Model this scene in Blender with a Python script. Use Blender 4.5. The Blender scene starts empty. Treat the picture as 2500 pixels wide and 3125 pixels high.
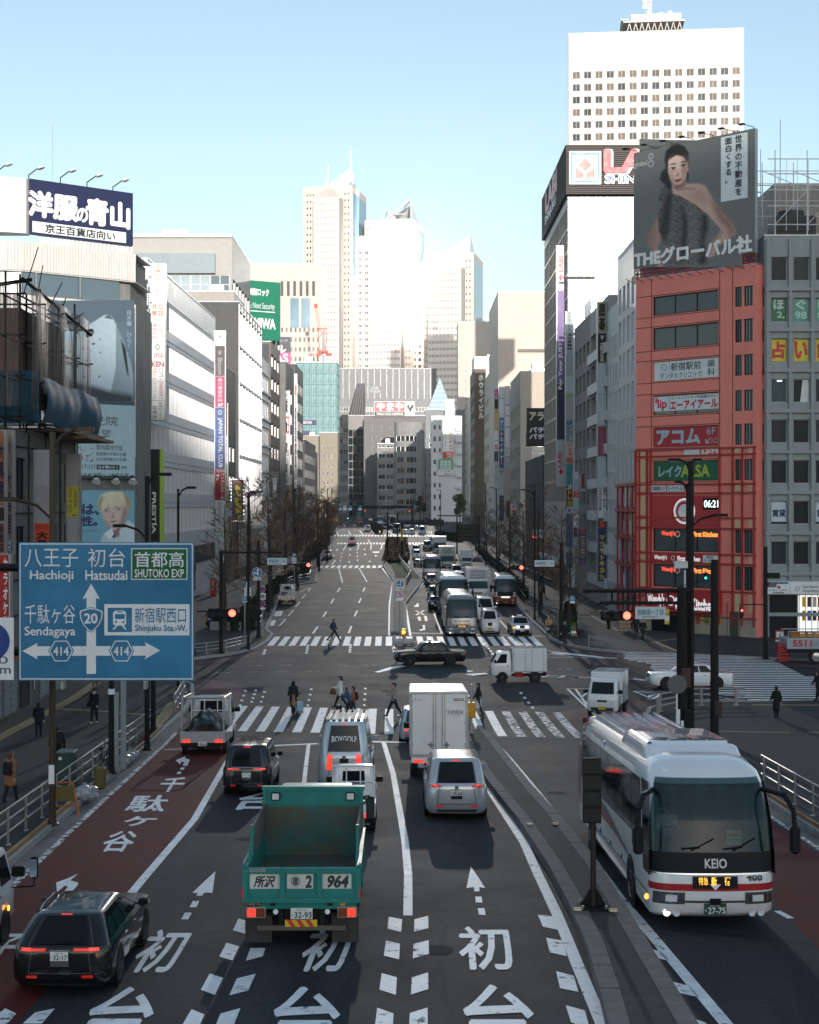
import bpy,bmesh,math,random
import numpy as np
from mathutils import Vector,Matrix
random.seed(7)
R=math.radians
C=bpy.context.scene.collection
SC=bpy.context.scene
# ------------------------------------------------------------------ camera
F,HY,CH=4600.0,1540.0,10.8
cam_d=bpy.data.cameras.new('camera')
cam_d.sensor_fit='HORIZONTAL';cam_d.sensor_width=36.0;cam_d.lens=F/2500*36
cam_d.shift_y=-(3125/2-HY)/2500
cam_d.clip_start=0.5;cam_d.clip_end=6000
cam=bpy.data.objects.new('camera',cam_d);C.objects.link(cam)
cam.location=(0,0,CH);cam.rotation_euler=(R(90),0,0)
SC.camera=cam
# ------------------------------------------------------------------ world, sun, exposure
SUN_EL,SUN_AZ=7.0,-8.0
sun_vec=Vector((-math.sin(R(SUN_AZ))*math.cos(R(SUN_EL)),-math.cos(R(SUN_AZ))*math.cos(R(SUN_EL)),math.sin(R(SUN_EL))))
W=bpy.data.worlds.new('World');SC.world=W;W.use_nodes=True
nt=W.node_tree;nt.nodes.clear()
sky=nt.nodes.new('ShaderNodeTexSky');sky.sky_type='NISHITA';sky.sun_disc=False
sky.sun_elevation=R(SUN_EL+5);sky.sun_rotation=math.atan2(sun_vec.x,sun_vec.y)
sky.altitude=40;sky.air_density=1.0;sky.dust_density=0.6;sky.ozone_density=1.6
bg=nt.nodes.new('ShaderNodeBackground');bg.inputs['Strength'].default_value=0.1
ow=nt.nodes.new('ShaderNodeOutputWorld')
hs=nt.nodes.new('ShaderNodeHueSaturation');hs.inputs['Saturation'].default_value=.82;hs.inputs['Hue'].default_value=.49
nt.links.new(sky.outputs[0],hs.inputs['Color']);nt.links.new(hs.outputs[0],bg.inputs[0]);nt.links.new(bg.outputs[0],ow.inputs[0])
sd=bpy.data.lights.new('sun','SUN');sd.energy=2.5;sd.angle=R(0.5);sd.color=(1.0,0.93,0.86)
sun=bpy.data.objects.new('sun',sd);C.objects.link(sun)
sun.rotation_euler=sun_vec.to_track_quat('Z','Y').to_euler()
SC.view_settings.view_transform='Standard';SC.view_settings.look='None'
SC.view_settings.exposure=1.05;SC.view_settings.gamma=1.0
SC.cycles.max_bounces=6;SC.cycles.volume_bounces=1;SC.cycles.diffuse_bounces=3;SC.cycles.glossy_bounces=3
SC.cycles.transmission_bounces=4;SC.cycles.sample_clamp_indirect=4.0
# ------------------------------------------------------------------ photo geometry
BP=[(-900,2.3),(22,2.3),(30,2.05),(36,1.8),(52,1.0),(66,.3),(72,.1),(80,0),(270,0),(350,1.4),(460,4.4),(650,6.0),(1600,7.0)]
def zg(Y):
 for(a,za),(b,zb)in zip(BP,BP[1:]):
  if Y<=b:return za+(zb-za)*(Y-a)/(b-a)
 return 7.0
def slope(Y):return(zg(Y+2)-zg(Y-2))/4
def at(px,py,Y):return Vector(((px-1250)*Y/F,Y,CH-(py-HY)*Y/F))
def xat(px,Y):return(px-1250)*Y/F
def zat(py,Y):return CH-(py-HY)*Y/F
def gnd(px,py,dz=0.0):
 a,b=12.0,1400.0
 for _ in range(60):
  m=(a+b)/2
  if CH-(py-HY)*m/F>zg(m)+dz:a=m
  else:b=m
 return Vector(((px-1250)*a/F,a,zg(a)+dz))
def gp(pts,crop=None,dz=0.0):
 if crop:pts=[(crop[0]+x/crop[2],crop[1]+y/crop[2])for x,y in pts]
 return[gnd(x,y,dz).to_2d()for x,y in pts]
def cv(crop,x,y):return(crop[0]+x/crop[2],crop[1]+y/crop[2])
K3=(0,1600,2.464);K4=(0,2100,2.464);K5=(600,1600,2.464);K6=(600,2200,1.917);KR=(1600,2000,1.917)
K2=(1200,1600,2.464);KA=(0,2500,2.156);KZ=(850,1480,2.875);KS=(1800,1600,2.464)
# ------------------------------------------------------------------ materials
MATS={}
def nd(n,kind,ins=None,**kw):
 """add a shader node: ins = {socket: value or the output socket to plug in}, kw = node settings"""
 o=n.nodes.new('ShaderNode'+kind)
 for k,v in kw.items():setattr(o,k,v)
 for k,v in(ins or{}).items():plug(n,v,o.inputs[k])
 return o
def plug(n,v,sock):
 if isinstance(v,bpy.types.NodeSocket):n.links.new(v,sock)
 else:sock.default_value=v
def ramp(n,v,a,b,c,d):return nd(n,'MapRange',{'Value':v,'From Min':a,'From Max':b,'To Min':c,'To Max':d}).outputs[0]
def noise(n,vec,sc,det=2,ro=.5):return nd(n,'TexNoise',{'Vector':vec,'Scale':sc,'Detail':det,'Roughness':ro}).outputs[0]
def objco(n):return nd(n,'TexCoord').outputs['Object']
def scaled(n,vec,sc):return nd(n,'Mapping',{'Vector':vec,'Scale':sc}).outputs[0]
def mul(n,a,b):return nd(n,'Math',{0:a,1:b},operation='MULTIPLY').outputs[0]
def tint(n,f,a,b,bt='MULTIPLY'):return nd(n,'Mix',{'Factor':f,'A':a,'B':b},data_type='RGBA',blend_type=bt).outputs['Result']
def M(name,col,rough=.6,metal=0.,var=.12,vs=1.5,bump=0.,bs=60.,spec=.5,coat=0.,emit=0.,ecol=None,streak=0.):
 if name in MATS:return MATS[name]
 m=bpy.data.materials.new(name);m.use_nodes=True;MATS[name]=m;n=m.node_tree;b=n.nodes['Principled BSDF']
 I=lambda k,v:plug(n,v,b.inputs[k])
 for k,v in(('Roughness',rough),('Metallic',metal),('Specular IOR Level',spec),('Coat Weight',coat),('Coat Roughness',.06),('Base Color',(*col,1))):I(k,v)
 if emit:I('Emission Color',(*(ecol or col),1));I('Emission Strength',emit)
 if var or streak:
  tc=objco(n);val=None
  if var:z=noise(n,tc,vs,6,.62);val=ramp(n,z,.3,.7,1-var,1+var);I('Roughness',ramp(n,z,0,1,max(.02,rough-.12),min(1,rough+.12)))
  if streak:st=ramp(n,noise(n,scaled(n,tc,(1.6,1.6,.09)),2.2,5),.35,.75,1,1-streak);val=st if val is None else mul(n,val,st)
  I('Base Color',tint(n,1,(*col,1),val))
  if bump:I('Normal',nd(n,'Bump',{'Height':noise(n,tc,bs,3),'Strength':bump,'Distance':.02}).outputs[0])
 return m
def base_in(m):n=m.node_tree;s=n.nodes['Principled BSDF'].inputs['Base Color'];return n,s,(s.links[0].from_socket if s.links else tuple(s.default_value))
def hexc(h):
 v=[int(h[i:i+2],16)/255 for i in(0,2,4)]
 return tuple(c/12.92 if c<=.04045 else((c+.055)/1.055)**2.4 for c in v)
def glass_mat(name,dark,light,p_light,rough=.04):
 """window glass: most panes dark, some with a drawn blind behind (chosen per pane)"""
 if name in MATS:return MATS[name]
 m=M(name,dark,rough=rough,var=0,spec=.6 if rough<.2 else .2);n=m.node_tree;cr=nd(n,'ValToRGB',{'Fac':nd(n,'ObjectInfo').outputs['Random']});r=cr.color_ramp;r.interpolation='CONSTANT';e=r.elements
 e[0].color=(*dark,1);e[1].position=1-p_light;e[1].color=(*light,1)
 for q,c,k in(((1-p_light)*.5,dark,1.8),(1-p_light*.5,light,.6)):e.new(q).color=(*[v*k for v in c],1)
 plug(n,cr.outputs[0],n.nodes['Principled BSDF'].inputs['Base Color']);return m
WHITE=M('white_paint',(.78,.79,.8),.35,var=.05)
OFFW=M('off_white_panel',(.62,.63,.62),.5,var=.08,streak=.1)
BLA=M('black_plastic',(.01,.01,.012),.5,var=.1,spec=.2)
DS=M('dark_painted_steel',(.012,.01,.0095),.55,var=.2,vs=4,spec=.2)
SL=M('galvanised_steel',(.42,.43,.44),.38,metal=.8,var=.15,vs=6)
CRM=M('bright_steel',(.7,.71,.72),.16,metal=1,var=.08)
RUBBER=M('tyre_rubber',(.018,.018,.018),.85,var=.2,vs=8)
RIM=M('wheel_rim',(.5,.5,.52),.3,metal=.8,var=.1)
GLASS_DK=M('vehicle_glass',(.008,.011,.013),.05,var=0,spec=.28)
GLASS_BUS=M('bus_windscreen_glass',(.03,.05,.057),.05,var=.35,vs=.7,spec=.4)
WDK=glass_mat('dark_window_glass',(.012,.016,.02),(.25,.24,.22),.12)
WIN_BLUE=glass_mat('bluish_window_glass',(.1,.145,.17),(.34,.42,.46),.35)
WIN_TOWER=glass_mat('curtained_window',(.03,.034,.038),(.15,.122,.092),.6,.25)
REDL=M('red_lamp_lens',(.4,.01,.01),.2,var=0,emit=.5,ecol=(1,.07,.04))
REDOFF=M('red_reflector',(.4,.015,.012),.2,var=0,emit=.08,ecol=(1,.05,.03))
AMBER=M('amber_lamp_lens',(.7,.2,.02),.2,var=0,emit=1.5,ecol=(1,.4,.05))
HEADL=M('headlamp_lens',(.7,.72,.75),.08,var=0,spec=.8)
HEADON=M('headlamp_lit',(.9,.9,.85),.1,var=0,emit=.9,ecol=(1,.95,.85))
SIGRED=M('signal_red_light',(.9,.05,.03),.3,var=0,emit=2.6,ecol=(1,.1,.06))
SIGGRN=M('signal_green_light',(.1,.8,.6),.3,var=0,emit=2.5,ecol=(.05,1,.75))
SIGAMB=M('signal_amber_light',(.9,.5,.05),.3,var=0,emit=2.2,ecol=(1,.5,.05))
SIGOFF=M('signal_unlit_lens',(.02,.02,.02),.25,var=0)
def sol(hexs,rough=.5,var=.08,streak=0.,k=1.0,**kw):
 nm='paint_'+hexs+('' if k==1 else '_%d'%(k*100))+('' if rough==.5 else '_r%d'%(rough*100))+('_s' if streak else '')
 return M(nm,tuple(min(.85,c*k)for c in hexc(hexs)),rough,var=var,streak=streak,**kw)
 # ------------------------------------------------------------------ mesh building
class MB:
 def __init__(s):s.v=[];s.f=[];s.mi=[];s.mats=[];s.sm=[]
 def mid(s,m):
  if m not in s.mats:s.mats.append(m)
  return s.mats.index(m)
 def face(s,pts,m,smooth=False):
  i=len(s.v);s.v.extend([tuple(p)for p in pts]);s.f.append(tuple(range(i,i+len(pts))));s.mi.append(s.mid(m));s.sm.append(smooth)
 def mesh(s,verts,faces,m,smooth=False):
  i=len(s.v);s.v.extend([tuple(p)for p in verts]);k=s.mid(m)
  for f in faces:s.f.append(tuple(i+j for j in f));s.mi.append(k);s.sm.append(smooth)
 def box(s,x0,x1,y0,y1,z0,z1,m,T=None):
  P=[(x0,y0,z0),(x1,y0,z0),(x1,y1,z0),(x0,y1,z0),(x0,y0,z1),(x1,y0,z1),(x1,y1,z1),(x0,y1,z1)]
  if T is not None:P=[T@Vector(p)for p in P]
  s.mesh(P,[(0,3,2,1),(4,5,6,7),(0,1,5,4),(1,2,6,5),(2,3,7,6),(3,0,4,7)],m)
 def bbx(s,x0,x1,y0,y1,z0,z1,m,b=.03):
  """box with chamfered edges"""
  vs=[]
  for z,k,c in((z0,b,b*.5),(z0+b,0,b),(z1-b,0,b),(z1,b,b*.5)):
   ax,bx,ay,by=x0+k,x1-k,y0+k,y1-k
   vs+=[(ax+c,ay,z),(bx-c,ay,z),(bx,ay+c,z),(bx,by-c,z),(bx-c,by,z),(ax+c,by,z),(ax,by-c,z),(ax,ay+c,z)]
  fs=[tuple(range(7,-1,-1)),tuple(range(24,32))]
  for r in range(3):
   for i in range(8):fs.append((r*8+i,r*8+(i+1)%8,r*8+8+(i+1)%8,r*8+8+i))
  s.mesh(vs,fs,m)
 def tub(s,p0,p1,r0,m,r1=None,n=8,caps=True,smooth=True):
  p0,p1=Vector(p0),Vector(p1);r1=r0 if r1 is None else r1
  d=(p1-p0);
  if d.length<1e-6:return
  d.normalize();a=d.orthogonal().normalized();b=d.cross(a)
  vs=[]
  for p,r in((p0,r0),(p1,r1)):
   for i in range(n):
    t=2*math.pi*i/n;vs.append(p+a*(r*math.cos(t))+b*(r*math.sin(t)))
  i0=len(s.v)
  s.mesh(vs,[(i,(i+1)%n,n+(i+1)%n,n+i)for i in range(n)],m,smooth)
  if caps:s.mesh(vs,[tuple(range(n-1,-1,-1)),tuple(range(n,2*n))],m)
 def path(s,pts,r,m,n=6):
  for a,b in zip(pts,pts[1:]):s.tub(a,b,r,m,n=n)
 def lathe(s,prof,m,n=16,T=None,smooth=True):
  """prof: (radius, height) pairs turned about local z"""
  vs=[]
  for r,z in prof:
   for i in range(n):
    t=2*math.pi*i/n;p=Vector((r*math.cos(t),r*math.sin(t),z));vs.append(T@p if T is not None else p)
  fs=[]
  for k in range(len(prof)-1):
   for i in range(n):fs.append((k*n+i,k*n+(i+1)%n,(k+1)*n+(i+1)%n,(k+1)*n+i))
  s.mesh(vs,fs,m,smooth)
 def disc(s,c,r,axis,m,n=16,th=0.0):
  T=Vector(axis).normalized().to_track_quat('Z','Y').to_matrix().to_4x4();T.translation=Vector(c)
  if th:s.lathe([(0,0),(r,0),(r,th),(0,th)],m,n,T,False)
  else:s.mesh([T@Vector((r*math.cos(2*math.pi*i/n),r*math.sin(2*math.pi*i/n),0))for i in range(n)],[tuple(range(n))],m)
 def prism(s,poly,axis_o,u,v,n,th,m):
  """flat outline (2D) in the plane o + a*u + b*v, given thickness th along n"""
  o,u,v,n=Vector(axis_o),Vector(u),Vector(v),Vector(n)
  a=[o+u*p[0]+v*p[1]for p in poly];b=[p+n*th for p in a];k=len(a)
  s.mesh(a+b,[tuple(range(k)),tuple(range(2*k-1,k-1,-1))]+[(i,(i+1)%k,k+(i+1)%k,k+i)for i in range(k)],m)
 def bd(s,name,parent=None,loc=None,sharp=35):
  me=bpy.data.meshes.new(name);me.from_pydata(s.v,[],s.f)
  for m in s.mats:me.materials.append(m)
  me.polygons.foreach_set('material_index',s.mi);me.polygons.foreach_set('use_smooth',s.sm)
  me.update()
  if any(s.sm):
   bm=bmesh.new();bm.from_mesh(me);bmesh.ops.remove_doubles(bm,verts=bm.verts,dist=1e-4);bmesh.ops.recalc_face_normals(bm,faces=bm.faces);bm.to_mesh(me);bm.free()
   me.set_sharp_from_angle(angle=R(sharp))
  return link(me,name,parent,loc)
def link(me,name,parent=None,loc=None,rz=0):
 o=bpy.data.objects.new(name,me);C.objects.link(o)
 if parent is not None:o.parent=parent
 if loc is not None:o.location=loc
 if rz:o.rotation_euler=(0,0,rz)
 return o
def tag(o,label=None,cat=None,group=None,kind=None):
 if label:o['label']=label
 if cat:o['category']=cat
 if group:o['group']=group
 if kind:o['kind']=kind
 return o
def thg(name,label,cat,loc=(0,0,0),rz=0,group=None,pitch=0):
 o=bpy.data.objects.new(name,None);C.objects.link(o);o.location=loc
 o.rotation_euler=(pitch,0,rz);o.empty_display_size=.2
 return tag(o,label,cat,group)
def struct(o):o['kind']='structure';return o
def copy_tree(o,parent=None):
 c=o.copy();C.objects.link(c)
 if parent is not None:c.parent=parent
 for ch in o.children:copy_tree(ch,c)
 return c
 # ------------------------------------------------------------------ lettering
GC={}
def glyph(t,bold=0.):
 k=(t,bold)
 if k not in GC:
  c=bpy.data.curves.new('lettering_outline','FONT');c.body=t;c.resolution_u=3;c.offset=bold
  o=bpy.data.objects.new('lettering_outline',c);me=bpy.data.meshes.new_from_object(o)
  vs=[(v.co.x,v.co.y)for v in me.vertices];fs=[tuple(p.vertices)for p in me.polygons]
  bpy.data.objects.remove(o);bpy.data.curves.remove(c);bpy.data.meshes.remove(me)
  GC[k]=(vs,fs)
 return GC[k]
class Fr:
 """a flat face: o = its upper-left corner, u to the right, v DOWN (metres), n outwards"""
 def __init__(s,o,u,n,w,h):s.o=Vector(o);s.u=Vector(u).normalized();s.n=Vector(n).normalized();s.w=w;s.h=h;s.v=Vector((0,0,-1))
 def p(s,fx,fy,d=0.):return s.o+s.u*(fx*s.w)+s.v*(fy*s.h)+s.n*d
def heavier(bold):
 """small shifts that thicken the strokes (em units); none for light lettering"""
 if bold<=.004:return[(0.,0.)]
 if bold<.025:return[(-bold,0),(bold,0),(0,bold),(0,-bold)]
 return[(0,0)]+[(bold*math.cos(a*math.pi/4),bold*math.sin(a*math.pi/4))for a in range(8)]
def ptx(mb,fr,t,x0,y0,x1,y1,m,bold=.0,mode='h',d=.008,slant=0.):
 """fit text into the rectangle (fractions of the face, y downwards)"""
 sh=heavier(bold)
 if len(sh)>1:
  vs,_=glyph(t if mode!='v' else t[:1])
  w_em=max(v[0]for v in vs)-min(v[0]for v in vs)if vs else 1;h_em=max(v[1]for v in vs)-min(v[1]for v in vs)if vs else 1
  if mode=='h':kx,ky=(x1-x0)/w_em,(y1-y0)/h_em
  elif mode=='v':kx,ky=(x1-x0),(y1-y0)/max(1,len(t))
  else:kx,ky=(x1-x0)/h_em,(y1-y0)/w_em
  for i,(a,b)in enumerate(sh):
   ptx(mb,fr,t,x0+a*kx+bold*kx*.0,y0+b*ky,x1+a*kx,y1+b*ky,m,0.,mode,d+.0006*i,slant)
  return
 if mode=='v':
  n=len(t);t=t.replace('ー','｜')
  for i,ch in enumerate(t):
   if ch==' ':continue
   vs,fs=glyph(ch,bold)
   a=y0+(y1-y0)*i/n;b=y0+(y1-y0)*(i+1)/n;pad=(b-a)*.03
   w=1.0
   if ord(ch)<128:
    xs=[v[0]for v in vs];off=.5-(min(xs)+max(xs))/2
    xs_k=.8
   else:off=0;xs_k=1
   pts=[]
   for X,Y in vs:
    gx=min(1.05,max(-.05,(X+off-.5)*xs_k+.5));gy=(.88-Y)
    pts.append(fr.p(x0+(x1-x0)*gx,a+pad+(b-a-2*pad)*gy,d))
   mb.mesh(pts,fs,m)
  return
 vs,fs=glyph(t,bold)
 if not vs:return
 xs=[v[0]for v in vs];ys=[v[1]for v in vs];ax,bx,ay,by=min(xs),max(xs),min(ys),max(ys)
 pts=[]
 for X,Y in vs:
  fx=(X-ax)/(bx-ax+1e-9);fy=(by-Y)/(by-ay+1e-9)
  if slant:fx=fx*(1-slant)+(1-fy)*slant
  if mode=='r':fx,fy=1-fy,fx
  if mode=='l':fx,fy=fy,1-fx
  pts.append(fr.p(x0+(x1-x0)*fx,y0+(y1-y0)*fy,d))
 mb.mesh(pts,fs,m)
def prc(mb,fr,x0,y0,x1,y1,m,d=.005):
 mb.face([fr.p(x0,y1,d),fr.p(x1,y1,d),fr.p(x1,y0,d),fr.p(x0,y0,d)],m)
def ppl(mb,fr,pts,m,d=.01):mb.face([fr.p(x,y,d)for x,y in pts],m)
def prg(mb,fr,cx,cy,r0,r1,m,d=.01,n=24,asp=None):
 asp=fr.w/fr.h if asp is None else asp
 for i in range(n):
  a,b=2*math.pi*i/n,2*math.pi*(i+1)/n
  q=[(cx+r*math.cos(t),cy+r*asp*math.sin(t))for r,t in((r0,a),(r1,a),(r1,b),(r0,b))]
  mb.face([fr.p(x,y,d)for x,y in(q if r0 else q[1:3]+[(cx,cy)])],m)
def sign(name,label,cat,x0,y0,x1,y1,Y,bgm,items=(),th=.25,edge=None,rz=0.,group=None,extra=None,parts=True):
 """sign panel square to the street at depth Y; items: ('t', text, x0,y0,x1,y1, mat, bold, mode) / ('r', x0,y0,x1,y1, mat)"""
 a=at(x0,y0,Y);w=(x1-x0)*Y/F/max(.2,math.cos(rz));h=(y1-y0)*Y/F
 rut=thg(name,label,cat,(a.x,Y,a.z-h),rz,group)
 mb=MB();mb.box(0,w,0,th,0,h,edge or bgm)
 fr=Fr((0,0,h),(1,0,0),(0,-1,0),w,h)
 mb.face([fr.p(.0,1,.004),fr.p(1,1,.004),fr.p(1,.0,.004),fr.p(0,0,.004)],bgm)
 mb.bd('panel',rut)
 rects=MB();txt=MB()
 for it in items:
  if it[0]=='r':prc(rects,fr,*it[1:6],d=.008)
  elif it[0]=='t':
   it=list(it)+[0.02,'h'][len(it)-7:]if len(it)<9 else it
   ptx(txt,fr,it[1],it[2],it[3],it[4],it[5],it[6],it[7],it[8],d=.014)
  elif it[0]=='p':ppl(txt,fr,it[1],it[2],d=.013)
  elif it[0]=='o':prg(txt,fr,*it[1:6],d=.0125)
 if rects.f:rects.bd('coloured_field',rut)
 if txt.f:txt.bd('lettering',rut)
 return rut,fr
 # ------------------------------------------------------------------ draping on the ground
BPY=[b[0]for b in BP]
def drape(mb,polys,m,dz):
 bm=bmesh.new()
 for p in polys:
  try:bm.faces.new([bm.verts.new((q[0],q[1],0))for q in p])
  except ValueError:pass
 bmesh.ops.triangulate(bm,faces=bm.faces)
 ys=[v.co.y for v in bm.verts]
 for b in BPY:
  if min(ys)<b<max(ys):
   bmesh.ops.bisect_plane(bm,geom=bm.verts[:]+bm.edges[:]+bm.faces[:],dist=1e-4,plane_co=(0,b,0),plane_no=(0,1,0))
 bm.verts.index_update()
 vs=[(v.co.x,v.co.y,zg(v.co.y)+dz)for v in bm.verts]
 mb.mesh(vs,[[v.index for v in f.verts]for f in bm.faces],m);bm.free()
def densify(pts):
 out=[Vector(pts[0][:2])]
 for a,b in zip(pts,pts[1:]):
  a,b=Vector(a[:2]),Vector(b[:2]);ts=[1.0]
  for y in BPY:
   if(a.y-y)*(b.y-y)<0:ts.append((y-a.y)/(b.y-a.y))
  for t in sorted(ts):out.append(a.lerp(b,t))
 return out
def ribbon(pts,width):
 """polyline -> left and right offset lists"""
 L,Rr=[],[]
 for i,p in enumerate(pts):
  a=pts[max(0,i-1)];b=pts[min(len(pts)-1,i+1)];d=(b-a)
  if d.length<1e-6:d=Vector((0,1))
  d.normalize();n=Vector((-d.y,d.x));L.append(p+n*width/2);Rr.append(p-n*width/2)
 return L,Rr
def line_on_ground(mb,pts,width,m,dz=.008):
 p=densify(pts);L,Rr=ribbon(p,width)
 for i in range(len(p)-1):
  mb.face([(q.x,q.y,zg(q.y)+dz)for q in(L[i],Rr[i],Rr[i+1],L[i+1])],m)
def kerb(mb,pts,width,h,m,z0=-.05,off=0.):
 p=densify(pts);L,Rr=ribbon(p,width)
 if off:
  c=[l.lerp(r,.5-off/width)for l,r in zip(L,Rr)];L,Rr=ribbon(c,width)
 for i in range(len(p)-1):
  q=[(x.x,x.y,zg(x.y)+z)for z in(z0,h)for x in(L[i],Rr[i],Rr[i+1],L[i+1])]
  mb.mesh(q,[(4,5,6,7),(0,1,5,4),(2,3,7,6),(3,0,4,7),(1,2,6,5)],m)
def ground_text(mb,t,bl,br,tl,m,bold=.0,crop=None,dz=.009):
 (b0,b1,b2)=gp([bl,br,tl],crop);vs,fs=glyph(t)
 xs=[v[0]for v in vs];ys=[v[1]for v in vs];ax,bx,ay,by=min(xs),max(xs),min(ys),max(ys)
 for k,(a,b)in enumerate(heavier(bold)):
  P=[b0+(b1-b0)*((X+a-ax)/(bx-ax))+(b2-b0)*((Y+b-ay)/(by-ay))for X,Y in vs]
  drape(mb,[[P[i]for i in f]for f in fs],m,dz+.0007*k)
  # ================================================================== GROUND
ASPH=M('asphalt',(.031,.032,.036),.72,var=.22,vs=.35,bump=.12,bs=45,spec=.14)
def asphalt_detail():
 """worn wheel paths, repair patches, oil spots, cracks and grain"""
 n,sock,src=base_in(ASPH);tc=objco(n);f=ramp(n,noise(n,tc,15,2),.3,.7,.7,1.32)
 f=mul(n,f,ramp(n,noise(n,scaled(n,tc,(.9,.03,1)),.9,4),.3,.7,.7,1.35))
 f=mul(n,f,ramp(n,noise(n,tc,1.1,8,.7),.6,.72,1,.55))
 w=tint(n,.35,tc,nd(n,'TexNoise',{'Vector':tc,'Scale':.6}).outputs['Color'],'MIX')
 f=mul(n,f,ramp(n,nd(n,'TexVoronoi',{'Vector':w,'Scale':.14},feature='DISTANCE_TO_EDGE').outputs[0],0,.01,.5,1))
 cell=nd(n,'TexVoronoi',{'Vector':scaled(n,tc,(.28,.06,1)),'Scale':.8},distance='CHEBYCHEV').outputs['Color']
 plug(n,tint(n,1,src,mul(n,f,ramp(n,cell,0,1,.8,1.22))),sock)
asphalt_detail()
PAVE=M('pavement_blocks',(.042,.043,.046),.75,var=.2,vs=.8,bump=.12,bs=20,spec=.15)
PAVE2=M('pale_pavement_blocks',(.085,.082,.078),.75,var=.18,vs=.9,bump=.12,bs=20,spec=.15)
KERBM=M('kerb_concrete',(.2,.19,.18),.8,var=.25,vs=2.5,streak=.2)
KERBL=M('pale_kerb_concrete',(.33,.32,.31),.8,var=.2,vs=2.5)
GUTTER=M('gutter_concrete',(.14,.135,.13),.8,var=.25,vs=1.5)
REDP=M('red_road_coating',(.095,.016,.016),.75,var=.25,vs=.8,bump=.12,bs=40,spec=.15)
PURP=M('worn_red_coating',(.055,.018,.022),.75,var=.3,vs=.7)
def worn(name,col,keep):
 """road paint with real gaps worn through it"""
 m=M(name,col,.55,var=.16,vs=2.2);n=m.node_tree;z=ramp(n,noise(n,objco(n),3.2,9,.78),keep,keep+.05,0,1)
 plug(n,nd(n,'MixShader',{0:z,1:nd(n,'BsdfTransparent').outputs[0],2:n.nodes['Principled BSDF'].outputs[0]}).outputs[0],n.nodes['Material Output'].inputs[0]);return m
PAINT=worn('road_paint',(.85,.85,.85),.37)
PAINTW=worn('worn_road_paint',(.8,.79,.77),.46)
YELLOWP=worn('yellow_road_paint',(.5,.36,.16),.36)
TACT=M('tactile_paving',(.28,.21,.1),.75,var=.2,vs=2)
g=MB()
xs=[-690,-300,-60,-30,0,30,60,300,690]
ysg=[-800]+[b for b in BPY if-800<b<1590]+[1590]
g.mesh([(x,y,zg(y))for y in ysg for x in xs],[(j*9+i,j*9+i+1,j*9+10+i,j*9+9+i)for j in range(len(ysg)-1)for i in range(8)],ASPH)
struct(g.bd('road'))
def pavement(name,poly,m,h=.15):
 mb=MB();drape(mb,[poly],m,h)
 q=densify(list(poly)+[poly[0]])
 for a,b in zip(q,q[1:]):
  mb.face([(a.x,a.y,zg(a.y)-.05),(b.x,b.y,zg(b.y)-.05),(b.x,b.y,zg(b.y)+h),(a.x,a.y,zg(a.y)+h)],KERBM)
 return struct(mb.bd(name))
def ptn(lst,crop=None):return gp(lst,crop)
V2=lambda*p:[Vector(q)for q in p]
e1=gp([(-90,2735),(41,2628),(300,2404),(499,2232),(560,2178),(588,2125),(585,2095),(556,2084)])
near_left=V2((-9.0,22),(-9.0,30))+e1+V2((-60,88.5),(-60,22))
pavement('pavement',near_left,PAVE)
kb=MB();kerb(kb,V2((-9.0,24))+e1,.22,.19,KERBL);struct(kb.bd('kerb'))
gt=MB();drape(gt,[gp([(-160,2860),(47,2697),(540,2232),(575,2196)])+list(reversed(gp([(-200,2830),(41,2640),(499,2238),(556,2186)])))],GUTTER,.004);struct(gt.bd('gutter'))
e2=gp([(0,2030),(420,2030),(600,2013),(700,2000),(780,1983),(815,1961),(831,1940),(812,1925),(848,1838),(900,1788),(965,1778),(967,1722)])
far_l=e2+gp([(985,1700),(1018,1662),(1022,1640),(1012,1625),(1040,1600),(1075,1588)])
pavement('pavement',far_l+V2((-60,620),(-60,112)),PAVE)
kb=MB();kerb(kb,far_l,.25,.18,KERBL);struct(kb.bd('kerb'))
e3=gp([(2420,2500),(2367,2464),(2120,2290),(2010,2215),(1975,2188),(1985,2168),(2080,2150),(2252,2150),(2500,2145)])
near_r=V2((9.2,22),(9.2,28))+gp([(2640,2640)])+e3+V2((60,83),(60,22))
pavement('pavement',near_r,PAVE)
kb=MB();kerb(kb,near_r[:-2],.24,.19,KERBL);struct(kb.bd('kerb'))
gt=MB();drape(gt,[gp([(2640,2690),(2500,2600),(2372,2511),(2120,2330)])+list(reversed(gp([(2640,2650),(2500,2562),(2372,2473),(2120,2300)])))],GUTTER,.004);struct(gt.bd('gutter'))
e4=gp([(1430,1660),(1500,1738),(1577,1848),(1626,1900),(1683,1953),(1728,1971),(1800,1984),(1914,1996),(2072,2001),(2310,2012),(2520,2020)])
pavement('pavement',[gp([(1385,1600)])[0]]+e4+V2((60,104),(60,560)),PAVE)
kb=MB();kerb(kb,e4,.25,.18,KERBL);struct(kb.bd('kerb'))
pp=MB()
drape(pp,[gp([(1740,1962),(1830,1945),(1905,1960),(2055,1998),(1914,1993),(1800,1980)])],PAVE2,.155)
struct(pp.bd('pavement'))
ml=gp([(1424,2262),(1436,2300),(1500,2398),(1600,2524),(1690,2660),(1756,2782),(1819,2923),(1861,3060),(1895,3190)])
mr=gp([(1466,2230),(1500,2275),(1600,2407),(1699,2522),(1803,2657),(1876,2782),(1976,2955),(2059,3100),(2110,3190)])
MEDM=M('median_paving',(.062,.058,.056),.8,var=.3,vs=1.2,bump=.12,bs=20,spec=.15)
pavement('median',ml+list(reversed(mr)),MEDM,.24)
KERBD=M('median_kerb_stone',(.15,.138,.13),.8,var=.3,vs=1.5,streak=.25)
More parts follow.
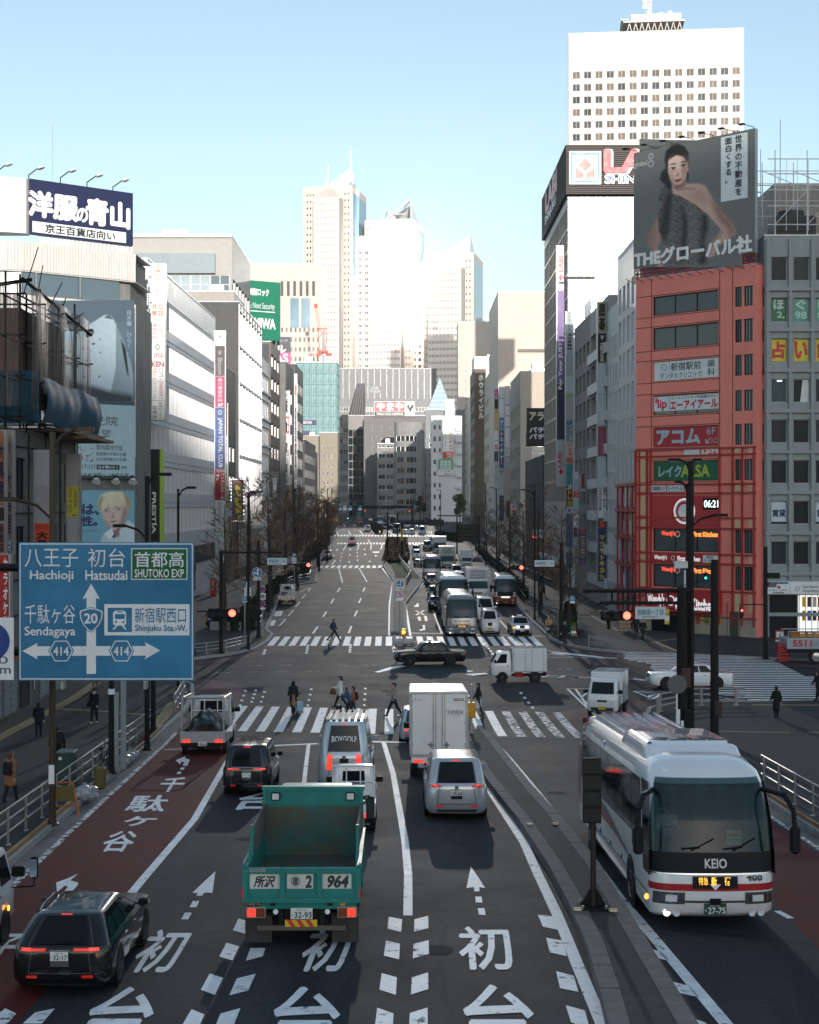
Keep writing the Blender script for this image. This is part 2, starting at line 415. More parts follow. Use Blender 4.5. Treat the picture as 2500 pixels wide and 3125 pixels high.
def stone_kerb(pts,w,h,m,L=1.0):
 """kerb in separate stones with thin joints"""
 mb=MB();p=densify(pts)
 for a,b in zip(p,p[1:]):
  d=(b-a);n=max(1,round(d.length/L))
  for i in range(n):
   s0=a+d*((i+.012)/n);s1=a+d*((i+.988)/n)
   kerb(mb,[s0,s1],w,h+random.uniform(-.006,.006),m)
 return mb
mb=stone_kerb(ml,.34,.255,KERBD,.8);struct(mb.bd('median_kerb'));mb=stone_kerb(mr,.34,.255,KERBD,.8);struct(mb.bd('median_kerb'))
fl=gp([(1170,1722),(1176,1738),(1202,1776),(1196,1845),(1196,1934)]);fr_=gp([(1238,1936),(1236,1845),(1290,1775),(1246,1722)])
pavement('traffic_island',fl+fr_,PAVE2,.2)
kb=MB();kerb(kb,fl,.3,.24,KERBL);kerb(kb,fr_,.3,.24,KERBL);struct(kb.bd('kerb'))
fm=gp([(1186,1690),(1190,1655),(1205,1640)]);fn=gp([(1228,1640),(1232,1660),(1240,1700)])
pavement('median',[fl[0]]+fm+fn+[fr_[-1]],PAVE,.2)
pavement('median',gp([(1160,1632),(1140,1608),(1120,1590),(1128,1590),(1152,1606),(1168,1630)]),PAVE,.2)
mb=MB();drape(mb,[gp([(1188,1723),(1202,1745),(1208,1768),(1282,1770),(1250,1726),(1240,1722)])],M('turf',(.085,.105,.035),.9,var=.5,vs=2.5,bump=1,bs=30),.23)
tag(mb.bd('grass'),kind='stuff')
def pch(name,poly,m,dz):
 mb=MB();drape(mb,[poly],m,dz);return struct(mb.bd(name))
pch('red_lane',gp([(-260,2985),(47,2700),(540,2234),(576,2200),(716,2230),(690,2331),(594,2500),(422,2702),(250,2890),(70,3105),(-200,3400)]),REDP,.004)
pch('red_lane',gp([(470,2083),(560,2080),(640,2074),(712,2082),(752,2105),(755,2130),(728,2158),(600,2162),(596,2120)]),PURP,.004)
pch('red_lane',gp([(560,2022),(620,2016),(750,1998),(813,1968),(930,1969),(900,1983),(780,2004),(690,2017),(560,2038)]),PURP,.004)
pch('red_lane',gp([(2372,2522),(2520,2618),(2700,2740),(2700,3060),(2500,2900),(2366,2762),(2290,2600),(2250,2440),(2330,2495)]),REDP,.004)
pch('red_lane',gp([(1800,1990),(1914,2000),(2060,2006),(2040,2012),(1900,2008),(1790,2000)]),PURP,.004)
pch('red_lane',gp([(1935,2138),(1990,2146),(2080,2152),(2010,2176),(1972,2190),(1930,2190),(1700,2200),(1660,2186),(1740,2165),(1800,2160)]),PURP,.004)
pch('red_lane',gp([(2330,2016),(2520,2024),(2520,2040),(2370,2030)]),PURP,.004)
pch('red_lane',gp([(1540,1842),(1570,1846),(1640,1930),(1668,1948),(1640,1944),(1556,1925)]),PURP,.004)
def crosswalk(y_near,y_far,x0_near,n,period,wpx,m,Yn=None,dirx=-.013,tilt=0.):
 mb=MB();Y0=gnd(1250,y_near).y;Y1=gnd(1250,y_far).y
 for i in range(n):
  px=x0_near+period*i;x=xat(px,Y0);w=wpx*Y0/F;t=tilt*i
  q=[Vector((x,Y0-t)),Vector((x+w,Y0-t)),Vector((x+w+dirx*(Y1-Y0),Y1-t)),Vector((x+dirx*(Y1-Y0),Y1-t))]
  drape(mb,[q],m if i<16 or m is not PAINT or period<50 else PAINTW,.008)
 return struct(mb.bd('crosswalk'))
crosswalk(2231,2155,669,20,56.2,28,PAINT,tilt=.14)
crosswalk(1971,1943,814,26,33.0,20,PAINT)
crosswalk(1733,1726,971,11,18.3,11,PAINT)
crosswalk(1661,1656,1028,34,10,6,PAINT)
crosswalk(1637,1632,1018,34,9.6,6,PAINT)
mb=MB()
Ya,Yb=gnd(1250,2152).y,gnd(1250,1998).y;nst=28
for i in range(nst):
 Y=Ya+(Yb-Ya)*i/(nst-1);f=i/(nst-1)
 xl=18.6-3.6*f+.4*math.sin(i);xr=24.4+1.0*f+(3 if i<14 else 0)
 drape(mb,[V2((xl,Y),(xr,Y-.3),(xr,Y+.16),(xl,Y+.46))],PAINT,.008)
struct(mb.bd('crosswalk'))
mb=MB();L=lambda pts,w=.15,m=PAINT,crop=None:line_on_ground(mb,gp(pts,crop),w,m)
L([(-200,2921),(47,2697),(300,2458),(540,2234)],.17,PAINTW)
L([(385,2746),(594,2500),(690,2331),(716,2290)],.22)
L([(942,2273),(934,2336),(926,2410)],.16)
L([(1171,2265),(1200,2362),(1223,2492),(1236,2565),(1246,2670),(1245,2795)],.2)
L([(1450,2330),(1500,2422),(1600,2574),(1644,2673),(1699,2788),(1760,2939),(1838,3125),(1870,3210)],.24)
L([(1490,2245),(1545,2305),(1600,2370),(1803,2621),(1892,2741),(2033,2908),(2215,3125),(2290,3210)],.24)
L([(2640,2680),(2500,2590),(2372,2506),(2250,2426)],.14,PAINTW)
L([(2372,2781),(2414,2804)],.16)
struct(mb.bd('lane_line'))
mb=MB()
L([(680,2283),(970,2270)],.4);L([(1134,2264),(1240,2266)],.4);L([(500,2288),(600,2285),(682,2283)],.3,PAINTW)
L([(1253,1932),(1360,1934),(1668,1942)],.35);L([(965,1736),(1166,1733)],.5)
struct(mb.bd('stop_line'))
mb=MB()
blk=lambda pts,crop,m=PAINT:drape(mb,[gp(pts,crop)],m,.008)
for q in([(1125,1148),(1203,1163),(1197,1238),(1117,1218)],[(1275,1163),(1355,1143),(1357,1215),(1272,1235)],[(1108,1288),(1190,1306),(1185,1398),(1096,1376)],[(1270,1308),(1358,1285),(1360,1366),(1266,1392)],[(1083,1478),(1172,1503),(1166,1606),(1070,1575)],[(1260,1503),(1355,1474),(1356,1572),(1254,1604)],[(1057,1681),(1152,1715),(1146,1850),(1040,1815)],[(1248,1712),(1352,1680),(1352,1812),(1240,1850)],[(245,1158),(303,1175),(300,1240),(282,1248),(212,1228)],[(175,1300),(250,1322),(210,1404),(133,1382)],[(77,1481),(155,1506),(107,1606),(24,1576)],[(-30,1690),(46,1720),(-10,1850),(-100,1810)],[(315,1332),(403,1330),(388,1380),(288,1406)],[(235,1510),(346,1482),(302,1580),(192,1608)],[(140,1715),(257,1683),(200,1830),(80,1860)]):blk(q,K6)
for q in([(80,1520),(170,1530),(197,1608),(110,1590)],[(128,1655),(225,1672),(250,1763),(150,1740)],[(187,1850),(290,1878),(318,1972),(210,1950)],[(243,2050),(355,2080),(385,2190),(275,2150)],[(710,1712),(800,1735),(860,1795),(750,1765)],[(815,1900),(965,1935),(1030,2005),(850,1965)],[(930,2112),(1060,2150),(1130,2225),(960,2180)]):blk(q,KR)
for q in([(-20,1290),(35,1248),(107,1282),(50,1345),(-20,1370)],[(230,1275),(362,1248),(275,1348),(150,1348)]):blk(q,KA)
struct(mb.bd('lane_marking'))
mb=MB()
for ctr,lst in(((0,0),[(368,1253,1360),(445,1250,1335),(510,1262,1370),(862,1240,1362),(1270,1235,1360),(1680,1235,1260),(515,945,975),(838,912,965),(1158,907,958),(1485,912,955)],),):
 for x,y0,y1 in lst:
  n=4
  for i in range(n):
   yy=y0+(y1-y0)*i/(n-1)if n>1 else y0;s=(yy-900)*.03
   xx=x+(x-1450)*(yy-y0)*.00035
   blk([(xx-9,yy-5),(xx+9,yy-5),(xx+10,yy+7),(xx-10,yy+7)],K5)
for(x,y)in((545,1255),(563,1290),(580,1325),(600,1360),(960,1270),(988,1306),(1018,1342),(1048,1380),(1080,1418),(700,915),(716,935),(732,955),(748,975),(140,905),(1,940)):
 blk([(x-13,y-7),(x+9,y-7),(x+16,y+7),(x-6,y+7)],K2)
for p0,p1 in(((0,1068),(70,1071)),((173,1068),(285,1066)),((388,1065),(498,1062)),((606,1062),(715,1060)),((1035,1058),(1145,1060)),((1255,1059),(1360,1061)),((137,1118),(252,1115)),((360,1115),(470,1110)),((585,1110),(700,1108)),((815,1110),(925,1108)),((0,1122),(30,1121))):L([p0,p1],.1,PAINTW,K5)
for p0,p1 in(((1235,1088),(1345,1090)),((1458,1098),(1568,1100)),((1678,1106),(1725,1107))):L([p0,p1],.1,PAINTW,K2)
for p0,p1 in(((1070,335),(1098,440)),((1222,330),(1282,433))):L([p0,p1],.17,PAINT,K5)
for p0,p1 in(((1078,480),(1058,512)),((1265,476),(1252,507)),((1032,560),(1010,597)),((1237,556),(1220,592)),((978,657),(950,697)),((1207,650),(1188,693)),((910,770),(874,823)),((1165,766),(1144,820))):L([p0,p1],.17,PAINT,K5)
for p0,p1 in(((845,478),(780,508)),((860,478),(838,505)),((780,528),(822,527)),((822,527),(790,560)),((735,584),(778,583)),((778,583),(745,622)),((600,648),(730,645)),((730,645),(690,690)),((540,718),(670,714)),((670,714),(622,765)),((500,766),(622,765)),((565,690),(690,690))):L([p0,p1],.12,PAINT,K5)
for k,(x,y)in enumerate(((600,672),(545,742))):
 for j in range(5):L([(x-28+j*14,y+20),(x-8+j*14,y-20)],.16,PAINT,K5)
for p0,p1 in(((560,595),(555,605)),((555,625),(552,637)),((546,658),(543,672)),((690,588),(690,600)),((691,620),(692,632)),((694,655),(695,668)),((598,525),(568,574)),((708,520),(690,572)),((502,660),(466,700)),((513,408),(518,438)),((614,405),(632,435)),((712,400),(740,434)),((800,390),(868,450)),((570,345),(584,362)),((660,345),(678,366)),((1105,530),(1148,694)),((962,405),(1040,455)),((815,520),(808,570)),((912,515),(898,566)),((785,480),(812,515)),((1012,490),(1010,565)),((1562,615),(1590,645)),((1075,420),(1200,440)),((1200,385),(1290,440))):L([p0,p1],.22,PAINT,KZ)
blk([(822,584),(887,584),(880,596),(830,597)],KZ);blk([(843,615),(867,615),(853,630)],KZ)
for x,y in((515,570),(625,613),(760,610),(630,566),(755,564),(800,670),(620,675),(480,618)):blk([(x-12,y+3),(x,y-8),(x+12,y+3),(x+3,y+3),(x+3,y+8),(x-3,y+8),(x-3,y+3)],KZ)
L([(1400,300),(1392,325),(1478,432),(1452,600),(1450,835)],.2,PAINT,K5)
L([(1588,300),(1712,432),(1568,590),(1608,838)],.2,PAINT,K5)
L([(280,595),(368,820)],.2,YELLOWP,K2);L([(800,720),(900,830)],.2,YELLOWP,K2);L([(880,830),(990,920)],.2,PAINT,K2)
blk([(155,615),(178,606),(176,597),(192,597),(192,622),(172,620),(170,624)],K2);blk([(192,795),(225,786),(222,760),(238,758),(242,796),(215,798),(212,803)],K2)
L([(172,652),(235,682)],.22,YELLOWP,K2);L([(232,648),(175,683)],.22,YELLOWP,K2)
L([(195,705),(200,726),(250,728),(242,690)],.25,YELLOWP,K2);blk([(178,706),(196,692),(214,704)],K2,YELLOWP)
blk([(1335,1112),(1495,1064),(1578,1066),(1370,1116)],K5)
for q in([(540,1128),(690,1118),(720,1124),(600,1138)],[(545,1098),(610,1104),(560,1112)],[(1085,1140),(1180,1136),(1130,1152)],[(1145,955),(1490,990),(1700,1008),(1640,1012),(1145,965)],[(975,905),(1080,940),(1300,985),(1200,975),(985,920)],[(1240,1150),(1360,1140),(1420,1150),(1350,1160),(1345,1150),(1240,1156)]):blk(q,K2)
L([(1145,950),(1660,1008)],.15,PAINT,K2);L([(1145,1000),(1660,1008)],.15,PAINT,K2);L([(1145,975),(1400,1002)],.15,PAINTW,K2);L([(1090,1148),(1725,1160)],.12,PAINT,K2)
for p0,p1 in(((252,196),(395,330)),((252,196),(385,197)),((395,330),(300,196)),((330,250),(380,210)),((360,285),(392,250)),((640,210),(790,225)),((790,225),(725,258)),((640,210),(725,245))):L([p0,p1],.14,PAINT,KR)
blk([(725,235),(805,226),(770,256),(728,258)],KR)
for p0,p1 in(((193,78),(280,83)),((367,85),(452,90)),((540,93),(630,96)),((720,99),(800,101))):L([p0,p1],.1,PAINTW,KR)
L([(95,115),(860,150)],.13,PAINT,KR);blk([(220,118),(335,126),(300,133),(215,126)],KR);blk([(640,135),(735,146),(690,148),(640,142)],KR)
L([(640,208),(1010,222),(1370,283)],.13,PAINTW,KR)
struct(mb.bd('road_marking'))
for cx,cy,r_ in((1330,2900,.35),(1010,2240,.35),(900,2075,.35),(1460,2060,.4),(760,2560,.33),(1180,2110,.35),(1700,2420,.35),(2050,2230,.35),(1340,1960,.35),(1000,1880,.4)):
 c=gnd(cx,cy).to_2d();h_=MB();drape(h_,[[c+Vector((r_*math.cos(a*math.pi/9),r_*math.sin(a*math.pi/9)))for a in range(18)]],M('cast_iron',(.022,.021,.02),.8,var=.4,vs=20,spec=.12),.006);struct(h_.bd('manhole_cover'))
mb=MB()
blk([(1418,345),(1398,488),(1345,485),(1330,507),(1293,507),(1300,488),(1265,488)],KA);blk([(1270,540),(1312,540),(1292,582),(1247,582)],KA);blk([(1217,618),(1262,618),(1238,662),(1192,662)],KA)
blk([(515,360),(462,405),(515,420),(512,436),(465,490),(415,490),(447,445),(425,440),(375,484),(370,420),(450,390)],KA)
blk([(1605,853),(1689,980),(1655,975),(1655,1000),(1625,1000),(1622,976),(1579,981)],K6);blk([(1630,1030),(1668,1030),(1673,1066),(1634,1064)],K6);blk([(1645,1098),(1684,1098),(1692,1138),(1652,1136)],K6)
blk([(1395,512),(1390,528),(1428,540),(1408,586),(1372,585),(1388,558),(1363,555),(1356,575),(1320,545)],K4);blk([(1362,598),(1390,598),(1382,615),(1352,615)],K4);blk([(1337,630),(1364,630),(1358,648),(1328,648)],K4)
struct(mb.bd('road_arrow'))
mb=MB()
for t,bl,br,tl,crop in(('千',(1170,780),(1350,780),(1245,675),K4),('駄',(935,930),(1225,930),(1010,810),K4),('ヶ',(910,1038),(1147,1038),(960,968),K4),('谷',(735,1230),(965,1230),(842,1080),K4),('初',(830,1008),(1120,1008),(1010,735),KA),('台',(420,1530),(870,1530),(700,1113),KA),('初',(580,1465),(850,1465),(690,1210),K6),('台',(420,1960),(830,1960),(480,1560),K6),('初',(1548,1455),(1862,1455),(1533,1210),K6),('台',(1556,1960),(1990,1960),(1575,1552),K6),('台',(205,520),(500,520),(285,418),K6),('子',(-150,940),(65,940),(-15,760),KA)):
 ground_text(mb,t,bl,br,tl,PAINT,.02,crop)
struct(mb.bd('road_lettering'))
mb=MB()
def tact(pts,w,crop):line_on_ground(mb,gp(pts,crop),w,TACT,.156)
tact([(-60,425),(130,325),(345,210),(560,95),(720,-20)],.6,K4);tact([(430,178),(760,195),(1180,232)],.35,K4)
drape(mb,[gp([(1270,125),(1365,125),(1205,318),(1125,318)],K4)],TACT,.156)
tact([(1215,1380),(1725,1382)],.35,KS);tact([(800,1580),(1505,1592)],.3,KS);tact([(1640,1590),(1800,1594)],.3,KS)
tact([(455,905),(690,870)],.35,KS);tact([(490,900),(660,970)],.35,KS);tact([(0,690),(250,835)],.35,KS)
struct(mb.bd('tactile_paving'))
# ================================================================== BUILDINGS
class Bld:
 """a building on a rectangular plan; local origin = front left corner at street level, front faces the camera"""
 SIDES=('front','left','right','back')
 def __init__(s,label,x0,y0,w,d,h,wall,rz=0.,z0=-.3,name='building',group=None,cat='building'):
  s.rut=thg(name,label,cat,(x0,y0,z0),rz,group);s.w,s.d,s.h,s.wall=w,d,h,wall
  s.mb=MB();s.done=set();s.nwin=0;s.extra=None;s.cache={}
 def lp(s,side,u,v,dd=0.):
  if side=='front':return Vector((u,-dd,v))
  if side=='left':return Vector((-dd,u,v))
  if side=='right':return Vector((s.w+dd,u,v))
  return Vector((u,s.d+dd,v))
 def length(s,side):return s.w if side in('front','back')else s.d
 def fr(s,side,u0=0.,v1=None,w=None,h=None):
  """face frame in WORLD space with v downwards, reading left to right as seen from outside"""
  w=s.length(side)if w is None else w;v1=s.h if v1 is None else v1;h=v1 if h is None else h
  M_=Matrix.Translation(s.rut.location)@Matrix.Rotation(s.rut.rotation_euler.z,4,'Z')
  if side=='left':o=s.lp(side,u0+w,v1);u=Vector((0,-1,0));n=Vector((-1,0,0))
  elif side=='right':o=s.lp(side,u0,v1);u=Vector((0,1,0));n=Vector((1,0,0))
  else:o=s.lp(side,u0,v1);u=Vector((1,0,0));n=Vector((0,-1,0))
  f=Fr(o,u,n,w,h);f.world=M_;return f
 def bar(s,side,u0,u1,v0,v1,d0,d1,m,mb=None):
  a=s.lp(side,u0,v0,d0);b=s.lp(side,u1,v1,d1)
  (mb or s.mb).box(min(a.x,b.x),max(a.x,b.x),min(a.y,b.y),max(a.y,b.y),min(a.z,b.z),max(a.z,b.z),m)
 def face(s,side,cols=(),rows=(),glass=WDK,depth=.25,wall=None,frame=None,mull=1,fin=0.,trans=False,cap=100,skip=None,wname='window',bars=0,only_mass=False):
  L=s.length(side);wall=wall or s.wall
  ub=sorted({0.,L}|{c for q in cols for c in q});vb=sorted({0.,s.h}|{c for q in rows for c in q})
  hole=set()
  for i,(a,b)in enumerate(zip(ub,ub[1:])):
   for j,(c,d)in enumerate(zip(vb,vb[1:])):
    um,vm=(a+b)/2,(c+d)/2
    if any(q[0]<um<q[1]for q in cols)and any(q[0]<vm<q[1]for q in rows)and not(skip and skip(um,vm)):hole.add((i,j))
  for j in range(len(vb)-1):
   i=0
   while i<len(ub)-1:
    if(i,j)in hole:i+=1;continue
    k=i
    while k<len(ub)-1 and(k,j)not in hole:k+=1
    s.mb.face([s.lp(side,ub[i],vb[j]),s.lp(side,ub[k],vb[j]),s.lp(side,ub[k],vb[j+1]),s.lp(side,ub[i],vb[j+1])],wall);i=k
  for(i,j)in hole:
   a,b,c,d=ub[i],ub[i+1],vb[j],vb[j+1];P=lambda u,v,dd:s.lp(side,u,v,dd)
   for q in(((a,c),(b,c)),((b,c),(b,d)),((b,d),(a,d)),((a,d),(a,c))):
    s.mb.face([P(*q[0],0),P(*q[1],0),P(*q[1],-depth-.02),P(*q[0],-depth-.02)],wall)
  frame=frame or SL
  for(i,j)in sorted(hole,key=lambda q:(-q[1],q[0])):
   a,b,c,d=ub[i],ub[i+1],vb[j],vb[j+1];w,h=b-a,d-c;key=(round(w,2),round(h,2),glass.name,mull,fin,frame.name,bars)
   if key not in s.cache:
    m=MB();m.face([(0,0,0),(w,0,0),(w,0,h),(0,0,h)],glass);t=min(.07,w*.06)
    for q in((0,t,0,h),(w-t,w,0,h),(t,w-t,0,t),(t,w-t,h-t,h)):m.box(q[0],q[1],-.07,-.004,q[2],q[3],frame)
    for k in range(1,mull+1):
     x=w*k/(mull+1);f=fin or .06;m.box(x-t*.5,x+t*.5,-f,-.003,t,h-t,frame)
    for k in range(1,bars+1):
     z=h*k/(bars+1);m.box(t,w-t,-.05,-.005,z-t*.4,z+t*.4,frame)
    if fin:m.box(-.04,.04,-fin,0,0,h,frame)
    s.cache[key]=m
   if s.nwin<cap:
    ck=('mesh',)+key
    if ck not in s.cache:
     o=s.cache[key].bd(wname,s.rut);s.cache[ck]=o.data
    else:o=link(s.cache[ck],wname,s.rut)
    T=s.place(side,a,b,c,-depth);o.location,o.rotation_euler=T[0],(0,0,T[1])
    s.nwin+=1
   else:
    if s.extra is None:s.extra=MB()
    T=s.place(side,a,b,c,-depth);Mx=Matrix.Translation(T[0])@Matrix.Rotation(T[1],4,'Z');q=s.cache[key]
    i0=len(s.extra.v);s.extra.v.extend([tuple(Mx@Vector(v))for v in q.v])
    for f,mi in zip(q.f,q.mi):s.extra.f.append(tuple(i0+z for z in f));s.extra.mi.append(s.extra.mid(q.mats[mi]));s.extra.sm.append(False)
  s.done.add(side);return s
 def place(s,side,a,b,c,d):
  if side=='front':return s.lp(side,a,c,d),0.
  if side=='left':return s.lp(side,b,c,d),-math.pi/2
  if side=='right':return s.lp(side,a,c,d),math.pi/2
  return s.lp(side,b,c,d),math.pi
 def fsh(s,parapet=.9,roofm=None,plant=0):
  for sd in s.SIDES:
   if sd not in s.done:s.face(sd)
  w,d,h=s.w,s.d,s.h;hr=h-parapet
  s.mb.bd('wall',s.rut)
  r=MB();rm=roofm or GUTTER;t=.25
  r.face([(0,0,hr),(w,0,hr),(w,d,hr),(0,d,hr)],rm)
  for q in((0,w,0,t),(0,w,d-t,d),(0,t,t,d-t),(w-t,w,t,d-t)):
   x0,x1,y0,y1=q;r.box(x0+.005,x1-.005,y0+.005,y1-.005,hr,h-.004,s.wall);r.box(x0-.04,x1+.04,y0-.04,y1+.04,h,h+.08,SL)
  rnd=random.Random(int(abs(s.rut.location.x*7+s.rut.location.y*13)))
  for k in range(plant):
   px,py=rnd.uniform(.1,.7)*w,rnd.uniform(.05,.7)*d;a,b,c=rnd.uniform(1.5,min(5,w*.3)),rnd.uniform(1.5,4),rnd.uniform(1.2,3.2)
   r.box(px,px+a,py,py+b,hr+.02,hr+c,OFFW if k%2 else SL)
  r.bd('roof',s.rut)
  if s.extra is not None:tag(s.extra.bd('window',s.rut),kind='stuff')
  return s
def even(n,L,frac,m0=0.,m1=0.):
 p=(L-m0-m1)/n;return[(m0+p*i+p*(1-frac)/2,m0+p*i+p*(1+frac)/2)for i in range(n)]
def put_on(b,side,u0,v1,w,h,bd):
 """build(mb, frame) writes onto a building face, in the building's own space"""
 f=b.fr(side,u0,v1,w,h);mb=MB();bd(mb,f);return mb
CONC=M('grey_concrete',(.22,.22,.21),.8,var=.15,vs=.5,streak=.3)
CONCM=M('mid_grey_concrete',(.3,.3,.295),.8,var=.15,vs=.5,streak=.3);APT=M('pale_grey_tile',(.62,.65,.67),.5,var=.06,streak=.15)
CONCD=M('dark_concrete',(.1,.1,.1),.8,var=.15,vs=.5,streak=.3)
WTILE=M('white_tile',(.68,.7,.72),.45,var=.06,vs=.6,streak=.12)
BEIGE=M('beige_tile',(.42,.36,.29),.7,var=.1,vs=.5,streak=.15)
PINKB=M('pale_pink_tile',(.64,.54,.47),.65,var=.08,vs=.5,streak=.1)
BROWN=M('brown_tile',(.16,.115,.075),.65,var=.12,vs=.8)
GREYG=M('grey_metal_cladding',(.15,.16,.168),.45,var=.15,vs=.3,streak=.2)
DARKW=M('charcoal_cladding',(.02,.024,.026),.5,var=.2)
TOWERW=M('pale_granite_panels',(.57,.5,.45),.6,var=.05,vs=.2);TOWERY=M('white_stone_bay',(.74,.71,.68),.5,var=.03,vs=.2)
TOWERB=M('tower_blue_glass',(.12,.24,.32),.2,var=.2,vs=.1)
TOWERS=M('tower_spandrel_glass',(.42,.4,.39),.25,var=.1,vs=.1)
CORR=M('white_corrugated_metal',(.62,.6,.57),.45,var=.06,vs=2,streak=.1)
# ---- white office with rows of deep windows
b=Bld('long white office building with six rows of finned windows beyond the crossing',-48,146,22.7,47,34.9,WTILE,rz=-.0102)
b.face('front',[(1.5,4.5)],[(4,6.5)])
b.face('right',even(16,47,.985,.5,.6),[(z+.3,z2+.3)for z,z2 in((28.9,31.6),(24.6,27.4),(20.3,23.1),(16.2,18.8),(12,14.7),(7.8,10.5))],WIN_BLUE,.42,frame=WHITE,mull=2,fin=.4)
b.bar('right',.3,46.5,4.3,6.3,.003,.12,DARKW);b.bar('right',1,30,1.2,4,.003,.05,CONCD)
for z in(11.4,15.6,19.7,23.9,28.2,32.2):b.bar('right',.02,46.98,z-.05,z+.05,.003,.06,OFFW)
for z in range(4,34,3):b.bar('front',.02,22.6,z,z+.04,-.01,.006,GUTTER)
b.fsh(1.2,plant=3)
# ---- rounded corner store with corrugated bands
CP=[(-58,127.2),(-36,127.2),(-34.2,127.35),(-32.9,127.8),(-31.8,128.5),(-24.4,134.4),(-24.2,141),(-58,141)]
def plan_prism(mb,pts,z0,z1,m,top=True):
 k=len(pts);v=[(x,y,z0)for x,y in pts]+[(x,y,z1)for x,y in pts]
 f=[(i,(i+1)%k,k+(i+1)%k,k+i)for i in range(k)]+([tuple(range(k,2*k)),tuple(range(k-1,-1,-1))]if top else[])
 mb.mesh(v,f,m)
def corrugate(mb,pts,z0,z1,m,pitch=.22,amp=.07):
 for a,c in zip(pts,pts[1:]):
  a,c=Vector(a),Vector(c);d=c-a;n=max(1,int(d.length/pitch));d.normalize();nn=Vector((d.y,-d.x));st=(c-a).length/n
  for i in range(n):
   p=a+d*(st*i);q=[p,p+d*st*.3+nn*amp,p+d*st*.7+nn*amp,p+d*st]
   for e,g_ in zip(q,q[1:]):mb.face([(e.x,e.y,z0),(g_.x,g_.y,z0),(g_.x,g_.y,z1),(e.x,e.y,z1)],m)
t=thg('corner_store','rounded corner store building with white corrugated bands and a ribbon of windows','building',(-40,134,0))
def shift(mb,o):
 mb.v=[(x-o[0],y-o[1],z-o[2])for x,y,z in mb.v];return mb
mb=MB();plan_prism(mb,CP,-.3,28.7,CONC);plan_prism(mb,[(x-.6 if x>-30 else x,y+.5)for x,y in CP],28.7,33.0,CONC)
corrugate(mb,CP[:6],15,28.6,CORR);shift(mb,(-40,134,0)).bd('wall',t)
mb=MB();corrugate(mb,CP[:6],30.7,33.1,CORR,.26,.1);plan_prism(mb,CP,33.1,33.16,CORR);plan_prism(mb,CP,30.6,30.68,CORR);shift(mb,(-40,134,0)).bd('corrugated_band',t)
for i,(a,c)in enumerate([(CP[0],(-52,127.2)),((-52,127.2),(-46,127.2)),((-46,127.2),(-41,127.2)),((-41,127.2),(-37.6,127.2)),((-37.6,127.2),CP[1]),(CP[1],CP[3]),(CP[3],CP[4]),(CP[4],(-28.6,131.05)),((-28.6,131.05),(-25.6,133.45))]):
 m=MB();a,c=Vector(a),Vector(c);d=(c-a).normalized();nn=Vector((d.y,-d.x));a2,c2=a-nn*.25,c-nn*.25
 m.face([(a2.x,a2.y,28.75),(c2.x,c2.y,28.75),(c2.x,c2.y,30.6),(a2.x,a2.y,30.6)],WIN_BLUE if i>4 else WDK)
 m.tub((a.x,a.y,28.75),(a.x,a.y,30.6),.09,SL,n=6);shift(m,(-40,134,0)).bd('window',t)
mb=MB()
for i in range(24):
 f=i/23;p=Vector((-31.6,128.9)).lerp(Vector((-24.8,134.3)),f);mb.box(p.x-.08,p.x+.08,p.y,p.y+.3,33.16,33.8,SL)
shift(mb,(-40,134,0)).bd('sign_support',t)
# ---- near left row behind the scaffold
b=Bld('weathered grey panelled shop building beside the near pavement',-46,57,26,34,14.6,M('stained_grey_panels',(.16,.155,.145),.7,var=.25,vs=.6,streak=.5),z0=0,name='shop_building')
b.face('front');b.face('right',even(9,34,.5,1,1),[(10.9,13.2),(7.4,9.7)],WDK,.18,frame=DS)
for i in range(10):b.bar('right',i*3.6+.4,i*3.6+.52,.3,14.5,.003,.05,DS)
for z in(3.6,5.2,7,10.4,13.8):b.bar('right',.02,33.9,z-.08,z,.004,.09,DS)
for i,(u,w)in enumerate(((14.5,2.2),(17.2,2.4),(20.3,1.6),(24.5,2.5),(28,2.4))):
 m=MB();mt=sol('8f959a',.4)if i!=2 else sol('24282b',.3)
 for k in range(16 if i!=2 else 1):
  b.bar('right',u,u+w,.35+k*.17,.35+(k+.86)*.17 if i!=2 else 3.0,.01,.05+.02*(k%2),mt,m)
 m.bd('shutter' if i!=2 else 'door',b.rut)
m=MB()
for i,cx in enumerate(('d9dadb','c33b2c','e8e4da','4a6ea8','dcd2b0','e9e9e9','b8b8b8','d8c440')):
 b.bar('right',23.0+.16*i+(1.2 if i>3 else 0),23.12+.16*i+(1.2 if i>3 else 0),1.0+.2*(i%3),2.1+.3*(i%2),.06,.08,sol(cx),m)
m.bd('poster',b.rut)
m=MB();b.bar('right',10,24,3.3,3.5,0.01,.9,sol('b8401c'),m);b.bar('right',24.5,33.8,3.2,3.45,.01,.7,DS,m);m.bd('awning',b.rut)
b.fsh(.5,plant=2)
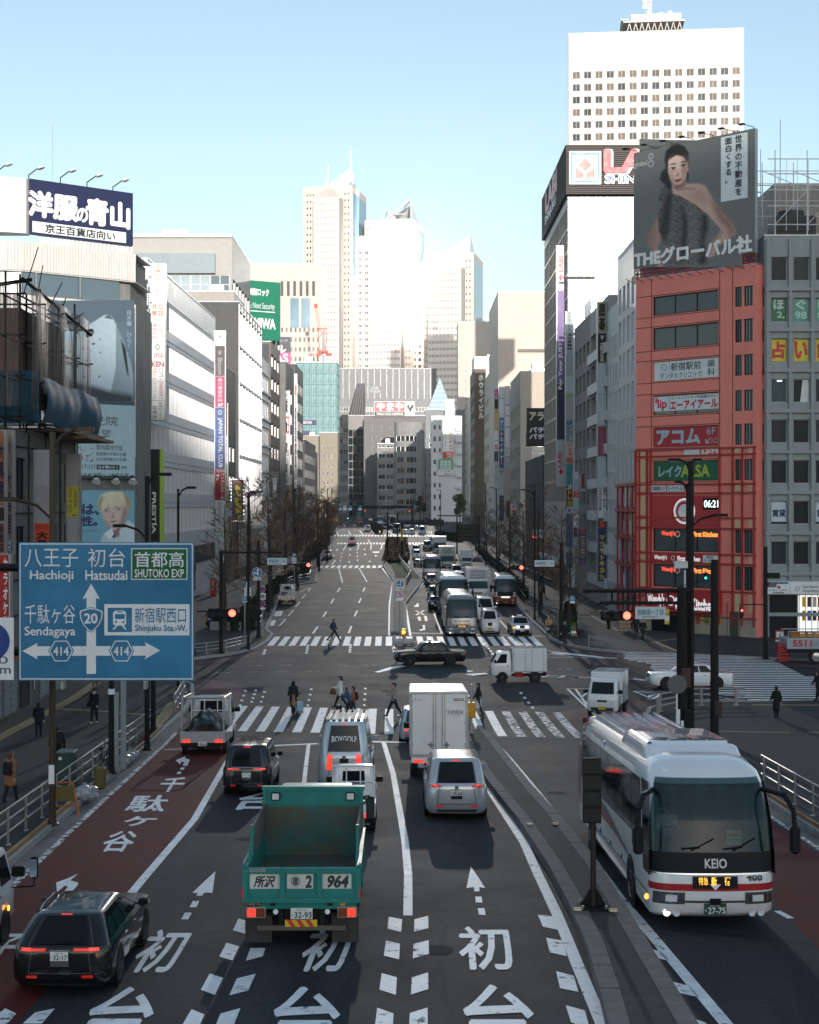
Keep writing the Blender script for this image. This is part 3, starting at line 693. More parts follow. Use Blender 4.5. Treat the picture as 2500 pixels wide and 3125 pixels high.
# ---- row along the left side of the avenue
b=Bld('narrow building with a blank pinkish beige upper wall and dark lower front',-44,196.5,19.4,17,29.5,PINKB);b.face('front',[(12,14.5),(15.5,18.5)],[(1,4)]);b.face('right',even(4,17,.8,.5,.5),[(z,z+2.2)for z in(5,9,13,17)],WDK,.3,wall=DARKW);b.fsh(plant=2)
b=Bld('dark office block wrapped in a white steel grid',-40,217,15.4,33,40.3,DARKW)
b.face('front',[(9,11)],[(34,37)])
gl=glass_mat('grid_facade_glass',(.02,.026,.03),(.12,.14,.15),.3,.08)
b.face('right',even(8,33,.97,.2,.2),[(2.4+5.3*k,7.5+5.3*k)for k in range(7)],gl,.06,frame=SL,mull=2,fin=.0)
for i in range(9):b.bar('right',.1+i*4.07,.3+i*4.07,2.2,40.0,.01,.12,SL)
for k in range(8):b.bar('right',.02,32.98,2.0+5.3*k,2.28+5.3*k,.012,.13,WHITE)
b.fsh(1.5,plant=2)
b=Bld('ornate white building with small arched windows and ledges',-42,251,17.2,15,35.9,WTILE);b.face('front');b.face('right',even(4,15,.42,.8,.8),[(3.5+4.5*k,5.8+4.5*k)for k in range(7)],WDK,.3,frame=WHITE)
for k in range(7):b.bar('right',.3,14.7,3.0+4.5*k,3.3+4.5*k,.004,.4,WHITE);b.bar('right',.8,14.2,6.3+4.5*k,6.45+4.5*k,.004,.25,WHITE)
b.fsh(1.0,plant=2)
b=Bld('brown and grey slab building with ribbon windows',-41,267,16.4,19,40,M('taupe_panels',(.16,.135,.115),.6,var=.1,streak=.2));b.face('front',even(2,16.4,.6,2,2),[(20,22),(24,26)]);b.face('right',even(3,19,.8,.5,.5),[(3+4.1*k,5.2+4.1*k)for k in range(9)],WDK,.3);b.bar('front',14.8,16.1,1,39.5,.004,.25,CONCD);b.fsh(plant=3)
b=Bld('slim grey building whose corner carries a ladder of small signs',-40,287,16.4,17,38.4,CONC);b.face('front',even(2,16.4,.5,2,4),[(6+4*k,8.2+4*k)for k in range(8)]);b.face('right',even(3,17,.8,.4,.4),[(3+4*k,5.3+4*k)for k in range(8)]);b.fsh(plant=2)
b=Bld('black slab building standing proud of the row',-40,305,16.9,22,39.6,DARKW);b.face('front');b.face('right',even(5,22,.7,.5,.5),[(3+3.9*k,5.3+3.9*k)for k in range(9)]);b.fsh(plant=1)
b=Bld('low dark block near the brown leafed tree',-46,345,22,40,26,CONCD);b.face('front',even(5,22,.6,1,1),[(3+3.6*k,5+3.6*k)for k in range(6)]);b.face('right',even(9,40,.7,1,1),[(3+3.6*k,5+3.6*k)for k in range(6)]);b.fsh(plant=2)
# ---- behind the left row
b=Bld('grey office with a dark glass band under a plain top storey',-58,258,27.6,30,57.2,M('pale_stone_cladding',(.4,.385,.36),.6,var=.08,streak=.1))
b.face('front',even(8,27.6,.97,.3,.4),[(39,43.6),(44.1,50.4)],WIN_BLUE,.3,frame=SL,mull=1,bars=3);b.face('right',even(6,30,.9,1,1),[(44,50)],WIN_BLUE,.3)
b.bar('front',.05,24.8,50.6,54.0,.02,1.0,sol('7d8c92',.4));b.bar('front',.05,27.5,56.8,57.4,.01,.5,WTILE);b.fsh(plant=2)
b=Bld('beige office wing with flush panels under the glass band',-36.5,236,9,16,44.5,M('warm_grey_panels',(.36,.335,.3),.6,var=.08,streak=.1));b.face('front',[(.6,2.2)],[(36,43)]);b.face('right');b.fsh(.4,plant=1)
b=Bld('distant white tower with a grid of tiny windows behind the green billboard',-66,620,30,24,110,TOWERW);b.face('front',even(11,30,.5,9,.8),[(30+4*k,32+4*k)for k in range(14)],WIN_TOWER,.2,frame=WHITE)
for i in range(6):b.bar('front',13+2.6*i,14.1+2.6*i,97,103,.02,.3,DARKW)
b.bar('front',17,20.5,84,96,.02,.2,TOWERB);b.bar('front',21.5,25,84,96,.02,.2,TOWERB);b.fsh(plant=2)
# ---- end of the avenue
b=Bld('tower under construction wrapped in teal netting',-42.2,560,15.4,18,64,M('teal_netting',(.03,.15,.16),.45,var=.4,vs=.5));b.face('front',even(6,15.4,.85,.2,.2),[(28+4*k,31.6+4*k)for k in range(9)],M('teal_glass',(.035,.17,.19),.25,var=.6,vs=.2),.3,frame=sol('b9d9d6'),mull=2)
b.face('right',even(6,18,.85,.2,.2),[(28+4*k,31.6+4*k)for k in range(9)],M('teal_glass',(.04,.2,.23),.15),.3);b.fsh(.2,plant=3)
b=Bld('beige hotel with small square windows',-40.5,512,9.6,16,34.5,M('cream_tile',(.3,.27,.21),.7,var=.08,streak=.1));b.face('front',even(4,9.6,.3,.6,.6),[(4+3.1*k,5.4+3.1*k)for k in range(9)],WDK,.2);b.bar('front',.3,6.6,34.6,36.2,0,.4,sol('1e2b4a'));b.fsh(.3,plant=2)
b=Bld('taller cream block with a fire stair at its edge',-31,520,6.2,14,36,M('cream_tile',(.3,.27,.21)));b.face('front',even(3,6.2,.35,.5,1.2),[(6+3*k,7.4+3*k)for k in range(9)],WDK,.2);b.fsh(.4)
b=Bld('dark stepped office in front of the cream hotel',-36,470,6.6,12,27.5,CONCD);b.face('front',even(3,6.6,.5,.4,.4),[(4+3*k,5.7+3*k)for k in range(7)]);b.face('right');b.fsh(plant=2)
b=Bld('broad grey metal clad office block closing the avenue',-35,724,48,30,76.5,GREYG)
b.face('front',even(17,48,.94,.3,.3),[(10+5.1*k,12.1+5.1*k)for k in range(10)],glass_mat('grey_block_glass',(.03,.035,.04),(.3,.3,.29),.35,.15),.3,wall=GREYG,cap=90)
for i in range(16):b.bar('front',i*3+.02,i*3+.1,62,76.3,.004,.06,SL)
b.fsh(plant=3)
b=Bld('brown glass tower with a sloping crown',-26,640,7,16,49,M('bronze_cladding',(.08,.07,.065),.35,var=.2));b.face('front',even(4,7,.93,.1,.1),[(6+3.4*k,8.9+3.4*k)for k in range(11)],WDK,.1,frame=DS);b.face('right',even(6,16,.9,.2,.2),[(6+3.4*k,8.4+3.4*k)for k in range(11)])
m=MB();m.mesh([(0,0,49),(7,0,49),(7,16,49),(0,16,49),(3.5,5,63),(6.8,5,63),(6.8,14,63),(3.5,14,63)],[(0,1,5,4),(1,2,6,5),(2,3,7,6),(3,0,4,7),(4,5,6,7)],M('bronze_cladding',(.08,.07,.065)))
for i in range(1,6):m.tub((i*7/6*1,-.02,49),(3.5+3.3*i/6,4.95,63),.12,SL,n=4)
m.bd('crown',b.rut);b.fsh(.0)
b=Bld('brown grey office carrying a red and white billboard',-18.2,600,24.5,20,46.6,M('mauve_grey_panels',(.17,.165,.16),.6,var=.1,streak=.25));b.face('front',even(3,24.5,.12,2,12)+[(17,18),(20.5,21.5)],[(6+3.8*k,8+3.8*k)for k in range(10)]);b.face('right');b.fsh(1.2,plant=2)
b=Bld('grey banded office with stepped corner',-12,560,6.4,16,33.8,CONCM);b.face('front',even(2,6.4,.86,.2,.2),[(5+3.9*k,6.7+3.9*k)for k in range(8)],glass_mat('band_glass',(.02,.025,.03),(.2,.2,.2),.3),.3);b.fsh(plant=1)
t=thg('building','pale grey round cornered office with curved ribbon windows','building',(0,556,0));mb=MB()
def rc(x):return 4.6-math.sqrt(max(0,1-(x/5.2)**2))*4.6
pts=[(-5.6+11.2*i/14,rc(-5.2+10.4*i/14)*.7)for i in range(15)]+[(5.6,14),(-5.6,14)]
plan_prism(mb,pts,0,41.3,CONCM);mb.bd('wall',t)
for k in range(8):
 m=MB();q=[(x*1.0,y-.06)for x,y in pts[1:11]]
 for a,c in zip(q,q[1:]):m.face([(a[0],a[1],7+3.9*k),(c[0],c[1],7+3.9*k),(c[0],c[1],8.8+3.9*k),(a[0],a[1],8.8+3.9*k)],WDK)
 for a in q[::2]:m.tub((a[0],a[1]-.04,7+3.9*k),(a[0],a[1]-.04,8.8+3.9*k),.07,SL,n=4)
 m.bd('window',t)
b=Bld('white apartment building with side balconies and stacked signs',7.5,520,10.6,14,41.6,APT);b.face('front',[(.8,1.6),(2.6,3.3)],[(5+4*k,6.6+4*k)for k in range(9)],WDK,.2);b.bar('front',4.8,8.0,41.6,47.5,-3,.02,APT)
for k in range(9):b.bar('front',8.4,10.55,4.5+4*k,5.6+4*k,.02,1.2,APT)
b.face('right');b.fsh(plant=1)
b=Bld('grey sheeted block with a pointed glass pyramid behind the white apartments',6.2,600,16,20,49,M('grey_sheeting',(.25,.275,.29),.6,var=.15,vs=.4,streak=.3));b.face('front',even(5,16,.5,1,1),[(6+4*k,7.6+4*k)for k in range(9)]);m=MB()
m.mesh([(1.2,0,49),(10.6,0,49),(10.6,10,49),(1.2,10,49),(5.9,4,62)],[(0,1,4),(1,2,4),(2,3,4),(3,0,4)],sol('a9c0cc',.25))
for i in range(1,7):m.tub((1.2+4.7*i/7,.0+4*i/7-.05,49+13*i/7),(10.6-4.7*i/7,4*i/7-.05,49+13*i/7),.08,WHITE,n=4)
m.bd('pyramid_roof',b.rut);b.fsh(plant=2)
# ---- row along the right side of the avenue, far to near
b=Bld('brown tiled building with tall white letters down its edge',18.1,420,3.1,30,49,BROWN);b.face('front');b.face('left',even(7,30,.72,.5,.5),[(5+3.8*k,7.1+3.8*k)for k in range(11)],glass_mat('pale_office_glass',(.05,.055,.06),(.5,.5,.48),.5),.3,wall=CONC);b.fsh(1,plant=2)
b=Bld('cream coloured slim building beyond the row of vertical signs',20.6,385,8,30,45,PINKB);b.face('front',[(1,3)],[(6+4*k,8+4*k)for k in range(9)]);b.face('left',even(6,30,.6,.5,.5),[(5+4*k,7+4*k)for k in range(9)]);b.fsh(plant=2)
b=Bld('brown brick building with pale upper storeys between sign towers',20.2,345,6.5,36,34,M('brick_brown',(.19,.13,.1),.75,var=.15));b.face('front',[(1,2.6),(3.6,5.4)],[(6+4*k,8+4*k)for k in range(7)]);b.face('left',even(7,36,.6,.5,.5),[(5+4*k,7+4*k)for k in range(7)]);b.fsh(plant=2)
b=Bld('large pale pink windowless building with rooftop pipes',18.7,318,26,36,56,PINKB);b.face('front',[(6.6,7.4),(10.6,11.4),(14.4,15.2)],[(31,32.2),(38,39.2)],WDK,.2);b.face('left');b.bar('front',4.2,25.9,43.3,43.9,.02,.5,sol('5a5048'));b.fsh(1.4,plant=2)
b=Bld('cream fronted building carrying the black pachinko billboard',20.9,284,14,28,36.2,M('cream_render',(.5,.44,.36),.7,var=.06,streak=.1));b.face('front',[(1,2),(3.2,4.2)],[(22,24.5)]);b.face('left',even(5,28,.5,1,1),[(4+4*k,6.2+4*k)for k in range(7)]);b.fsh(plant=3)
b=Bld('dark concrete building with three ribbon window floors',20.2,229,8,34,18.6,CONCD);b.face('front',[(.8,3.6),(4.2,7.4)],[(3.2,5.2),(6.9,9.2),(12,14.4)],glass_mat('band_glass',(.02,.025,.03),(.2,.2,.2),.3),.25,frame=SL);b.face('left',even(7,34,.6,1,1),[(4,6),(8,10),(12.4,14.4)]);b.fsh(1.3,plant=1)
LABW=M('ribbed_white_panels',(.62,.62,.62),.4,var=.04,streak=.06)
b=Bld('tall electronics store with white front panels and a gridded glass side',20.4,194,10.5,34,50.6,LABW,name='department_store')
b.face('front');gb=glass_mat('tan_grid_glass',(.2,.175,.15),(.5,.45,.4),.5,.3)
b.face('left',even(16,34,.9,.2,.2),[(11.5+2.95*k,14.2+2.95*k)for k in range(13)],gb,.12,wall=M('tan_mullions',(.5,.44,.39),.5,var=.1),frame=sol('a69a8e'),mull=0,cap=98)
b.bar('left',.02,33.9,.2,3.2,.01,.03,DARKW);b.bar('left',.1,34,3.4,3.9,.01,1.6,sol('c9cdd0'))
for i in range(10):b.bar('front',i*1.0+.03,i*1.0+.09,4,50.5,.004,.05,SL)
for z in(33.0,40.2):b.bar('front',-.6,3.4,z,z+.2,.06,.5,CONCD)
b.fsh(.6)
bs=b
b=Bld('beige building with recessed balconies and a teal glass roof box',20.4,170,7,16,32.6,M('grey_beige_tile',(.27,.25,.23),.7,var=.1,streak=.2));b.face('front');b.face('left',even(4,16,.66,.3,.3),[(4.6+3.3*k,6.6+3.3*k)for k in range(8)],WDK,.6);b.fsh(.6)
m=MB();m.box(.3,5.6,2,8,32.1,34.6,sol('5fb3b5',.15));[m.box(.25+i*1.07,.33+i*1.07,1.95,8.05,32.1,34.65,WHITE)for i in range(6)];m.bd('roof_lantern',b.rut)
b=Bld('grey mid rise with white bands and open balconies beside the sign column',20.3,153.5,7,16,32.4,M('light_grey_tile',(.34,.34,.335),.6,var=.08,streak=.15));b.face('front',[(.2,.9)],[(5,6)])
b.face('left',even(3,16,.9,.3,.3),[(3.6+3.45*k,5.7+3.45*k)for k in range(8)],glass_mat('balcony_glass',(.02,.025,.03),(.4,.42,.42),.5,.1),.8,mull=3)
for k in range(8):b.bar('left',.2,15.8,2.5+3.45*k,3.55+3.45*k,.01,.35,OFFW)
b.fsh(.6,plant=1)
b=Bld('slim glass curtain wall building with pale mullions',20.1,144.5,8,8.6,30.6,M('pale_mullion',(.42,.43,.43),.45,var=.06));b.face('front',even(5,8,.8,.2,.2),[(12+2.9*k,14.6+2.9*k)for k in range(6)],WIN_BLUE,.1)
b.face('left',even(7,8.6,.82,.1,.1),[(3.4+2.75*k,5.7+2.75*k)for k in range(9)],glass_mat('streaky_glass',(.1,.105,.1),(.4,.4,.38),.4,.06),.1,frame=WHITE,mull=0);b.fsh(.4,plant=1)
b=Bld('white framed narrow building with three columns of windows above red shopfronts',19.9,130,9,14,34.6,M('pale_mullion',(.42,.43,.43)));b.face('front')
b.face('left',even(5,14,.6,.2,.2),[(13.5+3.1*k,15.9+3.1*k)for k in range(6)],WIN_BLUE,.15,frame=WHITE,mull=1)
REDF=M('red_steel',(.36,.025,.025),.4,var=.1)
for u in(.1,3.2,6.4,9.6,12.8):b.bar('left',u,u+.22,.3,12.8,.01,.25,REDF)
for z in(3.2,5.6,8.1,10.6,12.9):b.bar('left',.02,13.9,z-.14,z+.14,.012,.3,REDF)
pal=['c9d0d4','7da1b5','a8b58a','6b4a55','9bbcc8','d8d8d4','4d6d92','c4575a','e4e6e6','8a6f4c']
k=0
for z in(3.5,5.95,8.4,10.9):
 for u in(.4,1.4,2.3,3.6,4.6,5.5,6.8,7.8,8.7,10.0,11.0,11.9):
  m=MB();b.bar('left',u,u+.84,z,z+1.9 if(k%4)else z+1.2,.01,.1,sol(pal[(k*7+k//3)%10],.3),m);m.bd('window_poster',b.rut);k+=1
b.fsh(.6,plant=1)
b=Bld('white tower with rounded corner and open steel roof frame',21,650,18,20,90,TOWERW);b.face('front',even(3,18,.1,2,8),[(20+4*k,22+4*k)for k in range(14)],WDK,.2);b.fsh(plant=2)
b=Bld('pale lattice fronted block below the rounded tower',24,560,12,20,66,M('pale_lattice',(.45,.48,.5),.5,var=.1));b.face('front',even(12,12,.6,.1,.1),[(20+3*k,22+3*k)for k in range(15)],WIN_BLUE,.2,cap=60);b.fsh(plant=3)
# ---- red corner building (its front is turned toward the crossing)
PINKR=M('salmon_panels',(.8,.235,.185),.45,var=.06,vs=.6,streak=.06)
CREAM=M('cream_panels',(.62,.46,.27),.5,var=.05)
REDS=M('red_signband',(.42,.02,.03),.35,var=.06)
rb=Bld('salmon pink and red corner building with a fast food restaurant',19.4,129,11.9,10,30.1,PINKR,rz=-math.atan2(8.5,8.3),z0=-.05,name='restaurant_building')
zz=lambda py:zat(py,125.0)+.05
rows=[(zz(952),zz(893)),(zz(1058),zz(990)),(zz(1157),zz(1095)),(zz(1262),zz(1200)),(zz(1362),zz(1300)),(zz(1467),zz(1405)),(zz(1684),zz(1613)),(zz(1794),zz(1724))]
cols=[(1.75,8.35)]
dk=glass_mat('restaurant_window',(.012,.012,.012),(.03,.025,.02),.3,.08);tl=glass_mat('pink_building_window',(.06,.085,.09),(.15,.19,.19),.5,.1)
rb.face('front',cols+[(9.9,10.55),(10.75,11.6)],rows,tl,.2,frame=DS,mull=2)
rb.face('left',even(3,10,.6,.3,.3),rows[:5],WDK,.2);rb.face('right',even(3,10,.6,.3,.3),rows[:6],WDK,.3)
for r0 in rows[:6]:
 for z in(r0[0]-.1,r0[1]+.1):rb.bar('front',.02,8.5,z-.025,z+.025,-.01,.012,DS)
for u in(1.62,8.46,9.7):rb.bar('front',u-.025,u+.025,rows[5][1]+.7,30,-.01,.014,DS)
zt=zz(1370)
for z in(zt,zz(1390),zz(1478),zz(1505),zz(1580),zz(1612),zz(1690),zz(1718),zz(1800),zz(1878)):rb.bar('front',-.05,11.95,z-.065,z+.065,.03,.14,REDF)
for u in(0,.45,1.2,1.6,8.5,9.75,10.65,11.75):rb.bar('front',u-.05,u+.05,zz(1900),zt,.028,.2,REDF)
for za,zb in((zz(1470),zz(1398)),(zz(1572),zz(1512)),(zz(1608),zz(1586)),(zz(1684),zz(1618)),(zz(1712),zz(1694)),(zz(1795),zz(1722)),(zt-.5,zt-.1),(zz(1500),zz(1480))):
 rb.bar('front',.5,1.16,za,zb,.004,.06,CREAM)
for za,zb in((zz(1390),zt),(zz(1500),zz(1482)),(zz(1608),zz(1584)),(zz(1715),zz(1692)),(zz(1860),zz(1805))):
 rb.bar('front',9.95,10.5,za,zb,.006,.07,CREAM);rb.bar('front',11.25,11.75,za,zb,.006,.07,CREAM)
rb.bar('front',1.66,8.44,zz(1608),zz(1512),.005,.09,REDS);rb.bar('front',1.66,8.44,zz(1716),zz(1692),.005,.1,REDS);rb.bar('front',1.5,8.7,zz(1868),zz(1800),.01,.75,REDS)
STONE=M('pale_stone_base',(.36,.31,.25),.5,var=.15,vs=1.2);rb.bar('front',.02,11.88,.1,zz(1872),.005,.08,STONE)
for u in(2.3,4.9,6.0,7.6,9.2,10.4):rb.bar('front',u,u+.05,.12,2.9,.082,.1,CONCD)
rb.bar('front',1.7,4.7,.12,2.6,.09,.12,BLA);rb.bar('front',9.5,10.3,.12,2.2,.09,.13,sol('4a4438'))
for i,cx in enumerate(('b5482f','c9a04c','6a8f4a','d9c7a0','8a3a2a','b08a55')):rb.bar('front',6.2+.45*i,6.58+.45*i,1.0+.1*(i%2),2.0,.1,.12,sol(cx))
rb.fsh(.5,plant=0)
def on(b,side,u0,v1,w,h,items,name,parent=None,d0=.0,lit=0):
 f=b.fr(side,u0,v1,w,h);mb=MB()
 for it in items:
  if it[0]=='r':prc(mb,f,*it[1:6],d=d0+.01)
  elif it[0]=='t':ptx(mb,f,it[1],it[2],it[3],it[4],it[5],it[6],it[7]if len(it)>7 else .02,it[8]if len(it)>8 else 'h',d=d0+.02)
  elif it[0]=='p':ppl(mb,f,it[1],it[2],d=d0+(it[3]if len(it)>3 else .02))
  elif it[0]=='o':prg(mb,f,*it[1:6],d=d0+(it[6]if len(it)>6 else .02))
 return mb.bd(name,parent or b.rut)
FILMW=sol('cfdbdf',.4);INK=sol('2b3238',.5);FILMR=sol('a5202c',.4);LTBLUE=sol('9fb8c4',.4);RED=sol('c2182c',.4);FILMG=sol('0d5c3c',.4);LIME=sol('a9b63c',.4)
def zrow(i):return rows[i][1]
hh=lambda i:rows[i][1]-rows[i][0]
on(rb,'front',1.8,zrow(2)-.05,6.5,hh(2)-.1,[('r',0,0,1,1,FILMW),('t','新宿駅前',.27,.1,.73,.52,INK,.012),('t','デンタルクリニック',.1,.6,.74,.93,INK,.008),('t','歯',.83,.08,.94,.45,INK,.01),('t','科',.83,.52,.94,.9,INK,.01),('o',.16,.3,.035,.042,INK),('r',.238,0,.244,1,DS),('r',.75,0,.756,1,DS)],'window_film',d0=-.12)
on(rb,'front',1.8,zrow(3)-.1,6.5,hh(3)*.75,[('r',0,.02,1,1,FILMW),('t','a',.02,.1,.07,.4,RED,.03),('t','iip',.06,.25,.2,.95,RED,.03),('t','らくらくカンタンお部屋さがし',.28,.06,.97,.26,INK,.01),('t','エーアイアール',.26,.36,.98,.92,RED,.04),('r',.238,0,.244,1,DS),('r',.75,0,.756,1,DS)],'window_film',d0=-.12)
on(rb,'front',1.8,zrow(4)-.05,6.5,hh(4)-.1,[('r',0,0,1,1,FILMR),('t','アコム',.05,.14,.71,.86,LTBLUE,.05),('t','6F',.82,.08,.95,.45,LTBLUE,.0),('t','入口',.88,.6,.98,.92,LTBLUE,.0),('p',[(.8,.9),(.8,.68),(.82,.68),(.82,.82),(.87,.62),(.88,.66),(.83,.86),(.87,.86),(.87,.9)],LTBLUE),('r',.238,0,.244,1,DS),('r',.75,0,.756,1,DS)],'window_film',d0=-.12)
on(rb,'front',1.8,zrow(5)-.05,6.5,hh(5)-.1,[('r',0,0,1,1,FILMG),('t','レイク',.08,.24,.43,.8,LTBLUE,.04),('t','ALSA',.43,.22,.86,.82,LIME,.03),('r',.238,0,.244,1,DS),('r',.48,0,.486,1,RED),('r',.75,0,.756,1,DS)],'window_film',d0=-.12)
WLET=M('white_lettering',(.85,.85,.85),.4,var=0,emit=.25);OLET=M('lit_orange_lettering',(.9,.25,.05),.4,var=0,emit=1.1,ecol=(1,.22,.04));RLET=M('lit_red_lettering',(.8,.08,.05),.4,var=0,emit=.7,ecol=(1,.1,.06))
on(rb,'front',5.0,zz(1369),3.4,zz(1371)-zz(1392),[('r',.0,.1,.46,1,sol('c3d0d6')),('r',.52,.1,1,1,sol('e4e2e0')),('t','アコム',.56,.22,.96,.88,RED,.04)],'sign_panel',d0=.1)
on(rb,'front',1.66,zz(1480),3.3,zz(1480)-zz(1500),[('r',0,0,.46,1,sol('c8d4d8')),('r',.5,0,1,1,sol('c8d4d8')),('t','お部屋探し7F',.03,.2,.43,.8,INK,.02),('t','エーアイアール',.53,.22,.97,.8,INK,.03)],'sign_panel',d0=.1)
SKIN_L=sol('e8d8cc');HAIRR=sol('b3262a');MASC_=None
on(rb,'front',3.3,zz(1514),3.2,zz(1514)-zz(1606),[('o',.55,.5,0,.3,sol('e9e4e0'),.02),('o',.55,.5,.3,.335,WLET,.025),('o',.55,.5,.0,.26,HAIRR,.03),('o',.55,.52,0,.2,sol('e9e4e0'),.035)],'emblem',d0=.09)
on(rb,'front',6.9,zz(1520),1.6,zz(1520)-zz(1555),[('r',0,0,1,1,BLA),('t','06:21',.08,.2,.92,.8,M('clock_digits',(.8,.95,.95),.4,var=0,emit=1.2,ecol=(.75,1,1)),.01)],'clock',d0=.1)
for zr,dd in((rows[6][1],0),(rows[7][1],0)):
 on(rb,'front',1.8,zr-.1,6.5,1.0,[('t',"Wendy's",.13,.12,.34,.62,RLET,.02),('o',.38,.38,0,.042,sol('d8d0cc'),.02),('o',.38,.38,0,.028,HAIRR,.03),('t','First Kitchen',.62,.18,.99,.55,OLET,.04)],'window_lettering',d0=-.05)
on(rb,'front',1.66,zz(1692),6.8,zz(1692)-zz(1716),[('t',"Wendy's",.05,.15,.24,.9,WLET,.02),('o',.33,.5,0,.03,sol('e0d8d4'),.02),('o',.33,.5,0,.02,HAIRR,.03),('t','First Kitchen',.4,.25,.73,.85,WLET,.03),('r',.77,.03,1,1,sol('d5dadc')),('t','客席',.82,.1,.92,.42,INK,.01),('t','112',.8,.5,.94,.95,INK,.0)],'sign_lettering',d0=.1)
on(rb,'front',1.5,zz(1800),7.2,zz(1800)-zz(1868),[('t',"Wendy's",.04,.22,.28,.85,WLET,.04),('o',.37,.5,0,.06,WLET,.02),('o',.37,.48,0,.04,HAIRR,.03),('t','First Kitchen',.44,.38,.97,.85,WLET,.05)],'sign_lettering',d0=.76)
# ---- grey blue office at the right edge
GB=M('grey_blue_panels',(.27,.315,.33),.5,var=.08,vs=.5,streak=.15)
gbld=Bld('grey blue office with a regular grid of framed windows and rooftop scaffolding',28.5,121,20,24,32.5,GB,z0=-.1)
zq=lambda py:zat(py,121.)+.1
gc=[(.55+1.79*i,1.85+1.79*i)for i in range(11)];gr_=[(zq(980+124*k),zq(908+124*k))for k in range(-1,7)]
gcf=glass_mat('office_window',(.018,.024,.03),(.1,.15,.18),.25,.3)
gbld.face('front',gc,gr_,gcf,.3,frame=sol('9aa6ab',.35),mull=0)
for i in range(12):gbld.bar('front',.12+1.79*i,.38+1.79*i,zq(1770),32.2,.01,.22,GB)
for k in range(-1,8):gbld.bar('front',.02,19.9,zq(1015+124*k-3),zq(1015+124*k-14),.012,.26,GB)
gbld.face('left');m=MB()
gbld.bar('front',.02,19.9,zq(1812),zq(1774),.02,.5,sol('dfe4e6',.4),m);m.bd('fascia',gbld.rut)
SHOPLIT=M('lit_shop_interior',(.75,.75,.72),.5,var=.3,vs=1.2,emit=.35,ecol=(1,.98,.92))
m=MB();gbld.bar('front',.4,2.6,.2,zq(1816),.01,.06,BLA,m);gbld.bar('front',2.7,12,.2,zq(1816),.01,.05,SHOPLIT,m)
for i in range(7):gbld.bar('front',2.75+.5*i,2.8+.5*i,.2,zq(1816),.06,.1,SL,m)
for i,cx in enumerate(('d9a520','2f5fa8','202020','b02a2a','d9d4c0','1f3f7a','c24a3a','e0b53a','303030','b8b8b8','d05030','3a70b0','e8e0d0','70a0c0')):
 gbld.bar('front',3.0+.42*(i%7),3.3+.42*(i%7),1.6+(i//7)*1.1,2.4+(i//7)*1.1,.1,.13,sol(cx),m)
m.bd('shopfront',gbld.rut)
on(gbld,'front',.1,zq(1774),6.2,zq(1774)-zq(1812),[('t','時計・貴金属リフォーム',.02,.06,.27,.16,sol('35708a')),('r',.02,.03,.27,.19,sol('35708a')),('o',.15,.45,.0,.02,RED),('t','タイセイ・ハウジー',.02,.6,.27,.76,INK),('t','新宿営業所',.07,.82,.22,.95,INK),('t','Hair Resort',.46,.3,.66,.52,INK,0),('t','Garden',.46,.6,.66,.85,INK,0),('o',.39,.55,.02,.03,sol('8a949a')),('r',.295,0,.3,1,SL),('r',.7,0,.705,1,SL)],'sign_lettering',d0=.5)
FG=sol('0f6b48',.4);FY=sol('d8c22a',.4);PALE=sol('bcd6cf',.4)
for i,(ch1,ch2)in enumerate((('ほ','2,'),('ぐ','98'),('し','0円'),('処',''))):
 on(gbld,'front',gc[i][0],gr_[1][1],1.3,gr_[1][1]-gr_[1][0],[('r',.03,.02,.97,.98,FG if i==0 else sol('4f9c84',.4))]+[('t',ch1,.2,.08,.8,.48,PALE,.03)]+([('t',ch2,.15 if i else .4,.58,.85,.88,PALE,.02)]if ch2 else[]),'window_film',d0=-.24)
for i,ch in enumerate('占い館'):
 on(gbld,'front',gc[i][0],gr_[2][1],1.3,gr_[2][1]-gr_[2][0],[('r',.03,.02,.97,.98,FY),('t',ch,.14,.15,.86,.82,RED,.05)],'window_film',d0=-.24)
for i in(0,2):on(gbld,'front',gc[i][0],gr_[6][1],1.3,gr_[6][1]-gr_[6][0],[('r',.03,.02,.97,.98,sol('c4d4dc')),('t','賃貸',.1,.38,.9,.68,sol('20365a'),.04),('r',.03,.9,.97,.98,sol('2a4a80'))],'window_film',d0=-.24)
for i,(k,x)in enumerate(((3,0),(3,1))):on(gbld,'front',gc[x][0],gr_[k][1],1.3,gr_[k][1]-gr_[k][0],[('r',.4,.06,.7,.09,M('ceiling_tube',(.9,.85,.7),.5,var=0,emit=3,ecol=(1,.9,.7)))]if x==0 else[('p',[(.6,.03),(.97,.03),(.97,.97),(.45,.97)],sol('d9dcdc'))],'window_view',d0=-.24)
gbld.fsh(.6)
gx=MB();SC_=sol('d4d6d6',.35)
for i in range(7):
 for y in(.6,5,10):gx.tub((1+i*2.6,y,31.9),(1+i*2.6,y,39.5),.05,SC_,n=5)
for z in(33.5,35,36.3,37.6,38.8):
 for y in(.6,5,10):gx.tub((.4,y,z),(17,y,z),.045,SC_,n=5)
for i in range(18):gx.tub((1+i*.9,.6,33),(1+i*.9,.6,38.8),.025,SC_,n=4)
for i in range(6):gx.tub((1+i*2.6,.6,33.5),(3.6+i*2.6,.6,36.3),.035,SC_,n=4);gx.tub((3.6+i*2.6,.6,36.3),(1+i*2.6,5,38.8),.035,SC_,n=4)
tag(gx.bd('scaffold',None,gbld.rut.location),'white tube scaffolding on the roof of the grey blue office','scaffold')
m=MB();m.box(2.5,20,7,16,31.9,38.2,M('penthouse_wall',(.4,.36,.32),.7,var=.15,streak=.3));m.box(7,12,6.9,7,34,36,WDK);m.bd('penthouse',gbld.rut)
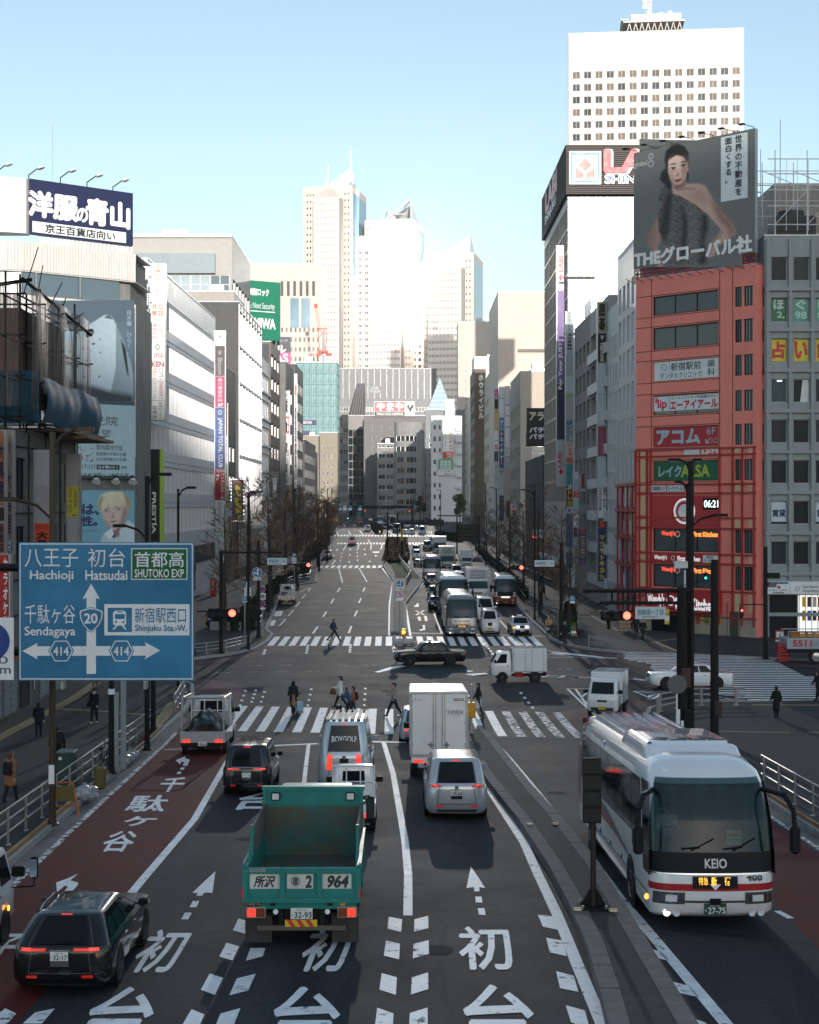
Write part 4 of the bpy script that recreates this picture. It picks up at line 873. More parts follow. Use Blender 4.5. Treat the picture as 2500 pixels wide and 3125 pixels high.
t=thg('cooling_tower','dark slatted cooling tower on the office roof edge','cooling tower',gbld.rut.location+Vector((1.3,2,31.9)));m=MB();m.box(0,3.4,0,2.4,0,2.6,sol('35393b'))
for k in range(9):m.box(.2,3.2,-.05,-.005,.3+.25*k,.42+.25*k,sol('17191a'))
m.bd('body',t);m=MB();m.lathe([(1.1,2.6),(1.1,3.1),(1.0,3.1),(1.0,2.7)],sol('35393b'),16,Matrix.Translation((1.6,1.2,0)));m.bd('fan_shroud',t)
# ---- tall hotel tower on the right
b=Bld('tall white slab tower with rows of curtained square windows',51.3,486,55.6,30,163,M('white_concrete',(.58,.56,.53),.6,var=.03),rz=-.1,name='office_tower',cat='tower')  # one even pale concrete colour
b.face('front',[(1.3+3.62*i,3.6+3.62*i)for i in range(15)],[(116.4+4.0*k,118.6+4.0*k)for k in range(9)],WIN_TOWER,.35,frame=WHITE,mull=1,cap=98)
b.fsh(1.0)
m=MB();OFT=sol('cfc9c0')
for i in range(9):
 x=18.5+i*2.0;m.tub((x,2,162.5),(x+1,2,166.3),.16,OFT,n=5);m.tub((x+2,2,162.5),(x+1,2,166.3),.16,OFT,n=5)
m.box(17.5,37,1,14,166.3,166.8,OFT);m.box(20,36,2,13,166.8,169.2,OFT);m.box(16.8,19,.5,14,166.9,167.2,WHITE)
for x in range(17,37,2):m.tub((x,.9,166.8),(x,.9,168),.05,WHITE,n=4)
m.bd('helipad_truss',b.rut)
t=thg('antenna_mast','white antenna mast with dishes on top of the tall slab tower','antenna',b.rut.location+Vector((26.5,5,169.5)));m=MB()
m.tub((0,0,0),(0,0,9),.3,WHITE,n=6);m.tub((.9,0,0),(.9,0,9),.12,WHITE,n=6)
for k in range(6):m.tub((-1.0,0,1+k*1.2),(1.3,0,1+k*1.2),.08,WHITE,n=4)
m.bd('mast',t)
for(x,z)in((-1.3,3.5),(-1.2,5.2),(.3,6),(7,1.5),(4,1)):
 m=MB();m.lathe([(0,0),(.5,.08),(.8,.3)],WHITE,12,Matrix.Translation((x,-.6,z))@Matrix.Rotation(R(80),4,'X'));m.tub((x,-.5,z),(x,.1,z),.07,WHITE);m.bd('dish',t)
 # ---- three towers in the sun
def park_tower(label,px0,px1,ptop,pbay,Y,bay0,bay1,peak,kind):
 x0=xat(px0,Y);w=(px1-px0)*Y/F/math.cos(R(11));h=zat(ptop,Y);z0=-2
 b=Bld(label,x0,Y+6,w,40,h,TOWERW,rz=-R(11),z0=z0,name='skyscraper',cat='skyscraper')
 k=Y/F;rowsP=[(h-(4.1*i)-5.8,h-4.1*i-4.4)for i in range(38)]
 a=(bay0-px0)*k;c=(bay1-px0)*k
 b.face('front',[(a*.25,a*.38),(a*.5,a*.63),(a*.75,a*.88),(c+(w-c)*.3,c+(w-c)*.42),(c+(w-c)*.6,c+(w-c)*.72)],rowsP,WIN_TOWER,.3,frame=WHITE,mull=0,cap=40)
 b.face('right',even(9,40,.55,2,2),rowsP[::2],WDK,.3,cap=60)
 b.bar('right',2,38,h-55,h-4,.05,.3,TOWERB)
 m=MB();hb=zat(pbay,Y)-z0;b.bar('front',a,c,0,hb,.05,5.5,TOWERY,m);m.bd('bay',b.rut)
 n=int((hb-40)/4.2)
 for i in range(n):
  m=MB();z=hb-3-i*4.2;b.bar('front',a+.5,c-.5,z-1.3,z,5.5,5.62,TOWERS,m);b.bar('front',a+.2,c-.2,z+.1,z+.35,5.5,6.0,TOWERW,m);m.bd('window_band',b.rut)
 m=MB();[b.bar('front',a+(c-a)*i/9-.2,a+(c-a)*i/9+.2,0,hb-1,5.5,6.2,TOWERY,m)for i in range(1,9)];m.bd('rib',b.rut)
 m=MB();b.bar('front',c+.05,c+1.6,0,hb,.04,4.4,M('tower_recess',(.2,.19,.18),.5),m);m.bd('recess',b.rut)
 m=MB();ar=b.bar
 for i in range(9 if kind=='mast' else 0):
  f=i/8;top=math.sin(math.pi*(.15+.7*f))*5;ar('front',a+1+(c-a-2)*i/9,a+.7+(c-a-2)*(i+1)/9,hb+1.5,hb+2+top,.05,.25,TOWERS,m)
 if kind=='mast':m.bd('arch_window',b.rut)
 m=MB();pm=M('roof_pyramid_metal',(.62,.64,.66),.35,metal=.2,var=.06)
 lx,rx=w*.34,w*.9;pz=zat(peak,Y)-z0
 if kind=='solid' or kind=='mast':
  m.mesh([(lx,6,h),(rx,6,h),(rx,30,h),(lx,30,h),(rx-1.2,16,pz if kind=='solid' else h+(pz-h)*.66)],[(0,1,4),(1,2,4),(2,3,4),(3,0,4)],pm)
  m.mesh([(w*.3,8,h),(w*.5,8,h),(w*.5,20,h),(w*.3,20,h),(w*.38,14,h+(pz-h)*.36)],[(0,1,4),(1,2,4),(2,3,4),(3,0,4)],pm)
 else:
  top=Vector((rx-1.5,16,pz))
  for p in((lx,6,h),(rx+1,6,h),(rx+1,30,h),(lx,30,h)):m.tub(p,top,.7,pm,n=6)
  m.mesh([(lx+1,7,h),(rx,7,h),(rx,28,h),(lx+1,28,h),(rx-1.6,16,pz-4)],[(1,2,4),(2,3,4),(3,0,4)],pm);m.tub((lx+2,6,h+1),(rx,6,h+1),.5,pm,n=6);m.tub((w*.55,9,h+5),(w*.82,9,h+5),.4,pm,n=5)
  m.mesh([(w*.38,8,h),(w*.62,8,h),(w*.62,20,h),(w*.38,20,h),(w*.53,12,h+(pz-h)*.42)],[(0,1,4),(1,2,4),(2,3,4),(3,0,4)],pm)
  t2=Vector((w*.38,14,h+(pz-h)*.62))
  for p in((w*.26,8,h),(w*.5,8,h),(w*.5,22,h),(w*.26,22,h)):m.tub(p,t2,.5,pm,n=5)
 m.bd('roof_pyramid',b.rut)
 if kind=='mast':
  m=MB();m.tub((rx-1.4,16,h+(pz-h)*.5),(rx-1.4,16,pz+2),.55,WHITE,r1=.3,n=6);m.tub((w*.4,14,h+4),(w*.4,14,h+(pz-h)*.75),.5,WHITE,r1=.25,n=6)
  for j in range(7):m.tub((rx-2.4,15,h+14+j*2.2),(rx-.4,15,h+14+j*2.2),.12,WHITE,n=4)
  m.bd('antenna',b.rut)
 b.fsh(.5);return b
park_tower('tallest of the three sunlit stepped skyscrapers, with antenna masts on its pyramid',924,1075,555,607,930,963,1042,452,'mast')
park_tower('middle sunlit skyscraper topped by an open pyramid frame',1112,1260,658,710,945,1130,1230,592,'open')
tb=park_tower('lowest sunlit skyscraper with a solid sloping pyramid and an added pane glowing for the reflected sun',1294,1446,760,820,930,1312,1414,698,'solid')
b=Bld('lower pale wing linking the tallest and the middle skyscraper',xat(1085,938),948,9,30,zat(712,940),TOWERW);b.face('front',even(2,9,.6,.3,.3),[(30+4.2*k,32+4.2*k)for k in range(34)],WIN_TOWER,.2,cap=40);b.fsh(.4)
b=Bld('lower pale wing linking the middle and the lowest skyscraper',xat(1256,938),950,10.5,30,zat(792,940),TOWERW);b.face('front',even(3,10.5,.6,.3,.3),[(30+4.2*k,32+4.2*k)for k in range(30)],WIN_TOWER,.2,cap=40);b.fsh(.4)
GLINT=M('sun_glint_emitter',(.9,.9,.88),.1,var=0,emit=5600.0,ecol=(1.0,.93,.85))  # added emitter standing in for the sun reflected off tower glass
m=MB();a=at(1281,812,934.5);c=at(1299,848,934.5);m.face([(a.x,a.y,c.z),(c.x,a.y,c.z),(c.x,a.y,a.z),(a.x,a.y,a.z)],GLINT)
mm_=Matrix.Translation(tb.rut.location)@Matrix.Rotation(tb.rut.rotation_euler.z,4,'Z');inv=mm_.inverted();m.v=[tuple(inv@Vector(v))for v in m.v];m.bd('added_glint_pane',tb.rut)
# ---- unseen blocks added behind the viewpoint, shaped to keep the low sun off the street
b=Bld('wide unseen block added far behind the viewpoint to shade the street',-250,-740,362,40,125,CONC,z0=2,name='shade_block');b.face('back',even(30,362,.7,1,1),[(60+8*k,65+8*k)for k in range(8)],cap=30);b.fsh(1)
b=Bld('taller unseen block added far behind the viewpoint to shade the street',113,-740,260,40,141,BEIGE,z0=2,name='shade_block');b.face('back',even(24,260,.7,1,1),[(60+8*k,65+8*k)for k in range(9)],cap=30);b.fsh(1)
# ================================================================== SIGNS ON THE BUILDINGS
K1=(0,480,2.464);K2b=(0,1100,2.464);K7=(600,1000,1.725);K6b=(600,400,1.725);K4r=(1600,900,1.917);KB=(1600,0,1.917);KY=(1400,850,2.874);KW=(1480,1300,3.081)
WH=sol('f0efec',.45);W2=sol('dcdedd',.45);GRY=sol('9ea6aa',.45);LGR=sol('b9c4c9',.45);DKB=sol('23284c',.4);NAVY=sol('1b2140',.4)
ORG=sol('c4542a',.45);CRIM=sol('9c1530',.45);MAG=sol('a3225a',.45);BLU=sol('2d4a86',.45);MBLU=sol('3a5d9a',.45);BLK=sol('14161a',.5);YEL=sol('d9c437',.45);PAPER=sol('d8d4c8',.5);PINKT=sol('b07088',.5);SKYB=sol('2e86b8',.4);TEALS=sol('2f8f8a',.45)
def cs(crop,x0,y0,x1,y1):return(*cv(crop,x0,y0),*cv(crop,x1,y1))
def face_panel(name,label,cat,p0,p1,z0,z1,bgm,th=.3,edge=None):
 """sign panel standing between two plan points, facing the side right of p0->p1 turned toward the viewer"""
 p0,p1=Vector((*p0,0)),Vector((*p1,0));d=p1-p0;rz=math.atan2(d.y,d.x)
 rut=thg(name,label,cat,(p0.x,p0.y,z0),rz);mb=MB();mb.box(0,d.length,0,th,0,z1-z0,edge or bgm)
 fr=Fr((0,0,z1-z0),(1,0,0),(0,-1,0),d.length,z1-z0)
 mb.face([fr.p(0,1,.004),fr.p(1,1,.004),fr.p(1,0,.004),fr.p(0,0,.004)],bgm);mb.bd('panel',rut)
 return rut,fr
def quadmap(tl,tr,br,bl):
 """pixel -> face fractions for a board seen as a quadrilateral with upright sides"""
 def f(x,y):
  fx=(x-tl[0])/(tr[0]-tl[0]);t=tl[1]+(tr[1]-tl[1])*fx;b=bl[1]+(br[1]-bl[1])*fx
  return fx,(y-t)/(b-t)
 return f
def soft(poly,X,Y,blur):
 """soft edged inside mask of a polygon on a pixel grid"""
 out=np.zeros(X.shape)
 for dx,dy in((0,0),(1,0),(-1,0),(0,1),(0,-1),(.7,.7),(-.7,.7),(.7,-.7),(-.7,-.7)):
  x,y=X+dx*blur,Y+dy*blur;ins=np.zeros(X.shape,bool);n=len(poly)
  for i in range(n):
   (x0,y0),(x1,y1)=poly[i],poly[(i+1)%n]
   if y0==y1:continue
   c=((y0>y)!=(y1>y))&(x<(x1-x0)*(y-y0)/(y1-y0)+x0);ins^=c
  out+=ins
 return out/9
def print_picture(rut,fr,q,x0,y0,x1,y1,nx,ny,base,layers,name='picture',d=.012,grain=.03):
 """printed picture: layers of (polygon, srgb hex, edge blur, (gx, gy, amount)) mixed over a base on a fine grid of cells"""
 xs=np.linspace(x0,x1,nx);ys=np.linspace(y0,y1,ny);X,Y=np.meshgrid(xs,ys);col=np.ones((ny,nx,3))*np.array(hexc(base))
 rg=np.random.default_rng(5)
 for L_ in layers:
  poly,hx,bl=L_[0],L_[1],L_[2];m=soft(poly,X,Y,bl);c=np.array(hexc(hx))*np.ones((ny,nx,1));px=[p[0]for p in poly];py=[p[1]for p in poly]
  if len(L_)>3 and L_[3]:gx,gy,am=L_[3];c=c*(1+am*(gx*(2*(X-min(px))/(max(px)-min(px))-1)+gy*(2*(Y-min(py))/(max(py)-min(py))-1)))[...,None]
  if len(L_)>4 and L_[4]:k,am=L_[4];c=c*(1+am*np.sin(k*X+3*np.sin(Y*k*.31+X*k*.2)+2.5*np.sin(X*k*.43-Y*k*.62)))[...,None]
  col=col*(1-m[...,None])+np.clip(c,0,1)*m[...,None]
 col*=1+rg.normal(0,grain,(ny,nx,1));mm=M('printed_picture',(.5,.5,.5),.5,var=0)
 if not mm.get('ok'):
  mm['ok']=1;n=mm.node_tree;at_=n.nodes.new('ShaderNodeVertexColor');at_.layer_name='print';n.links.new(at_.outputs[0],n.nodes['Principled BSDF'].inputs['Base Color'])
 V=[fr.p(*q(x,y),d)for y in ys for x in xs];me=bpy.data.meshes.new(name);me.from_pydata([tuple(v)for v in V],[],[(j*nx+i,j*nx+i+1,j*nx+nx+i+1,j*nx+nx+i)for j in range(ny-1)for i in range(nx-1)]);me.materials.append(mm)
 ca=me.color_attributes.new('print','FLOAT_COLOR','POINT');ca.data.foreach_set('color',np.concatenate([np.clip(col,0,1),np.ones((ny,nx,1))],-1).astype(np.float32).ravel());return link(me,name,rut)
def ell(cx,cy,rx,ry,a=0.,n=24):return[(cx+rx*math.cos(t)*math.cos(a)-ry*math.sin(t)*math.sin(a),cy+rx*math.cos(t)*math.sin(a)+ry*math.sin(t)*math.cos(a))for t in[2*math.pi*i/n for i in range(n)]]
def texts(rut,fr,lst,name='lettering',d=.03):
 mb=MB()
 for it in lst:ptx(mb,fr,*it[:6],bold=it[6]if len(it)>6 else .02,mode=it[7]if len(it)>7 else 'h',d=d,slant=it[8]if len(it)>8 else 0)
 return mb.bd(name,rut)
 # ---- dark blue clothing store sign on the rounded corner
rut,fr=face_panel('rooftop_sign','dark blue rooftop billboard with bold white lettering over the rounded corner store','billboard',(-32.3,127.95),(-24.6,134.05),33.8,38.5,DKB,.5,SL)
texts(rut,fr,[('洋服',.0,.22,.45,.66,WH,.055),('の',.45,.42,.55,.66,WH,.05),('青山',.545,.22,.96,.68,WH,.055)])
mb=MB();prc(mb,fr,.03,.76,.93,.96,WH,.012);mb.bd('coloured_field',rut);texts(rut,fr,[('京王百貨店向い',.15,.785,.82,.94,INK,.03)],d=.02)
mb=MB();plan_prism(mb,[(-45,126.9),(-37,126.9),(-34.4,127.05),(-33.2,127.4),(-32.5,127.75),(-32.5,129),(-45,129)],33.8,38.45,sol('e6e0dc',.4));o=mb.bd('rooftop_sign');tag(o,'blank curved white rooftop panel joined to the dark blue billboard','billboard')
for i,(px,py)in enumerate(((20,100),(262,125),(500,145),(700,180),(895,215))):
 a=at(*cv(K1,px,py+20),128+i*1.2);t=thg('billboard_lamp','white %s lamp on an arm above the %s'%(('hooded','round')[i==1],('blank white panel','seam of the rounded sign','left part of the dark blue billboard','middle of the dark blue billboard','right end of the dark blue billboard')[i]),'lamp',(a.x,a.y,a.z-.6),group='lamps over the rounded billboard')
 m=MB();m.path([(-.6,.3,-.2),(-.6,.3,.8),(.5,-.6,1.25)],.05,DS);m.bd('arm',t);m=MB();m.lathe([(0,.18),(.2,.14),(.33,-.08),(.28,-.1),(0,-.02)],WHITE,12,Matrix.Translation((.7,-.75,1.2))@Matrix.Rotation(R(-20),4,'Y'));m.bd('lamp_shade',t)
mb=MB();mb.tub((-31.5,133,33.2),(-31.5,133,44.5),.03,SL);tag(mb.bd('lightning_rod'),'thin lightning rod rising behind the dark blue billboard','rod')
# ---- temple hall billboard (photo of a white building, text panel below)
p0,p1=Vector((-30.85,129.0)),Vector((-24.6,133.95));nn=Vector((.62,-.78))*.35
rut,fr=face_panel('wall_billboard','tall wall billboard picturing a white wedge shaped hall above a pale text panel','billboard',p0+nn,p1+nn,13.1,28.3,sol('46545f',.5,var=.2),.25,SL)
q=quadmap((375,1090),(970,1150),(965,890+1527.7),(370,2417))
print_picture(rut,fr,q,382,1096,964,1850,130,170,'4d5c68',[([(380,1300),(960,1330),(960,1860),(380,1860)],'5b7484',90),([(455,1480),(480,1300),(520,1310),(560,1335),(600,1300),(520,1400)],'7fb0c6',14),([(455,1470),(480,1410),(620,1290),(742,1210),(770,1202),(800,1212),(835,1280),(836,1700),(800,1790),(520,1710),(455,1600)],'a3b6c0',4,(.5,.8,.28),(.05,.03)),([(835,1280),(880,1380),(935,1540),(960,1650),(966,1860),(820,1830),(795,1780),(832,1600)],'8295a0',5,(.5,.8,.3)),([(380,1650),(520,1700),(700,1740),(800,1775),(962,1800),(962,1860),(380,1860)],'39454e',18),([(745,1228),(768,1206),(792,1206),(812,1240),(795,1236),(768,1230)],'46525b',3),(ell(652,1330,25,25),'44515a',3),([(868,1382),(905,1460),(925,1640),(923,1672),(907,1610),(886,1500)],'1d2328',3)]+[([(x,y),(x+w,y-6),(x+w,y+8),(x,y+14)],'37434b',2)for x,y,w in((500,1470,14),(590,1450,14),(660,1415,22),(715,1382,8),(560,1505,10),(715,1480,8),(540,1570,8),(615,1540,8),(600,1660,14),(705,1658,12),(500,1520,10))],d=.02)
mb=MB();prc(mb,fr,.0,.575,1,.985,sol('a9c6d0',.5),.05);mb.bd('coloured_field',rut)
q2=lambda x,y:q(x,y+1527.7)
def qt(t,x0,y0,x1,y1,m=INK,bold=.0,mode='h'):
 a=q2(x0,y0);b=q2(x1,y1);return(t,a[0],a[1],b[0],b[1],m,bold,mode)
texts(rut,fr,[qt('新宿',635,350,708,392),qt('瑠璃光院',480,418,845,500),qt('白蓮華堂',500,518,792,585),qt('室内墓所付設',690,640,882,682),qt('管理費が不要のお墓',690,695,905,725),qt('永代使用権付のお墓',690,735,905,763),qt('17-177',590,790,684,822),qt('代々木方面へ 2本目右折',560,848,925,882,INK,.01)],d=.06)
mb=MB();a,b_=q2(692,788),q2(857,825);prc(mb,fr,a[0],a[1],b_[0],b_[1],NAVY,.06);mb.bd('coloured_field',rut);texts(rut,fr,[qt('白き華ひらく',705,795,845,818,WH,.01),qt('検索',870,795,912,818)],d=.07)
a,b_=q(908,1165),q(945,1500);texts(rut,fr,[('白き華、ひらく。',a[0],a[1],b_[0],b_[1],sol('9db4c0'),.0,'v')],d=.06)
mb=MB();random.seed(3)
for i in range(40):x,y=random.uniform(520,668),random.uniform(660,765);a=q2(x,y);prg(mb,fr,a[0],a[1],0,.009,sol(random.choice(['a8616c','8a4b5c','9c7a8e'])),.065,6)
mb.bd('picture',rut)
# ---- portrait billboard under the lamps
e=Vector((.97,.768)).normalized();o0=Vector((-28.6,130.85))+nn;o1=Vector((-24.6,133.95))+nn
rut,fr=face_panel('wall_billboard','pale blue billboard with the portrait of a blond haired person in a white shirt','billboard',o0,o1,6.8,12.05,sol('6fa9c0',.5),.25,SL)
q=quadmap((590,985),(950,985),(950,1520),(590,1520));HB=sol('d6cfae',.5);HB2=sol('a39a7c',.5);SK=sol('cbb6ac',.5);SK2=sol('a08d88',.5)
print_picture(rut,fr,q,592,987,948,1518,100,140,'76aec4',[([(735,1370),(690,1518),(950,1518),(950,1290),(900,1250),(850,1335),(790,1318)],'c3d6de',5,(.6,.4,.25)),([(770,1285),(785,1380),(830,1410),(885,1320),(885,1220)],'8d7774',8,(.6,.2,.3)),([(722,1150),(729,1240),(757,1297),(793,1342),(815,1342),(855,1300),(890,1240),(906,1150),(895,1080),(740,1080)],'d6c0b6',5,(.7,.1,.16)),([(880,1100),(907,1150),(892,1240),(858,1302),(826,1335),(852,1240),(868,1160)],'9c8580',14),([(730,1235),(757,1297),(793,1340),(775,1280)],'a8928c',10),([(800,1170),(812,1225),(795,1235),(786,1224),(796,1200)],'b59c93',6),(ell(790,1229,7,3.5),'8f736c',3),(ell(806,1226,5,3),'86695f',3),(ell(752,1168,20,9,-.1),'8c746e',6),(ell(838,1156,21,9,-.15),'8c746e',6),(ell(752,1168,15,5,-.1),'d8d4d2',3),(ell(838,1156,15,5,-.15),'d8d4d2',3),(ell(753,1168,6,5),'3a3f4c',2),(ell(839,1156,6,5),'3a3f4c',2),([(732,1165),(752,1158),(772,1163),(752,1162)],'2a2422',2),([(817,1155),(838,1146),(858,1148),(838,1150)],'2a2422',2),([(728,1152),(770,1140),(771,1147),(730,1158)],'9c8c72',3),([(812,1136),(862,1124),(862,1132),(813,1145)],'9c8c72',3),([(772,1264),(795,1256),(812,1258),(832,1250),(820,1266),(795,1274)],'9a686a',3),([(774,1264),(800,1264),(830,1253),(800,1267)],'5e3438',2),([(712,1168),(693,1100),(716,1025),(778,995),(860,997),(910,1040),(922,1120),(902,1178),(895,1120),(862,1090),(842,1142),(822,1100),(792,1142),(765,1110),(738,1160),(722,1188)],'d9d2b4',6,(-.4,-.3,.25),(.55,.12)),([(870,1005),(911,1042),(921,1120),(902,1176),(896,1110),(884,1050)],'958a68',10,None,(.6,.2)),([(716,1030),(740,1040),(720,1120),(724,1180),(705,1150),(696,1100)],'a89c78',9,None,(.6,.2)),([(795,1350),(812,1350),(816,1410),(793,1410)],'5a2a6a',3),([(740,1375),(790,1320),(808,1372),(780,1425)],'e6eef2',3),([(842,1352),(882,1270),(902,1332),(850,1412)],'d2dee4',3)])
texts(rut,fr,[('は、',*q(594,1110),*q(700,1200),sol('2c3f66'),.05),('性。',*q(588,1215),*q(690,1300),sol('2c3f66'),.05),('が大切です。',*q(590,1335),*q(698,1355),sol('2c3f66'),.0)])
for i,px in enumerate((690,822,945)):
 f=(px-590)/360;p=o0.lerp(o1,min(.97,f));t=thg('billboard_lamp','white floodlight over the portrait billboard, %s'%('at the fringe above the blue lettering','above the blond hair','by the outer corner')[i],'lamp',(p.x,p.y,12.9),group='floodlights over the portrait billboard')
 m=MB();m.box(-.45,.05,-.2,.2,.1,.5,DS);m.bd('arm',t);m=MB();m.lathe([(0,.2),(.2,.16),(.42,-.15),(0,-.1)],WHITE,10,Matrix.Translation((.1,-.6,0))@Matrix.Rotation(R(-35),4,'X'));m.bd('lamp_shade',t)
 # ---- vertical signs of the white office
def stack(name,label,x0,x1,Y,items,th=.9,group=None):
 """vertical projecting sign of stacked panels; items (y0, y1, bg, [(text, fx0, fy0, fx1, fy1, mat, bold, mode)...])"""
 y0,y1=items[0][0],items[-1][1];a=at(x0,y0,Y);w=(x1-x0)*Y/F;h=(y1-y0)*Y/F
 rut=thg(name,label,'sign',(a.x,Y,a.z-h),0,group);fr=Fr((0,0,h),(1,0,0),(0,-1,0),w,h)
 mb=MB();mb.box(0,w,.02,th,0,h,GRY);mb.box(-.06,0,.0,th,0,h,SL);mb.box(w,w+.06,.0,th,0,h,SL);mb.bd('frame',rut);tx=MB()
 for(a0,a1,bgm,tl)in items:
  f0,f1=(a0-y0)/(y1-y0),(a1-y0)/(y1-y0);m=MB();g_=.04/h
  prc(m,fr,.02,f0+g_,.98,f1-g_,bgm,.002);m.bd('panel',rut)
  for(t,u0,v0,u1,v1,mt,bo,mo)in tl:ptx(tx,fr,t,u0,f0+(f1-f0)*v0,u1,f0+(f1-f0)*v1,mt,bo,mo,d=.014)
 if tx.f:tx.bd('lettering',rut)
 return rut
stack('projecting_sign','white column of stacked office signs on the near corner of the white building',460,502,144.6,[(803,862,WH,[('久保ビル',.3,.1,.72,.9,ORG,.02,'v')]),(862,922,W2,[('Bloom',.35,.35,.68,.92,PINKT,0,'r'),('◎',.35,.08,.68,.3,PINKT,0,'v')]),(922,982,WH,[('共立',.06,.08,.95,.36,ORG,.02,'h'),('美容',.06,.42,.95,.7,ORG,.02,'h'),('外科・歯科',.06,.78,.95,.95,ORG,0,'h')]),(982,1041,W2,[('〜品川',.55,.1,.95,.75,CRIM,.0,'v'),('美容外科',.1,.08,.5,.92,MAG,0,'v')]),(1041,1102,W2,[('JTCC',.25,.62,.95,.85,CRIM,.03,'h'),('◎',.3,.08,.75,.5,INK,0,'v')]),(1102,1163,WH,[('KEN',.08,.04,.95,.28,CRIM,.03,'h'),('パソコン',.55,.3,.95,.97,INK,.01,'v'),('スクール',.1,.3,.5,.97,CRIM,.01,'v')]),(1163,1222,W2,[('望星新宿南口',.6,.05,.92,.95,CRIM,0,'v'),('クリニック',.12,.05,.46,.95,INK,0,'v')]),(1222,1283,W2,[('新宿ロイヤル',.58,.06,.9,.94,INK,0,'v'),('診療所',.15,.25,.48,.94,INK,0,'v')])])
stack('projecting_sign','black vertical bank sign with white sideways lettering and a lime edge',455,488,144.0,[(1370,1760,BLK,[('PRESTÍA',.28,.34,.72,.66,WH,.03,'r'),('▰',.3,.69,.75,.76,LIME,0,'v'),('SMBC',.35,.8,.65,.95,WH,0,'r')])],th=.6)
m=MB();a=at(489,1370,143.99);m.box(0,.26,0,.6,-390*144/F,0,sol('a8cf2e',.4));tag(m.bd('sign_edge',None,a),'lime green edge strip beside the black bank sign','sign')
stack('projecting_sign','tall colourful column of stacked tenant signs past the far end of the white building',656,687,191.5,[(1008,1055,WH,[('久保ビル',.3,.08,.7,.92,INK,.02,'v')]),(1055,1148,sol('4a3d42'),[('Bloom',.3,.4,.72,.95,GRY,0,'r'),('❀',.25,.1,.75,.32,GRY,0,'v')]),(1148,1243,MAG,[('品川美容外科',.28,.04,.75,.84,W2,0,'v'),('6F',.3,.87,.8,.97,WH,.01,'h')]),(1243,1432,BLU,[('JAPAN TOTAL CLUB',.25,.17,.75,.97,LGR,.03,'r'),('◎',.25,.03,.8,.13,LGR,0,'v')]),(1432,1527,sol('8f1626'),[('KEN',.2,.03,.95,.1,WH,0,'h'),('4',.1,.14,.42,.26,WH,0,'h'),('F',.15,.28,.4,.36,WH,0,'h'),('パソコンスクール',.5,.12,.95,.97,WH,.01,'v')]),(1527,1622,LGR,[('望星新宿南口クリニック',.3,.05,.62,.95,CRIM,0,'v')]),(1622,1718,LGR,[('IIIS',.2,.08,.8,.2,TEALS,0,'h'),('新宿ロイヤル診療所',.22,.28,.58,.97,INK,.01,'v'),('人間ドック',.65,.3,.9,.7,CRIM,0,'v')])])
stack('projecting_sign','narrow red and white sign strip with yellow lower panels behind the tenant column',688,692.5+2,199,[(1230,1330,sol('a0442a'),[]),(1330,1415,WH,[('レストラン',.1,.05,.9,.95,RED,.02,'v')]),(1418,1465,sol('1f6a4a'),[('サロン',.1,.1,.9,.9,WH,0,'v')]),(1466,1550,BLK,[('まんが喫茶',.0,.05,1,.95,YEL,.04,'v')]),(1552,1605,LGR,[('レストラン',.2,.05,.8,.95,INK,0,'v')]),(1620,1682,BLK,[('まんが喫茶',.0,.02,1,.98,YEL,.04,'v')])],th=.5)
rut=stack('projecting_sign','manga cafe sign with thick yellow characters and a border of lit bulbs',706,744,206,[(1463,1590,sol('3d3b46'),[('24H営業',.18,.03,.85,.1,ORG,.02,'h'),('まんが',.22,.12,.8,.56,YEL,.06,'v'),('喫茶',.3,.56,.85,.82,YEL,.05,'v'),('マンボー',.05,.68,.3,.97,PINKT,0,'v'),('3F',.5,.86,.8,.96,YEL,.02,'h')])],th=.5)
mb=MB();BULB=M('lit_bulb',(.9,.9,.9),.4,var=0,emit=2.2,ecol=(.85,.95,1));w,h=38*206/F,127*206/F
for i in range(13):[mb.box(x-.05,x+.05,-.09,-.015,h*i/12-.06,h*i/12+.06,BULB)for x in(0,w)]
for i in range(1,5):[mb.box(w*i/5-.06,w*i/5+.06,-.09,-.015,z-.06,z+.06,BULB)for z in(0,h)]
mb.bd('bulb_border',rut)
stack('projecting_sign','pale sign board with a red pattern hanging below the manga cafe sign',693,706,203,[(1535,1575,LGR,[]),(1575,1620,sol('8a5a50'),[('3F',.2,.2,.8,.5,YEL,0,'h')])],th=.4)
